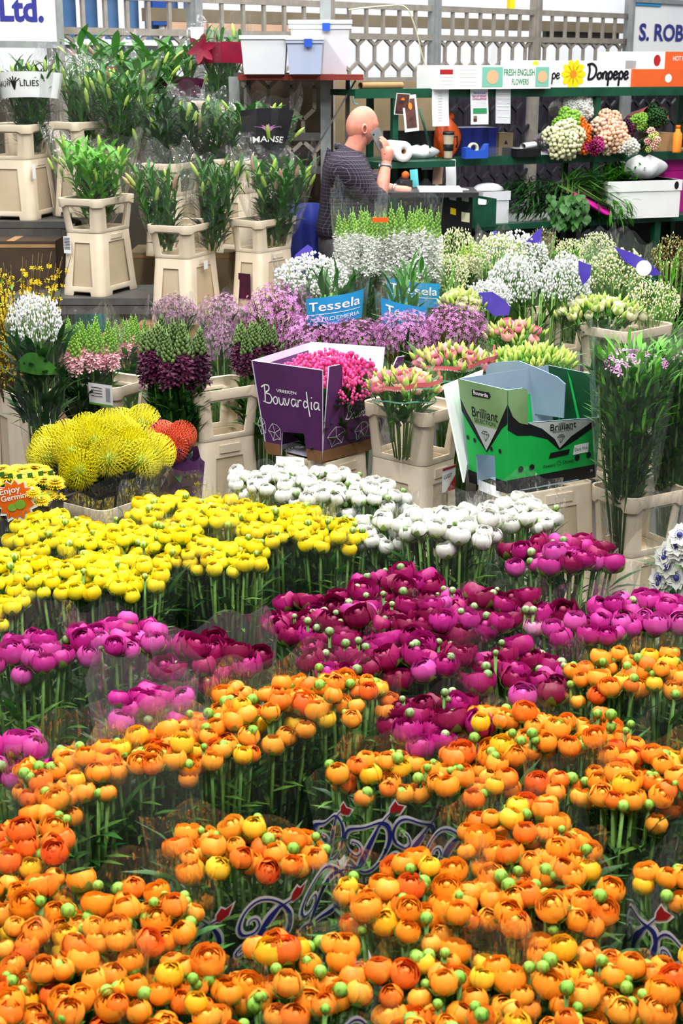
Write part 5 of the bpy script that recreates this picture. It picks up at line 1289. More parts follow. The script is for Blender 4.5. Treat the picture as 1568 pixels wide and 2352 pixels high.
plank([A1, A2], A1[4], 'steel_bench', 'upper steel bench at the left edge carrying lily buckets', x0=PY(-60, 500, A1[0].y).x, x1=PY(158, 500, A1[0].y - .2).x)
p395 = PY(395, 655, A3[0].y - .24).x
t = plank([A3], A3[4], 'steel_bench', 'lower steel bench carrying one bucket of bright green lilies', x0=PY(40, 660, A3[0].y).x, x1=p395)
def cartonbox(name, label, lo, hi, m='cardboard', cat='box'):
    t = thing(name, label, cat, ((lo[0] + hi[0]) / 2, (lo[1] + hi[1]) / 2, lo[2])); d = [q - p for p, q in zip(lo, hi)]
    b = MB(); b.box((0, 0, d[2] / 2), d); o = b.obj('body', MT[m], t, False)
    b = MB(); b.box((0, -d[1] / 2 - .001, d[2] * .97), (d[0], .002, .02)); b.box((0, 0, d[2] + .001), (.05, d[1], .002)); b.obj('tape', MT['cardboard'], t, False)
    return t
cartonbox('brown_carton', 'large brown carton under the two lily buckets left of the man', (A4[0].x - .27, A4[0].y - .2, 0), (A5[0].x + .27, A4[0].y + .27, min(A4[4], A5[4])), 'cardboard')
cartonbox('brown_carton', 'large brown carton behind, under the half hidden lily buckets', (A6[0].x - .3, A6[0].y - .0, 0), (A8[0].x + .3, A6[0].y + .42, A6[4]), 'board')
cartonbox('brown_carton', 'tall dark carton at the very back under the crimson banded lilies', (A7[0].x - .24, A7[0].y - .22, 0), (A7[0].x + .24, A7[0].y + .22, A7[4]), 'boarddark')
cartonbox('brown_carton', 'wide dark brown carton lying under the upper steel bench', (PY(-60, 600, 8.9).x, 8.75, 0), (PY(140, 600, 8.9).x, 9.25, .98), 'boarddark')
# flat cartons in the dark under the lower bench
t = thing('teal_leaflet_box', 'turquoise printed box lying under the lower steel bench', 'box', P(172, 722, .45)); t.location.y += .3; t.location.z = 0
b = MB(); b.box((0, 0, .26), (.28, .2, .52)); b.obj('body', MT['tealpaper'], t, False)
t = thing('open_carton', 'open brown carton with raised flaps behind the pink snapdragons', 'box', (PY(215, 740, 7.3).x, 7.3, 0))
b = MB(); b.box((0, 0, .28), (.36, .26, .56)); b.obj('body', MT['cardboard'], t, False)
b = MB(); b.bar((-.18, -.13, .56), (-.26, -.2, .62), .3, .006, 0, (0, 1, 0)); b.bar((.18, -.13, .56), (.10, -.14, .72), .26, .006, 0, (0, 1, 0)); b.obj('flap', MT['cardboard'], t, False)
# ---- lilies
LB = []
for i in range(2):
    b = MB(); b.spindle((0, 0, 0), (0, 0, 1), .095, .013, 6, 0, ((0, .5), (.2, .85), (.55, 1), (.8, .75), (.95, .3), (1, .05))); b.tube([(0, 0, -.05), (0, 0, 0)], .004, 5, 1)
    LB.append((b.mesh('lily_bud', [MT['lilybud'], MT['stem']]), None))
LBP = bpy.data.meshes.new('x'); bpy.data.meshes.remove(LBP)
b = MB(); b.spindle((0, 0, 0), (0, 0, 1), .10, .013, 6, 0, ((0, .5), (.2, .85), (.55, 1), (.8, .75), (.95, .3), (1, .05))); b.tube([(0, 0, -.05), (0, 0, 0)], .004, 5, 1); LBP = b.mesh('lily_bud', [MT['lilybudpink'], MT['stem']])
LF = {}
def lily_foliage(m, seed):
    """unit bouquet: stems fan out of the neck; long leaves set round each stem"""
    if (m, seed) in LF: return LF[(m, seed)]
    r = random.Random(seed); b = MB()
    for k in range(11):
        q = sqrt((k + .4) / 11); a = k * 2.4 + r.uniform(-.2, .2); top = Vector((q * cos(a) * .9, q * sin(a) * .9, r.uniform(.78, .98))); bot = Vector((q * cos(a) * .25, q * sin(a) * .25, 0))
        b.tube([bot, bot.lerp(top, .5), top], [.014, .013, .010], 4, 1)
        for j in range(22):
            f = .10 + .90 * j / 22; p = bot.lerp(top, f); an = j * 2.4 + k; d = Vector((cos(an), sin(an), r.uniform(.5, 1.3)))
            b.leaf(p, d, r.uniform(.34, .52), r.uniform(.10, .16), .35, 0, 4, .2)
    me = b.mesh('foliage', [MT[m], MT['stem']]); LF[(m, seed)] = me; return me
def lily(label, px, ytop, yneck, y, wpx, foot, nb=10, pink=False, bright=False, fm='filmbright', rot=0., ry=None, group='lily bouquets', budsc=1., fol=None, lean=0.):
    a, s = at3(px, ytop, y); n = PY(px, yneck, y); rx = wpx / s / 2; ry = ry or min(rx, .17); H = a.z - foot
    t = thing('lily_bouquet', label, 'flowers', (a.x, y, foot), 0, group); r = random.Random(int(px * 3 + ytop))
    fo_ = put(lily_foliage(fol or ('leafbright' if bright else 'leaf'), r.randrange(3)), 'foliage', t, Matrix.Rotation(lean, 4, 'Y') @ Matrix.Diagonal((rx, ry, H * .93, 1)) @ Matrix.Rotation(r.uniform(0, 6), 4, 'Z'))
    leafmass(t, 60, .07, .09, .0, .24, .10, .03, 'leafdark', seed=int(px), name='lower_leaves')
    for k in range(nb):
        q = sqrt((k + .5) / nb); an = k * 2.4 + r.uniform(-.3, .3); x, yy = rx * .85 * q * cos(an), ry * .85 * q * sin(an)
        z = H * r.uniform(.74, 1.0) - .06 - .10 * q * (r.random())
        M = Matrix.Rotation(lean, 4, 'Y') @ Matrix.Translation((x, yy, z)) @ zto((x * 2.2 + r.uniform(-.3, .3), yy * 2 - .1, .8), 0) @ Matrix.Scale(r.uniform(.7, 1.1) * budsc, 4)
        put(LBP if pink and r.random() < pink else LB[k % 2][0], 'lily_bud', t, M)
    so = None
    if fm:
        so = sleeve(t, wrapS(.30, 1, .02, H + .02, int(px), rx * 1.08, ry * 1.12, .22, .035, .07, a0=r.uniform(.0, .5), p=.7), fm); 
    return t, so, rx, ry, H
def band(t, so, rx, ry, H, v0, v1, a0, a1, m, name, p=.7):
    Sf = wrapS(.30, 1, .02, H + .02, 1, rx * 1.13, ry * 1.17, 0, .0, .0, p=p); sg = Sg2(Sf)
    b = MB(); b.patch(lambda u, v: sg(a0 + (a1 - a0) * u, v0 + (v1 - v0) * v + .03 * sin(3.1 * u), 0), 20, 2); o = b.obj(name, MT[m], so if so else t); return o, (lambda x, y, h=.004: sg(x, y + .03 * sin(3.1 * (x - a0) / (a1 - a0)), h))
f1, f3, f4, f5 = A1[4] + .40, A3[4] + .39, A4[4] + .40, A5[4] + .40
t, so, rx, ry, H = lily('pale green lily buds in a sleeve with a white printed band at the left edge', 62, 128, 285, A1[0].y - .02, 160, f1, 12, ry=.16, budsc=.9)
o, mp = band(t, so, rx, ry, H, .52, .78, .52, 1.0, 'paper', 'white_band')
b = MB(); text_to(b, 'PAAUW', lambda x, y: mp(.70 + x / .9, .66 + y), -.055, 0, .085, .085, 0, .005); text_to(b, 'LILIES', lambda x, y: mp(.70 + x / .9, .66 + y), .07, 0, .085, .08, 0, .005)
for k in range(-2, 3): b.ribbon([(.703, .60), (.703 + .006 * k, .68), (.703 + .016 * k, .735 - .012 * abs(k))], .006, mp)
b.obj('lettering', MT['ink'], o)
lily('lilies at the left edge half outside the picture', -50, 150, 285, A1[0].y - .15, 90, f1, 7, ry=.1)
lily('lilies with upright pale buds right of the white printed band', 186, 136, 280, A2[0].y + .02, 150, A2[4] + .39, 11, ry=.13)
lily('lilies in a shiny crumpled clear sleeve with lime buds', 262, 150, 285, A2[0].y - .12, 185, A2[4] + .39, 13, lean=.10, budsc=1.05)
t, so, rx, ry, H = lily('big dark-leaved lily bunch on top behind the crumpled sleeve', 285, 78, 205, A2[0].y + .34, 330, A2[4] + .39, 18, .25, ry=.16, fm=None, fol='leaf')
b = MB(); b.patch(lambda u, v: Vector((-.10 + .07 * u, -.19, H * .48 + .17 * v)), 3, 3); b.obj('crimson_print', MT['crimson'], t)
t, so, rx, ry, H = lily('dark-leaved lily bunch with a crimson wrapper and a white tag', 385, 92, 215, A7[0].y - .12, 200, A7[4] + .35, 9, .4, ry=.13, fm='film')
o, mp = band(t, so, rx, ry, H, .36, .56, .60, .95, 'plum', 'crimson_band')
b = MB(); c = PY(322, 158, t.location.y - .2) - t.location; b.add([c + Vector(v) for v in ((-.05, 0, -.04), (.04, 0, -.05), (.055, 0, .035), (-.045, 0, .045))], [(0, 1, 2, 3)]); b.obj('white_tag', MT['paper'], t, False)
t, so, rx, ry, H = lily('lilies in a tall sleeve printed with a crimson band and lily', 508, 62, 228, A7[0].y - .02, 132, A7[4] + .38, 9, .5, ry=.15, fm='filmbright')
o, mp = band(t, so, rx, ry, H, .60, .80, .55, .99, 'crimson', 'crimson_band')
b = MB(); c = PY(462, 112, t.location.y - ry - .03) - t.location
for k in range(6):
    a = k * pi / 3 + .3; b.leaf(c, (cos(a), -.12, sin(a)), .105, .05, -.05, 0, 4, .1, (0, -1, 0))
b.obj('open_lily_print', MT['crimson'], so)
b = MB(); c = PY(452, 84, t.location.y - ry - .03) - t.location; b.add([c + Vector(v) for v in ((-.04, 0, -.06), (.045, 0, -.06), (.045, 0, .06), (-.04, 0, .06))], [(0, 1, 2, 3)]); b.obj('white_card', MT['paper'], t, False)
lily('bright green lilies in a shiny sleeve on the lower steel bench', 214, 316, 440, A3[0].y, 225, f3, 26, bright=True, budsc=.85, ry=.18)
lily('dark lilies in film between the bright green ones and the black printed sleeve', 392, 226, 365, A6[0].y, 215, A6[4] + .39, 13, fm='film', fol='leafdark')
lily('dark lilies in film just behind the black printed sleeve', 485, 230, 360, A6[0].y + .1, 190, A6[4] + .39, 9, .2, fm='filmbright')
t, so, rx, ry, H = lily('lilies in a sleeve with a black band and pink lily emblem', 588, 236, 365, A8[0].y, 205, A8[4] + .39, 11, fm='filmbright', lean=.08)
o, mp = band(t, so, rx, ry, H, .40, .88, .70, .90, 'blacksoft', 'black_band')
b = MB(); text_to(b, 'IMANSE', lambda x, y: mp(.80 + x / .9, .52 + y), 0, 0, .10, .13, 0, .015); b.obj('lettering', MT['paper'], o)
b = MB(); [b.ribbon([(.80, .60), (.80 + .010 * k, .66), (.80 + .026 * k, .70 - .012 * abs(k))], [.004, .012, .002], mp) for k in range(-2, 3)]; b.obj('emblem', MT['orchid'], o)
lily('left one of two narrow lily sleeves in one bucket', 372, 366, 505, A4[0].y - .02, 150, f4, 8, .6, ry=.12, lean=-.12)
lily('right one of two narrow lily sleeves in one bucket', 482, 358, 505, A4[0].y + .02, 140, f4, 8, .15, ry=.12, lean=.10)
lily('lilies with reddish buds touching the back of the man', 628, 356, 492, A5[0].y, 200, f5, 18, .45, ry=.17, lean=.06)
for B_, z in ((A1, f1), (A3, f3), (A4, f4), (A5, f5)): pass
sticker(A3, 0, .22, 0, .05, .10, 'paper', 'barcode_label', A3[4] + .30, [('ink', lambda b, mp: [b.ribbon([(-.02, .04 - .009 * i), (.02, .04 - .009 * i)], .004, mp) for i in range(8)])], 0, -.0)
sticker(A1, 1, .10, 0, .05, .09, 'paper', 'barcode_label', A1[4] + .30, [], 0, .0)
sticker(A4, 1, .45, 0, .05, .05, 'paper', 'torn_label', A4[4] + .33, [], 0, .004)
sticker(A5, 0, .45, 0, .09, .15, 'plum', 'picture_label', A5[4] + .18, [], 0, -.02)
# ---------------------------------------------------------------- shelves, table and goods along the back right
SA = radians(24); SE = Vector((cos(SA), sin(SA), 0)); SN = Vector((sin(SA), -cos(SA), 0)); S0 = PY(905, 300, 9.75); S0.z = 0
def SPt(px, py, off=0.): return PV(px, py, S0 + SN * off, SN)          # on the front plane of the shelf unit (off > 0: towards the camera)
def ss(px, off=0.): return (SPt(px, 250, off) - S0).dot(SE)
def spt(s, z, off=0.): return S0 + SE * s + SN * off + Vector((0, 0, z))
ROT = Matrix.Rotation(SA, 4, 'Z')
Z1 = SPt(1200, 203).z; Z2 = SPt(1200, 358).z; ZB = SPt(1284, 502).z
x_end = ss(1620); D1, D2, DB = .42, .42, .50
t = thing('green_shelf_rack', 'dark green steel shelf rack along the back holding boxes, papers and flowers', 'shelf', spt(0, 0), SA)
def rput(b, name, m='steelgreen'): return b.obj(name, MT[m], t, False, None)
L_ = x_end + .35
for z, nm in ((Z1, 'top_shelf'), (Z2, 'middle_shelf')):
    b = MB(); b.box((L_ / 2 - .25, .20, z - .02), (L_ + .1, .44, .04)); rput(b, nm)
    b = MB(); b.box((L_ / 2 - .25, -.025, z - .025), (L_ + .1, .012, .06)); rput(b, 'front_rail')
b = MB(); b.box((L_ / 2 + .25, .15, ZB - .02), (L_ - .55, .62, .04)); rput(b, 'bottom_shelf')
for x in (.0, ss(1370), L_ - .3):
    for y in (0, .38):
        b = MB(); b.box((x, y, (Z1 - .05) / 2), (.04, .04, Z1 - .05)); rput(b, 'post')
for px in (1250, 1500):
    b = MB(); b.box((ss(px), -.12, (ZB - .04) / 2), (.05, .05, ZB - .04)); rput(b, 'leg')
b = MB(); b.box((L_ / 2 + .25, .0, .35), (L_ - .55, .40, .03)); rput(b, 'lower_board', 'boarddark')
b = MB(); b.box((L_ / 2 + .1, .44, ZB / 2), (L_ - .3, .02, ZB)); rput(b, 'shade_board', 'blacksoft')  # black sheet added as the darkness under the bench
def on(name, label, cat, px, z, off, group=None, rz=0.):
    s = ss(px, off); return thing(name, label, cat, spt(s, z, off), SA + rz, group)
def boxp(name, label, px0, px1, z, hpx, off, dep, m, cat='box', rz=0., group=None, lid=None):
    """carton whose front runs from px0 to px1, standing at height z"""
    s0, s1 = ss(px0, off), ss(px1, off); sc = scale_at(spt((s0 + s1) / 2, z, off)); h = hpx / sc; w = s1 - s0
    t = thing(name, label, cat, spt((s0 + s1) / 2, z, off), SA + rz, group)
    b = MB(); b.box((0, dep / 2, h / 2), (w, dep, h)); o = b.obj('body', MT[m], t, False); mp = lambda x, y, q=.0015: Vector((x, -q, y))
    if lid: b = MB(); b.box((0, dep / 2, h * .86), (w + .015, dep + .015, h * .28)); b.obj('lid', MT[lid], t, False)
    return t, o, mp, w, h
def pr(parent, m, fn, name='print'): b = MB(); fn(b); return b.obj(name, MT[m], parent, False)
rect = lambda mp, x0, y0, x1, y1, q=.0015: [mp(x0, y0, q), mp(x1, y0, q), mp(x1, y1, q), mp(x0, y1, q)]
t, o, mp, w, h = boxp('flower_box', 'long white box lettered FRESH ENGLISH FLOWERS on the top shelf', 1000, 1262, Z1, 52, .10, .28, 'cardwhite')
pr(o, 'mintprint', lambda b: (b.poly(rect(mp, -.11 * w, .08 * h, .07 * w, .92 * h)), b.poly(rect(mp, .36 * w, .08 * h, .48 * w, .92 * h))))
pr(o, 'peachprint', lambda b: (b.poly([mp(-.02 * w + .045 * cos(a * pi / 8), h / 2 + .045 * sin(a * pi / 8), .003) for a in range(16)]), b.poly([mp(.42 * w + .038 * cos(a * pi / 8), h / 2 + .038 * sin(a * pi / 8), .003) for a in range(16)])))
pr(o, 'green', lambda b: (text_to(b, 'FRESH ENGLISH', lambda x, y: mp(x, y, .002), .215 * w, .68 * h, .058, .27 * w, 0, .012), text_to(b, 'FLOWERS', lambda x, y: mp(x, y, .002), .225 * w, .28 * h, .052, .15 * w, 0, .012)), 'lettering')
pr(o, 'red', lambda b: b.poly(rect(mp, -.47 * w, .62 * h, -.36 * w, .82 * h))); pr(o, 'papergrey', lambda b: [b.ribbon([(-.47 * w, y * h), (-.35 * w, y * h)], .004, mp) for y in (.2, .35, .5)] + [b.ribbon([(-.30 * w, y * h), (-.15 * w, y * h)], .004, mp) for y in (.15, .3, .5, .65, .8)])
t, o, mp, w, h = boxp('flower_box', 'white box with a yellow daisy print and black script title on the top shelf', 1196, 1454, Z1, 60, .0, .30, 'cardwhite')
dz = 1 / scale_at(spt(ss(1320), Z1)); fx = lambda px: (px - 1325) * dz * (w / (258 * dz))
def daisy(b, cx, cy, R, q): [b.poly([mp(cx + (R * .62 + R * .40 * cos(k)) * cos(a) - R * .25 * sin(k) * sin(a), cy + (R * .62 + R * .40 * cos(k)) * sin(a) + R * .25 * sin(k) * cos(a), q) for k in [2 * pi * j / 12 for j in range(12)]]) for a in [2 * pi * i / 10 for i in range(10)]]; b.poly([mp(cx + R * .3 * cos(k), cy + R * .3 * sin(k), q) for k in [2 * pi * j / 14 for j in range(14)]])
pr(o, 'sunyellow', lambda b: daisy(b, fx(1310), h * .5, h * .54, .002)); pr(o, 'orangeprint', lambda b: b.poly([mp(fx(1310) + h * .14 * cos(k * pi / 8), h * .5 + h * .14 * sin(k * pi / 8), .003) for k in range(16)]))
pr(o, 'sunyellow', lambda b: daisy(b, fx(1224), h * .86, h * .14, .002))
b = MB(); script(b, 'Donpepe', lambda x, y: mp(x, y, .0025), fx(1344), h * .32, h * .56, .017, 0, 1.0); script(b, 'pe', lambda x, y: mp(x, y, .0025), fx(1262), h * .34, h * .42, .010); b.obj('lettering', MT['ink'], o, False)
t, o, mp, w, h = boxp('orange_box', 'orange flower box on the right end of the top shelf, lower of two', 1448, 1640, Z1, 40, .02, .34, 'cardorange')
pr(o, 'paper', lambda b: b.poly([mp(-.06 + .03 * cos(k * pi / 6), h * .5 + .03 * sin(k * pi / 6)) for k in range(12)])); hh = h
t, o, mp, w, h = boxp('orange_box', 'white and orange printed box lying on the orange one', 1430, 1625, Z1 + hh, 38, .0, .34, 'cardwhite')
t.location.z = Z1 + hh
pr(o, 'cardorange', lambda b: b.poly(rect(mp, -.05 * w, 0, .5 * w, h))); pr(o, 'red', lambda b: b.poly([mp(-.14 * w + .03 * cos(k), h * .5 + .04 * sin(k)) for k in [.6 * i for i in range(10)]])); pr(o, 'paper', lambda b: text_to(b, 'HOT PICK', lambda x, y: mp(x, y, .003), .14 * w, h * .6, .045, .2 * w, 0, .01), 'lettering')
# papers hanging from the top shelf
def sheet(name, label, px0, py0, px1, py1, m='paper', off=.055, fn=None, tilt=0.):
    a, c = SPt(px0, py1, off), SPt(px1, py0, off); s0, s1 = (a - S0).dot(SE), (c - S0).dot(SE); w, h = s1 - s0, c.z - a.z
    t = thing(name, label, 'paper', spt((s0 + s1) / 2, a.z, off), SA, 'papers hanging on the rack')
    b = MB(); M = Matrix.Rotation(tilt, 3, 'Y'); b.patch(lambda u, v: M @ Vector(((u - .5) * w, .010 * sin(3 * v + px0), v * h)), 3, 6); o = b.obj('sheet', MT[m], t)
    if fn: fn(o, lambda x, y, q=.008: M @ Vector(((x - .5) * w, .010 * sin(3 * y + px0) - q * .4, y * h)), w, h)
    return t
txt_lines = lambda m, ys, x0=.2, x1=.8, th=.006: (lambda o, mp, w, h: pr(o, m, lambda b: [b.ribbon([(x0, y), ((x0 + x1) / 2, y), (x1, y)], th / h, mp) for y in ys]))
sheet('paper_sheet', 'white paper list hanging at the left, above the orange bag', 992, 200, 1032, 290, 'paper', .055, txt_lines('papergrey', [.15 + .07 * i for i in range(11)], .35, .6))
def poster(o, mp, w, h):
    pr(o, 'violet', lambda b: text_to(b, 'TREVOR & ALAN', mp, .5, .86, .07, .7, 0, .02)); pr(o, 'magentaplastic', lambda b: (text_to(b, 'ISLE OF WIGHT', mp, .5, .775, .08, .8, 0, .02), text_to(b, 'CHALLENGE', mp, .5, .70, .08, .8, 0, .02)))
    pr(o, 'green', lambda b: b.poly([mp(x, y) for x, y in ((.12, .30), (.9, .30), (.9, .45), (.12, .45))])); pr(o, 'photodark', lambda b: b.poly([mp(x, y) for x, y in ((.14, .08), (.34, .08), (.34, .24), (.14, .24))])); pr(o, 'papergrey', lambda b: [b.ribbon([(.12, y), (.88, y)], .008, mp) for y in (.5, .54, .58, .62, .22, .18)])
sheet('paper_sheet', 'printed challenge poster with a green block hanging from the top shelf', 1079, 202, 1122, 286, 'paper', .055, poster)
sheet('paper_sheet', 'greyish paper list hanging beside the challenge poster', 1136, 202, 1173, 284, 'papergrey', .055, txt_lines('paper', [.2, .4, .5, .6, .72, .84], .1, .9), .03)
sheet('paper_sheet', 'beige paper list hanging under the middle shelf', 994, 368, 1018, 424, 'peachwall', .06, txt_lines('ink', [.9, .85], .2, .8, .003))
sheet('paper_sheet', 'narrow white list hanging under the middle shelf', 1022, 366, 1047, 428, 'paper', .06)
sheet('paper_sheet', 'small white note taped under the middle shelf', 966, 368, 992, 390, 'paper', .06)
def photo(label, px0, py0, px1, py1, tilt, fr):
    def fn(o, mp, w, h):
        pr(o, 'photodark', lambda b: b.poly([mp(x, y) for x, y in ((fr, fr * .7), (1 - fr, fr * .7), (1 - fr, 1 - fr * .7), (fr, 1 - fr * .7))]), 'picture'); pr(o, 'orangeprint', lambda b: b.poly([mp(.5 + .14 * cos(k), .70 + .10 * sin(k), .012) for k in [.5 * i for i in range(12)]]), 'face_patch')
    return sheet('photo_print', label, px0, py0, px1, py1, 'paper', .09, fn, tilt)
photo('white framed photograph hanging beside the man, lower and larger', 928, 218, 962, 302, -.08, .14); photo('photograph half behind the white framed one', 906, 214, 938, 264, .06, .05)
def stick(label, a, c, m, r=.008):
    pa, pc = SPt(*a, .11), SPt(*c, .11); t = thing('cane', label, 'stick', pa); b = MB(); b.tube([(0, 0, 0), pc - pa], r, 6); b.obj('rod', MT[m], t); b = MB(); b.tube([(pc - pa) * 1.0, (pc - pa) * 1.12], [r, r * 2.2], 6); b.obj('tip', MT['paper'], t)
stick('green cane hanging slanted in front of the orange bag', (963, 250), (988, 340), 'steelgreen')
t = on('cardboard_tube', 'cardboard tube lying on the left end of the top shelf', 'tube', 884, Z1 + .022, -.05); b = MB(); Lt = .33
b.tube([(-.18, 0, 0), (.18, .12, 0)], .022, 14, 0, False); b.tube([(-.18, 0, 0), (.18, .12, 0)], .017, 14, 0, False); b.obj('tube', MT['cardboard'], t)
# goods on the middle shelf
t = on('paper_towel_roll', 'white paper towel roll lying end-on beside the phone', 'paper roll', 911, Z2 + .066, .16); b = MB()
Mx = Matrix.Rotation(pi / 2, 4, 'X'); b.lathe([(.018, -.11), (.064, -.11), (.066, -.10), (.066, .10), (.064, .11), (.018, .11), (.018, -.11)], 28, 0, Mx, False); b.obj('roll', MT['paper'], t)
b = MB(); b.lathe([(.0185, -.108), (.016, -.108), (.016, .108), (.0185, .108)], 20, 0, Mx, False); b.obj('core', MT['cardboard'], t)
t = thing('roll_holder', 'dark bracket shelf extension under the paper towel roll', 'shelf', spt(ss(900, .1), Z2, .1), SA); b = MB(); b.box((.12, .0, -.02), (.55, .30, .04)); b.obj('board', MT['steelgreen'], t, False); b = MB(); b.box((.3, .1, -.36), (.03, .03, .64)); b.obj('strut', MT['steelgreen'], t, False)
t = on('thermos_mug', 'beige and black thermos mug with a handle on the middle shelf', 'mug', 1031, Z2, .06); b = MB()
b.lathe([(.028, 0), (.029, .01), (.032, .10), (.037, .155), (.038, .158)], 20); b.obj('body', MT['cupbeige'], t); b = MB(); b.lathe([(.0325, .052), (.034, .055), (.0355, .092), (.0335, .095)], 20, 0, None, False); b.obj('grip_band', MT['black'], t)
b = MB(); b.lathe([(.0385, .155), (.040, .158), (.039, .175), (.03, .178)], 20); b.obj('lid', MT['black'], t); b = MB(); b.tube([(.034, 0, .14), (.065, 0, .145), (.070, 0, .10), (.060, 0, .07)], .006, 6); b.obj('handle', MT['black'], t)
t = on('tape_dispenser', 'blue tape dispenser with a roll on the middle shelf', 'tape dispenser', 1093, Z2, .10); b = MB()
pf = [(-.085, 0), (.085, 0), (.088, .095), (.075, .085), (.055, .055), (-.02, .05), (-.06, .075), (-.085, .07)]
b.add([(x, y, z) for y in (-.03, .03) for x, z in pf], [tuple(range(8)), tuple(range(8, 16))[::-1]] + [(i, 8 + i, 8 + (i + 1) % 8, (i + 1) % 8) for i in range(8)]); b.obj('body', MT['blueplastic'], t, False)
b = MB(); b.lathe([(.024, -.012), (.038, -.012), (.038, .012), (.024, .012), (.024, -.012)], 22, 0, Matrix.Translation((-.015, 0, .065)) @ Mx, False); b.obj('tape_roll', MT['cream'], t)
def bag(name, label, px, z, wpx, hpx, off, m, cat='bag', knot=True):
    t = on(name, label, cat, px, z, off); sc = scale_at(t.location); rw, hh = wpx / sc / 2, hpx / sc; b = MB(); r = random.Random(int(px))
    def fn(u, v):
        a = 2 * pi * u; q = (sin(pi * min(.97, .1 + .87 * v)) ** .5) * (1 + .10 * sin(3 * a + 4 * v) + .06 * sin(7 * a - 3 * v)); return Vector((rw * q * cos(a), rw * .6 * q * sin(a), hh * v * (1 + .05 * sin(4 * a))))
    b.patch(fn, 28, 12, 0, True); b.obj('body', MT[m], t)
    if knot: b = MB(); b.tube([(0, 0, hh * .9), (.01, 0, hh * 1.02), (.04, 0, hh * 1.08)], [.03, .015, .03], 8); b.obj('twisted_neck', MT[m], t)
    return t
bag('plastic_bag', 'bright orange plastic bag hung behind the thermos mug', 1026, Z2, 66, 84, -.14, 'bagorange')
bag('crumpled_sheet', 'crumpled white wrapping paper beside the towel roll', 968, Z2, 84, 30, -.02, 'bagwhite', 'paper', False)
t, o, mp, w, h = boxp('navy_crate', 'navy blue plastic crate on the middle shelf behind the poster', 1064, 1146, Z2, 62, -.14, .24, 'cratenavy', 'crate'); pr(o, 'navy', lambda b: [b.poly(rect(mp, -w * .44 + w * .11 * i, h * .1, -w * .44 + w * .11 * i + .008, h * .9)) for i in range(9)], 'ribs')
t, o, mp, w, h = boxp('small_carton', 'small tan carton with a triangle mark beside the navy crate', 1148, 1180, Z2, 50, -.10, .14, 'board'); pr(o, 'ink', lambda b: b.poly([mp(-.015, h * .5), (mp(.015, h * .5)), mp(0, h * .5 + .03)]), 'triangle_mark')
t, o, mp, w, h = boxp('sleeve_stack', 'flat stack of clear flower sleeves beside the tape dispenser', 1124, 1196, Z2, 20, .02, .30, 'filmsoft', 'packaging')
t, o, mp, w, h = boxp('black_tray', 'black tray with a paper tube lying in it on the middle shelf', 1190, 1246, Z2, 18, .10, .2, 'black', 'tray'); b = MB(); b.tube([(-.05, .0, h + .016), (.09, .08, h + .02)], .022, 14, 0, False); b.obj('paper_tube', MT['paper'], t)
# cut flower bunches lying on the middle shelf
def pom(seed, m, n=26, R=.04):
    r = random.Random(seed); b = MB()
    for i in range(n):
        u = 1 - 1.3 * (i + .5) / n; a = i * 2.399; s_ = sqrt(max(0, 1 - u * u)); b.ball((s_ * cos(a) * R, s_ * sin(a) * R, R * u), R * .32 * r.uniform(.8, 1.2), 5, 4)
    b.tube([(0, 0, -.25), (0, 0, 0)], .005, 4, 1); return b.mesh('flower_head', [MT[m], MT['stem']])
def lying(label, px, py, wpx, hpx, off, heads, n, wrap=None, group='bunches lying on the middle shelf', z=None, sc=1., tilt=(-.25, -1, .55)):
    c = SPt(px, py, off); s = scale_at(c); t = thing('flower_bunch', label, 'flowers', (c.x, c.y, c.z), SA, group); r = random.Random(int(px)); rx, rz = wpx / s / 2, hpx / s / 2
    for i in range(n):
        q = sqrt((i + .5) / n); a = i * 2.4; x, z_ = rx * q * cos(a), rz * q * sin(a); y = -.05 * (1 - q * q) + r.uniform(-.01, .01)
        put(heads[i % len(heads)], 'flower_head', t, Matrix.Translation((x, y, z_)) @ zto((x * 3 + tilt[0], tilt[1], z_ * 3 + tilt[2]), r.random() * 6) @ Matrix.Scale(r.uniform(.85, 1.15) * sc, 4))
    stems(t, 8, .02, .03, 0, .02); ch = t.children[-1]; ch.matrix_local = Matrix.Translation((.02, .02, -.02)) @ zto((.2, .9, -.25)) @ Matrix.Scale(1, 4)
    b = MB(); b.tube([(0, 0, 0), (.05, .24, -rz * .6)], [min(rx, rz) * .7, .02], 10, 0); b.obj('bound_stems', MT['leafdark'], t)
    if wrap:
        b = MB(); b.patch(lambda u, v: Vector((rx * (1.25 - .6 * v) * cos(2 * pi * u) - .04 * v, -.02 + .22 * v, rz * (1.25 - .6 * v) * sin(2 * pi * u) - .02 * v)), 28, 4, 0, True); b.obj('wrapper', MT[wrap], t)
    return t
G_ = [cloud_mesh('flower_head', 31, 260, 'ball', ['gyps', 'stem'], .05)]; 
lying('white gypsophila bunch propped highest on the heap of bunches', 1326, 246, 76, 66, -.08, [pom(1, 'gyps', 40, .05)], 14, 'filmsoft', sc=.75)
lying('lime green frilly bunch above the cream one', 1300, 282, 68, 48, .02, [pom(2, 'limegreen', 26, .05)], 8, None, sc=.85)
lying('cream carnation bunch at the front of the heap', 1292, 322, 82, 64, .12, [pom(3, 'cream', 22, .05)], 12, 'filmpurple')
lying('deep orange bunch between the cream and the peach ones', 1334, 318, 32, 70, .08, [pom(4, 'deeporange', 26, .045)], 7, None, sc=.8)
lying('peach coloured bunch, upper one right of the orange', 1392, 286, 70, 44, .02, [pom(5, 'peach', 22, .05)], 8, None)
lying('peach coloured bunch, lower one over the small white bunch', 1408, 318, 70, 50, .08, [pom(6, 'peach', 22, .05)], 8, None)
lying('wine red small bunch under the peach ones', 1362, 336, 38, 30, .14, [pom(7, 'magenta', 26, .04)], 5, None, sc=.8)
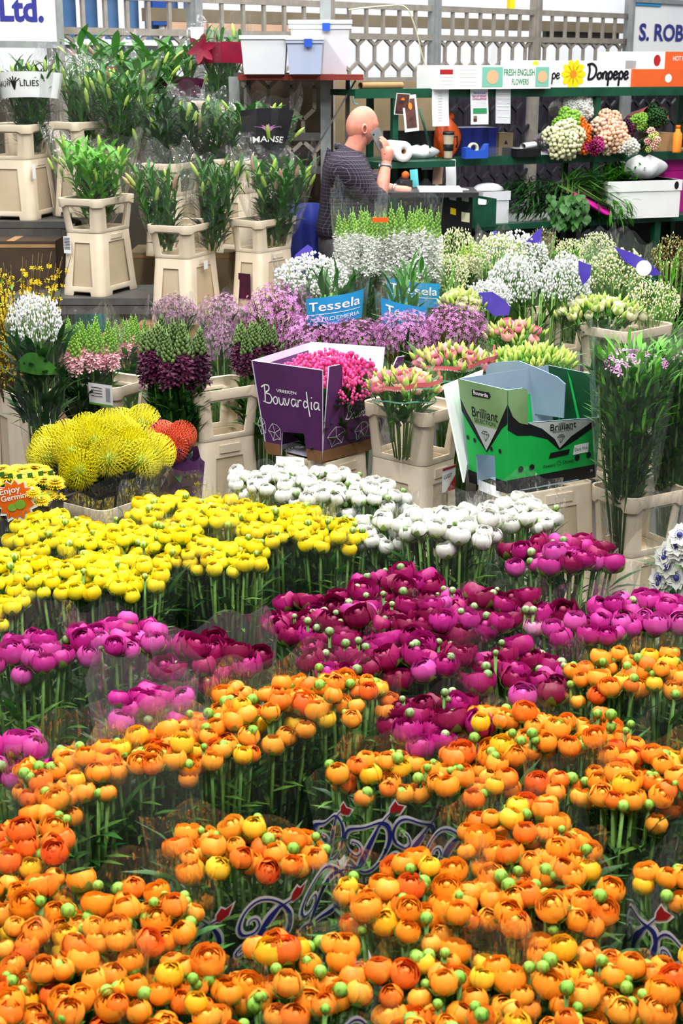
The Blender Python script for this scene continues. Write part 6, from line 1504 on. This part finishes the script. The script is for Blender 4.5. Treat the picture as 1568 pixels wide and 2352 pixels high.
lying('small white and green bunch at the shelf edge below the peach ones', 1440, 338, 46, 30, .14, [pom(8, 'stockwhite', 20, .04)], 6, None, sc=.8)
lying('bright green bunch behind the peach ones', 1460, 280, 42, 30, -.02, [pom(9, 'limegreen', 26, .04)], 6, None, sc=.8)
lying('violet red bunch between peach and bright green', 1436, 292, 30, 40, -.03, [pom(10, 'plum', 26, .04)], 5, None, sc=.8)
lying('dark green bunch in pink wrapping paper on the shelf', 1500, 268, 60, 44, -.02, [pom(11, 'leafdark', 26, .04)], 9, 'salmon', sc=.8)
lying('pink and yellow button bunch beside the brown carton', 1494, 322, 34, 46, .10, [pom(12, 'rosepink', 20, .03), pom(13, 'lisbud', 20, .03)], 8, None, sc=.8)
boxp('brown_carton', 'brown carton on the middle shelf at the right edge', 1508, 1556, Z2, 42, .0, .2, 'cardboard')
t = on('orange_bottle', 'orange bottle standing at the right edge of the middle shelf', 'bottle', 1560, Z2, .12); b = MB(); b.lathe([(.03, 0), (.032, .01), (.032, .13), (.018, .15), (.016, .17)], 16); b.obj('body', MT['orangeprint'], t); b = MB(); b.lathe([(.017, .168), (.017, .19), (.004, .192)], 12); b.obj('cap', MT['deeporange'], t)
# bottom shelf: greenery, boxes
def greens(label, px, py, wpx, hpx, off, m, seed, d, n=150, L=.16, W=.018, wrap=None, wm='film'):
    c = SPt(px, py, off); s = scale_at(c); rx, rz = wpx / s / 2, hpx / s / 2; t = thing('greenery_bundle', label, 'foliage', (c.x, c.y, c.z), SA, 'greenery bundles on the bench'); r = random.Random(seed); b = MB(); d = Vector(d)
    for i in range(n):
        x, y, z = rx * r.uniform(-1, 1), .12 * r.uniform(-1, 1), rz * r.uniform(-1, 1); b.leaf((x * .8, y, z * .8), d + Vector((r.gauss(0, .35), r.gauss(0, .35), r.gauss(0, .35))), L * r.uniform(.6, 1.2), W * r.uniform(.7, 1.3), .3, 0, 3)
    b.obj('foliage', MT[m], t); b = MB()
    for i in range(9): e = Vector((r.uniform(-.6, .6) * rx, r.uniform(-.06, .06), r.uniform(-.5, .5) * rz)); b.tube([e, e - d.normalized() * .3], .005, 4)
    b.obj('stems', MT['stem'], t)
    if wrap: b = MB(); b.patch(lambda u, v: Vector((rx * .7 * (1 - .4 * v) * cos(2 * pi * u), .14 * sin(2 * pi * u), rz * .8 * (1 - .3 * v) * (sin(2 * pi * u) * .6) )) - d.normalized() * (.30 * v - .05), 24, 4, 0, True); b.obj('wrapper', MT[wm], t)
    return t
greens('dark feathery green bundle lying on the bench next to the white tub', 1236, 446, 140, 90, .0, 'leafdark', 1, (-.9, -.3, .1), 420, .17, .014)
greens('round-leaved green bundle hanging over the bench edge', 1300, 480, 90, 84, .22, 'leaf', 2, (-.4, -.6, -.6), 170, .07, .045)
greens('pale stemmed green bundle in clear film on the bench', 1330, 424, 110, 60, .05, 'leaf', 3, (.7, -.3, .3), 300, .15, .016, True)
greens('cut stem bundle beside the white box', 1406, 478, 84, 56, .22, 'leafbright', 4, (.8, -.3, -.5), 170, .10, .016)
greens('dark bundle held in bright pink paper on the bench', 1360, 470, 70, 50, .16, 'leafdark', 5, (.8, -.2, -.4), 150, .12, .016, True, 'magentaplastic')
greens('green bundle tied with green film beside the white plastic bag', 1424, 408, 100, 60, .0, 'leafbright', 6, (-.5, -.3, .5), 170, .14, .02, True, 'green')
t, o, mp, w, h = boxp('lidded_box', 'big white lidded box with a round hand hole on the bench', 1412, 1570, ZB, 84, .22, .40, 'cardwhite', lid='cardwhite'); t.rotation_euler[2] -= .1
pr(o, 'ink', lambda b: b.poly([mp(w * .43 + .018 * cos(k * pi / 8), h * .86 + .028 * sin(k * pi / 8), .010) for k in range(16)]), 'hand_hole'); hb_ = h
bag('plastic_bag', 'white plastic bag lying on the white lidded box', 1486, ZB + hb_ + .005, 110, 50, .05, 'bagwhite', 'bag', False)
t, o, mp, w, h = boxp('pink_tub', 'bright magenta plastic tub at the right edge behind the white lidded box', 1536, 1600, ZB, 130, -.06, .25, 'magentaplastic', 'tub', lid='magentaplastic')
t, o, mp, w, h = boxp('white_tub', 'white plastic tub stuffed with film on the bench end', 1116, 1176, ZB, 72, .10, .26, 'tubclear', 'tub', lid='tubclear'); b = MB(); b.ball((0, .12, h), .10, 12, 8, 0, (1.2, .8, .5)); b.obj('film_stuffing', MT['bagwhite'], t)
t = on('green_tray_box', 'dark green open carton with a curved cutout on the bench', 'box', 1112, ZB, .34); sc = scale_at(t.location); w, h, dp = 74 / sc, 66 / sc, .24
for nm, q, out in (('front_panel', ((-w / 2, 0), (w / 2, 0)), [(0, 0), (1, 0), (1, 1), (.78, 1), (.72, .86), (.64, .80), (.40, .82), (.3, 1), (0, 1)]), ('back_panel', ((-w / 2, dp), (w / 2, dp)), SQ), ('side_panel', ((-w / 2, 0), (-w / 2, dp)), SQ), ('side_panel', ((w / 2, 0), (w / 2, dp)), SQ)):
    b = MB(); (xa, ya), (xb, yb) = q; n = len(out); v = [(xa + (xb - xa) * u, ya + (yb - ya) * u, h * s_) for u, s_ in out]; dx, dy = (0, .006) if ya == yb else (.006, 0)
    b.add(v + [(x + dx, y + dy, z) for x, y, z in v], [tuple(range(n)), tuple(range(n, 2 * n))[::-1]] + [(i, n + i, n + (i + 1) % n, (i + 1) % n) for i in range(n)]); b.obj(nm, MT['steelgreen'], t, False)
b = MB(); b.box((0, dp / 2, .004), (w, dp, .008)); b.obj('floor_panel', MT['steelgreen'], t, False); b = MB(); b.add([(-.02, .02, h * .4), (.05, .03, h * .4), (.06, .04, h * .95), (-.01, .03, h * 1.02)], [(0, 1, 2, 3)]); b.obj('folded_note', MT['paper'], t, False)
# black till stand and desk by the man
t = thing('till_stand', 'black cabinet with stuck-on notes in front of the desk', 'cabinet', (PY(1012, 500, 9.2).x, 9.2, 0), SA); hT = PY(1012, 446, 9.2).z
b = MB(); b.box((.085, .1, hT / 2), (.23, .3, hT)); cb = b.obj('body', MT['black'], t, False)
for x, z, w_, h_, m in ((.04, hT - .12, .04, .04, 'sunyellow'), (.12, hT - .17, .06, .06, 'cream'), (.03, hT - .03, .05, .07, 'paper'), (.12, hT - .04, .05, .08, 'bagwhite')):
    b = MB(); b.add([(x, -.052, z), (x + w_, -.052, z - .01), (x + w_, -.052, z + h_ - .01), (x, -.052, z + h_)], [(0, 1, 2, 3)]); b.obj('note', MT[m], cb, False)
DZ = PY(960, 440, 9.05).z
t = thing('desk', 'dark desk top with papers the man rests his hand on', 'desk', (PY(985, 440, 9.2).x, 9.25, 0)); b = MB(); b.box((0, 0, DZ - .02), (.60, .42, .03)); b.obj('top', MT['blacksoft'], t, False)
for sx in (-1, 1): b = MB(); b.box((sx * .27, .16, (DZ - .035) / 2), (.04, .04, DZ - .035)); b.obj('leg', MT['black'], t, False)
o = slab('paper_pile', 'loose white papers spread on the dark desk top', 'paper', (PY(960, 436, 9.2).x, 9.06, DZ - .005), (PY(1058, 436, 9.2).x, 9.34, DZ + .012), 'paper')
t = thing('orange_fruit', 'orange fruit lying on the dark box above the desk', 'fruit', (PY(930, 404, 9.5).x, 9.45, 0)); zz = PY(930, 412, 9.45).z; t.location.z = zz; b = MB(); b.ball((0, 0, .026), .026, 16, 10); b.obj('peel', MT['deeporange'], t); b = MB(); b.ball((0, -.006, .0515), .004, 6, 4); b.obj('stalk_end', MT['stem'], t)
slab('black_box', 'small black box on the desk under the orange fruit', 'box', (PY(918, 404, 9.45).x, 9.36, DZ - .005), (PY(946, 404, 9.45).x, 9.5, zz), 'black')
b = MB(); b.box((0, 0, .055), (.05, .012, .11), 0, Matrix.Rotation(-.1, 3, 'Y')); o = b.obj('leaflet_box', MT['tealpaper'], None, False); o.location = (PY(951, 420, 9.4).x, 9.4, DZ); tag(o, 'light blue leaflet box standing on the desk beside the orange fruit', 'box')
slab('photo_backing', 'dark board behind the desk and the paper towel roll', 'board', (PY(880, 300, 10.1).x, 10.1, 0), (PY(1000, 300, 10.1).x, 10.13, PY(940, 300, 10.1).z), 'blacksoft')
# red table top with storage tubs at the upper middle
TZ = PY(690, 170, 9.75).z
t = thing('red_topped_shelf', 'red-topped shelf board carrying clear storage tubs', 'shelf', (PY(692, 170, 9.75).x, 9.82, 0)); xa, xb = PY(548, 170, 9.7).x - t.location.x, PY(834, 170, 9.7).x - t.location.x
b = MB(); b.box(((xa + xb) / 2, 0, TZ - .02), (xb - xa, .42, .035)); b.obj('top', MT['tabletop'], t, False)
for x in (xa + .05, xb - .1):
    b = MB(); b.bar((x, .1, TZ - .04), (x - .02, .15, 0), .03, .03); b.obj('leg', MT['fencedark'], t, False)
b = MB(); b.bar((xb - .05, -.1, TZ - .04), (xb - .34, -.1, TZ - .52), .012, .012); b.obj('brace', MT['fencedark'], t, False)
def tub(label, px0, px1, ytop, y, m, lid=None, zb=None):
    a, c = PY(px0, 170, y), PY(px1, 170, y); w = c.x - a.x; h = PY(px0, ytop, y).z - (zb or TZ); t = thing('storage_tub', label, 'tub', ((a.x + c.x) / 2, y, zb or TZ), 0, 'storage tubs')
    b = MB(); k = .86; v = [(sx * w / 2 * q, sy * .15 * q, z) for z, q in ((0, k), (h * .9, .97), (h * .9, 1.04), (h, 1.04), (h, .96), (h * .2, k * .95)) for sx, sy in ((-1, -1), (1, -1), (1, 1), (-1, 1))]
    b.add(v, [(3, 2, 1, 0)] + [(i * 4 + j, i * 4 + (j + 1) % 4, i * 4 + 4 + (j + 1) % 4, i * 4 + 4 + j) for i in range(5) for j in range(4)] + [(20, 21, 22, 23)]); b.obj('body', MT[m], t, False)
    if lid: b = MB(); b.box((0, 0, h + .012), (w * 1.06, .33, .025)); b.obj('lid', MT[lid], t, False); b = MB(); b.box((w * .1, -.168, h - .02), (.05, .01, .05)); b.obj('clip', MT['blueplastic'], t, False)
    return t
tub('white storage tub, left one on the red-topped shelf', 556, 662, 82, 9.68, 'tubclear'); tub('bluish storage tub with a blue clip, between two white tubs', 660, 742, 92, 9.66, 'tubblue', 'tubclear'); tub('largest white storage tub at the right on the red-topped shelf', 668, 804, 56, 9.98, 'tubclear', 'tubclear')
# thin blue cord and hanging wire
t = thing('hanging_string', 'thin light blue cord hanging by the post above the man', 'cord', PY(800, 170, 10.2)); b = MB(); p0 = t.location.copy(); b.tube(smooth2([tuple(PY(x, y, 10.2) - p0) for x, y in ((798, 172), (806, 200), (812, 235), (822, 240))]), .004, 5); b.obj('strand', MT['tealpaper'], t)
t = thing('white_wire', 'thin white wire sagging along the fence top', 'wire', FP(800, 30, .1)); p0 = t.location.copy(); b = MB(); b.tube(smooth2([tuple(FP(x, y, .12) - p0) for x, y in ((800, 22), (880, 14), (930, 16), (952, 60), (970, 130), (985, 178))]), .006, 5); b.obj('strand', MT['cream'], t)
# ---------------------------------------------------------------- the man on the phone
def skin(name, verts, edges, radii, m, parent=None, sub=2, root=0, origin=None):
    me = bpy.data.meshes.new(name); me.from_pydata([tuple(v) for v in verts], edges, []); o = bpy.data.objects.new(name, me); COL.objects.link(o)
    o.modifiers.new('skin', 'SKIN'); sv = me.skin_vertices[0].data
    for i, r in enumerate(radii): sv[i].radius = (r, r) if not hasattr(r, '__len__') else r; sv[i].use_root = (i == root)
    s = o.modifiers.new('sub', 'SUBSURF'); s.levels = sub; s.render_levels = sub
    out = bake(o, name); out.materials.clear(); out.materials.append(MT[m])
    for p in out.polygons: p.use_smooth = True
    return out
mp0 = PY(800, 400, 9.02); MA = radians(14)
man = thing('person', 'bald man in a dark checked shirt and grey trousers holding a phone to his face', 'person', (mp0.x, 9.02, 0), MA)
V = Vector
# joints: x forward, y to his left, z up
J = [V((-.03, 0, .92)), V((-.02, 0, 1.05)), V((-.03, 0, 1.20)), V((-.03, 0, 1.36)), V((.00, 0, 1.46)), V((.045, 0, 1.53)), V((.075, 0, 1.60)), V((.085, 0, 1.67)), V((.075, 0, 1.715)),
     V((-.04, -.15, 1.42)), V((-.03, -.22, 1.39)), V((.05, -.27, 1.27)), V((.13, -.26, 1.215)), V((.17, -.20, 1.34)), V((.195, -.16, 1.42)), V((.205, -.15, 1.465)),
     V((-.02, .12, 1.39)), V((.04, .195, 1.36)), V((.13, .22, 1.33)), V((.22, .18, 1.285)), V((.31, .10, 1.255)), V((.355, .06, 1.245)), V((.40, .04, 1.235)),
     V((-.03, -.10, .86)), V((-.02, -.12, .48)), V((-.04, -.13, .09)), V((.10, -.14, .035)), V((-.03, .10, .86)), V((-.02, .12, .48)), V((-.04, .13, .09)), V((.10, .14, .035))]
E = [(0, 1), (1, 2), (2, 3), (3, 4), (4, 5), (5, 6), (6, 7), (7, 8), (3, 9), (9, 10), (10, 11), (11, 12), (12, 13), (13, 14), (14, 15), (3, 16), (16, 17), (17, 18), (18, 19), (19, 20), (20, 21), (21, 22), (0, 23), (23, 24), (24, 25), (25, 26), (0, 27), (27, 28), (28, 29), (29, 30)]
Rd = [.15, .165, .165, .15, .07, .062, .07, .07, .05, .068, .062, .055, .048, .043, .031, .036, .068, .062, .055, .046, .030, .036, .032, .095, .07, .052, .045, .095, .07, .052, .045]
body = skin('body', J, E, Rd, 'skinpink')
bo = put(body, 'body', man)
# head shape, nose, ears, fingers joined into the body mesh
def hand(b, base, d, n, side, curl, L=.075, r=.0088):
    d, n = d.normalized(), n.normalized(); x = d.cross(n).normalized() * side; out = []
    for k, (off, ln) in enumerate(((-.030, .86), (-.010, 1.0), (.010, .95), (.029, .76))):
        p = base + x * off + d * .03; pts = [p - d * .03, p]; ang = 0; q = p
        for j, fr in enumerate((.45, .32, .25)):
            ang += curl[j]; dd = (d * cos(ang) + n * sin(ang)); q = q + dd * (L * ln * fr); pts.append(q)
        b.tube(smooth2([tuple(v) for v in pts], 3), [r * (1.05 - .25 * i / (3 * (len(pts) - 1))) for i in range(3 * (len(pts) - 1) + 1)], 8, 0)
    p = base - x * .034 - d * .015; pts = [p + x * .015, p - x * .010 + d * .018 + n * .006, p - x * .014 + d * .045 + n * .016, p - x * .008 + d * .066 + n * .02]
    b.tube(smooth2([tuple(v) for v in pts], 3), [r * 1.15] * 6 + [r * .95] * 4, 8, 0)
b = MB()
# cranium and face over the skinned skull
hc = V((.082, 0, 1.645))
def headfn(u, v):
    a = 2 * pi * u; th = pi * v; x, y, z = sin(th) * cos(a), sin(th) * sin(a), -cos(th)
    fx_ = .108 if x > 0 else .104; wz = .128 if z > 0 else .118
    q = V((x * fx_, y * .080, z * wz))
    if z < 0: q.x += .012 * z * z; q.y *= 1 - .22 * z * z
    if x > .3: q.x += .012 * exp(-((z + .12) / .10) ** 2) * exp(-(y / .22) ** 2) * 2.0 + .006 * exp(-((z - .28) / .12) ** 2) - .008 * exp(-((z - .08) / .10) ** 2) * exp(-((abs(y) - .35) / .2) ** 2)
    if x > .3: q.x += .006 * exp(-((z + .50) / .07) ** 2) * exp(-(y / .3) ** 2) + .010 * exp(-((z + .86) / .12) ** 2)
    return hc + Matrix.Rotation(.26, 3, "Y") @ (q * .94)
b.patch(headfn, 40, 28, 0, True)
for sy in (-1, 1):
    e = hc + V((.0, sy * .079, -.015)); b.patch(lambda u, v: e + V((.020 * cos(2 * pi * u) * (1 - .5 * v) - .004, sy * (.004 + .016 * sin(pi * v * .8)), .034 * sin(2 * pi * u) * (1 - .45 * v))), 14, 5, 0, True)
rh = V((.205, -.152, 1.475)); hand(b, rh + V((.0, 0, .01)), V((-.10, .10, 1)), V((-.8, .75, .1)), 1, (.15, .45, .35), .080)
b.tube([V((.192, -.158, 1.41)), V((.203, -.152, 1.455)), rh + V((0, 0, .02)), rh + V((-.005, .01, .045))], [.027, .034, .040, .034], 10)
lh = V((.385, .045, 1.238)); hand(b, lh, V((1, -.28, -.12)), V((0, 0, -1)), -1, (.12, .2, .2), .080)
b.tube([V((.33, .08, 1.252)), V((.36, .058, 1.244)), lh, lh + V((.03, -.008, -.004))], [.026, .034, .038, .034], 10)
hm = b.mesh('h', [MT['skinpink']]); ho = put(hm, 'h', None)
# one continuous body mesh
bm_ = MB(); bm_.v = [tuple(v.co) for v in body.vertices] + [tuple(v.co) for v in hm.vertices]; n0 = len(body.vertices)
bm_.f = [tuple(p.vertices) for p in body.polygons] + [tuple(i + n0 for i in p.vertices) for p in hm.polygons]; bm_.m = [0] * len(bm_.f)
bpy.data.objects.remove(ho); bo.data = bm_.mesh('body', [MT['skinpink']])
# shirt with a fine check, trousers, shoes
def check_mat():
    m = mat('shirtcheck', '161020', .8, '1C1628', 20); nt = m.node_tree; N = nt.nodes; L = nt.links; bsdf = N['Principled BSDF']
    tc = N.new('ShaderNodeTexCoord'); sx = N.new('ShaderNodeSeparateXYZ'); L.new(tc.outputs['Object'], sx.inputs[0]); prev = None
    an = N.new('ShaderNodeMath'); an.operation = 'ADD'; L.new(sx.outputs[0], an.inputs[0]); L.new(sx.outputs[1], an.inputs[1])
    for src, sc in ((an.outputs[0], 62.), (sx.outputs[2], 46.)):
        mu = N.new('ShaderNodeMath'); mu.operation = 'MULTIPLY'; mu.inputs[1].default_value = sc; L.new(src, mu.inputs[0])
        fr = N.new('ShaderNodeMath'); fr.operation = 'FRACT'; L.new(mu.outputs[0], fr.inputs[0])
        lt = N.new('ShaderNodeMath'); lt.operation = 'LESS_THAN'; lt.inputs[1].default_value = .09; L.new(fr.outputs[0], lt.inputs[0])
        if prev is None: prev = lt
        else:
            mxm = N.new('ShaderNodeMath'); mxm.operation = 'MAXIMUM'; L.new(prev.outputs[0], mxm.inputs[0]); L.new(lt.outputs[0], mxm.inputs[1]); prev = mxm
    mx = N.new('ShaderNodeMix'); mx.data_type = 'RGBA'; mx.inputs[6].default_value = (*hexc('1A1524'), 1); mx.inputs[7].default_value = (*hexc('857A90'), 1)
    h2 = N.new('ShaderNodeMath'); h2.operation = 'MULTIPLY'; h2.inputs[1].default_value = .55; L.new(prev.outputs[0], h2.inputs[0]); L.new(h2.outputs[0], mx.inputs[0]); L.new(mx.outputs[2], bsdf.inputs['Base Color'])
check_mat(); mat('trousers', '5A5C62', .85, '4C4E54', 30); mat('shoe', '1A1A1C', .5); mat('bluecloth', '1C2A78', .7, '24328A', 10)
SJ = [V((-.03, 0, .90)), V((.00, 0, 1.06)), V((.0, 0, 1.22)), V((-.03, 0, 1.36)), V((.015, 0, 1.475)), V((-.05, -.15, 1.415)), V((-.035, -.225, 1.385)), V((.05, -.275, 1.27)), V((.12, -.262, 1.225)), V((.145, -.232, 1.275)), V((-.02, .12, 1.39)), V((.045, .195, 1.36)), V((.13, .225, 1.33)), V((.22, .18, 1.285)), V((.275, .132, 1.268))]
SE_ = [(0, 1), (1, 2), (2, 3), (3, 4), (3, 5), (5, 6), (6, 7), (7, 8), (8, 9), (3, 10), (10, 11), (11, 12), (12, 13), (13, 14)]
shm = skin('shirt', SJ, SE_, [(.225, .22), (.225, .215), (.215, .205), (.20, .18), .102, .130, .118, .082, .074, .066, .130, .112, .084, .068, .054], 'shirtcheck'); put(shm, 'shirt', man)
TJ = [V((-.03, 0, 1.08)), V((-.03, 0, .92)), V((-.03, -.10, .82)), V((-.02, -.12, .48)), V((-.04, -.13, .07)), V((-.03, .10, .82)), V((-.02, .12, .48)), V((-.04, .13, .07))]
put(skin('trousers', TJ, [(0, 1), (1, 2), (2, 3), (3, 4), (1, 5), (5, 6), (6, 7)], [.19, .185, .125, .095, .085, .125, .095, .085], 'trousers'), 'trousers', man)
for sy in (-.135, .135): b = MB(); b.ball((.05, sy, .045), .05, 12, 8, 0, (2.9, 1.05, .9)); b.obj('shoe', MT['shoe'], man)
b = MB(); b.tube([(.015, -.075, 1.49), (-.045, -.05, 1.515), (-.07, 0, 1.525), (-.045, .05, 1.515), (.015, .075, 1.49)], [.016, .022, .024, .022, .016], 8); b.obj('collar', MT['shirtcheck'], man)
def watch(p, d, r):
    b = MB(); M = Matrix.Translation(p) @ zto(d); b.lathe([(r, -.008), (r + .004, -.008), (r + .004, .008), (r, .008), (r, -.008)], 18, 0, M, False); b.lathe([(.001, r + .002), (.016, r + .003), (.016, r + .009), (.001, r + .009)], 14, 0, M @ Matrix.Rotation(pi / 2, 4, 'Y')); b.obj('wristwatch', MT['metal'], man)
watch(V((.194, -.162, 1.412)), V((.02, .03, .1)), .033); watch(V((.322, .088, 1.254)), V((.09, -.06, -.02)), .031)
# phone in his hand
ph = thing('mobile_phone', 'light grey mobile phone held to the face of the man', 'phone', (0, 0, 0)); ph.matrix_world = Matrix.Translation((mp0.x, 9.02, 0)) @ Matrix.Rotation(MA, 4, 'Z') @ Matrix.Translation((.165, -.115, 1.565)) @ Matrix.Rotation(-.5, 4, 'Y') @ Matrix.Rotation(.25, 4, 'Z')
b = MB(); b.box((0, 0, 0), (.068, .009, .135)); o = b.obj('case', MT['metal'], ph, False); b = MB(); b.box((0, .005, 0), (.062, .002, .125)); b.obj('screen', MT['black'], ph, False); b = MB(); b.lathe([(.001, 0), (.006, 0), (.006, .003), (.001, .003)], 10, 0, Matrix.Translation((-.02, -.0045, .05)) @ Matrix.Rotation(pi / 2, 4, 'X')); b.obj('lens', MT['black'], ph)
# blue cloth hanging behind the bucket beside him
t = thing('blue_cloth', 'dark blue cloth hanging between the lily bucket and the man', 'cloth', (PY(700, 560, 9.0).x, 9.1, 0)); hz = PY(700, 470, 9.0).z
b = MB(); b.patch(lambda u, v: V((-.11 + .22 * u, .03 * sin(9 * u + 2 * v), .0 + hz * v)), 20, 8); o = b.obj('drape', MT['bluecloth'], t); sm_ = o.modifiers.new('s', 'SOLIDIFY'); sm_.thickness = .01
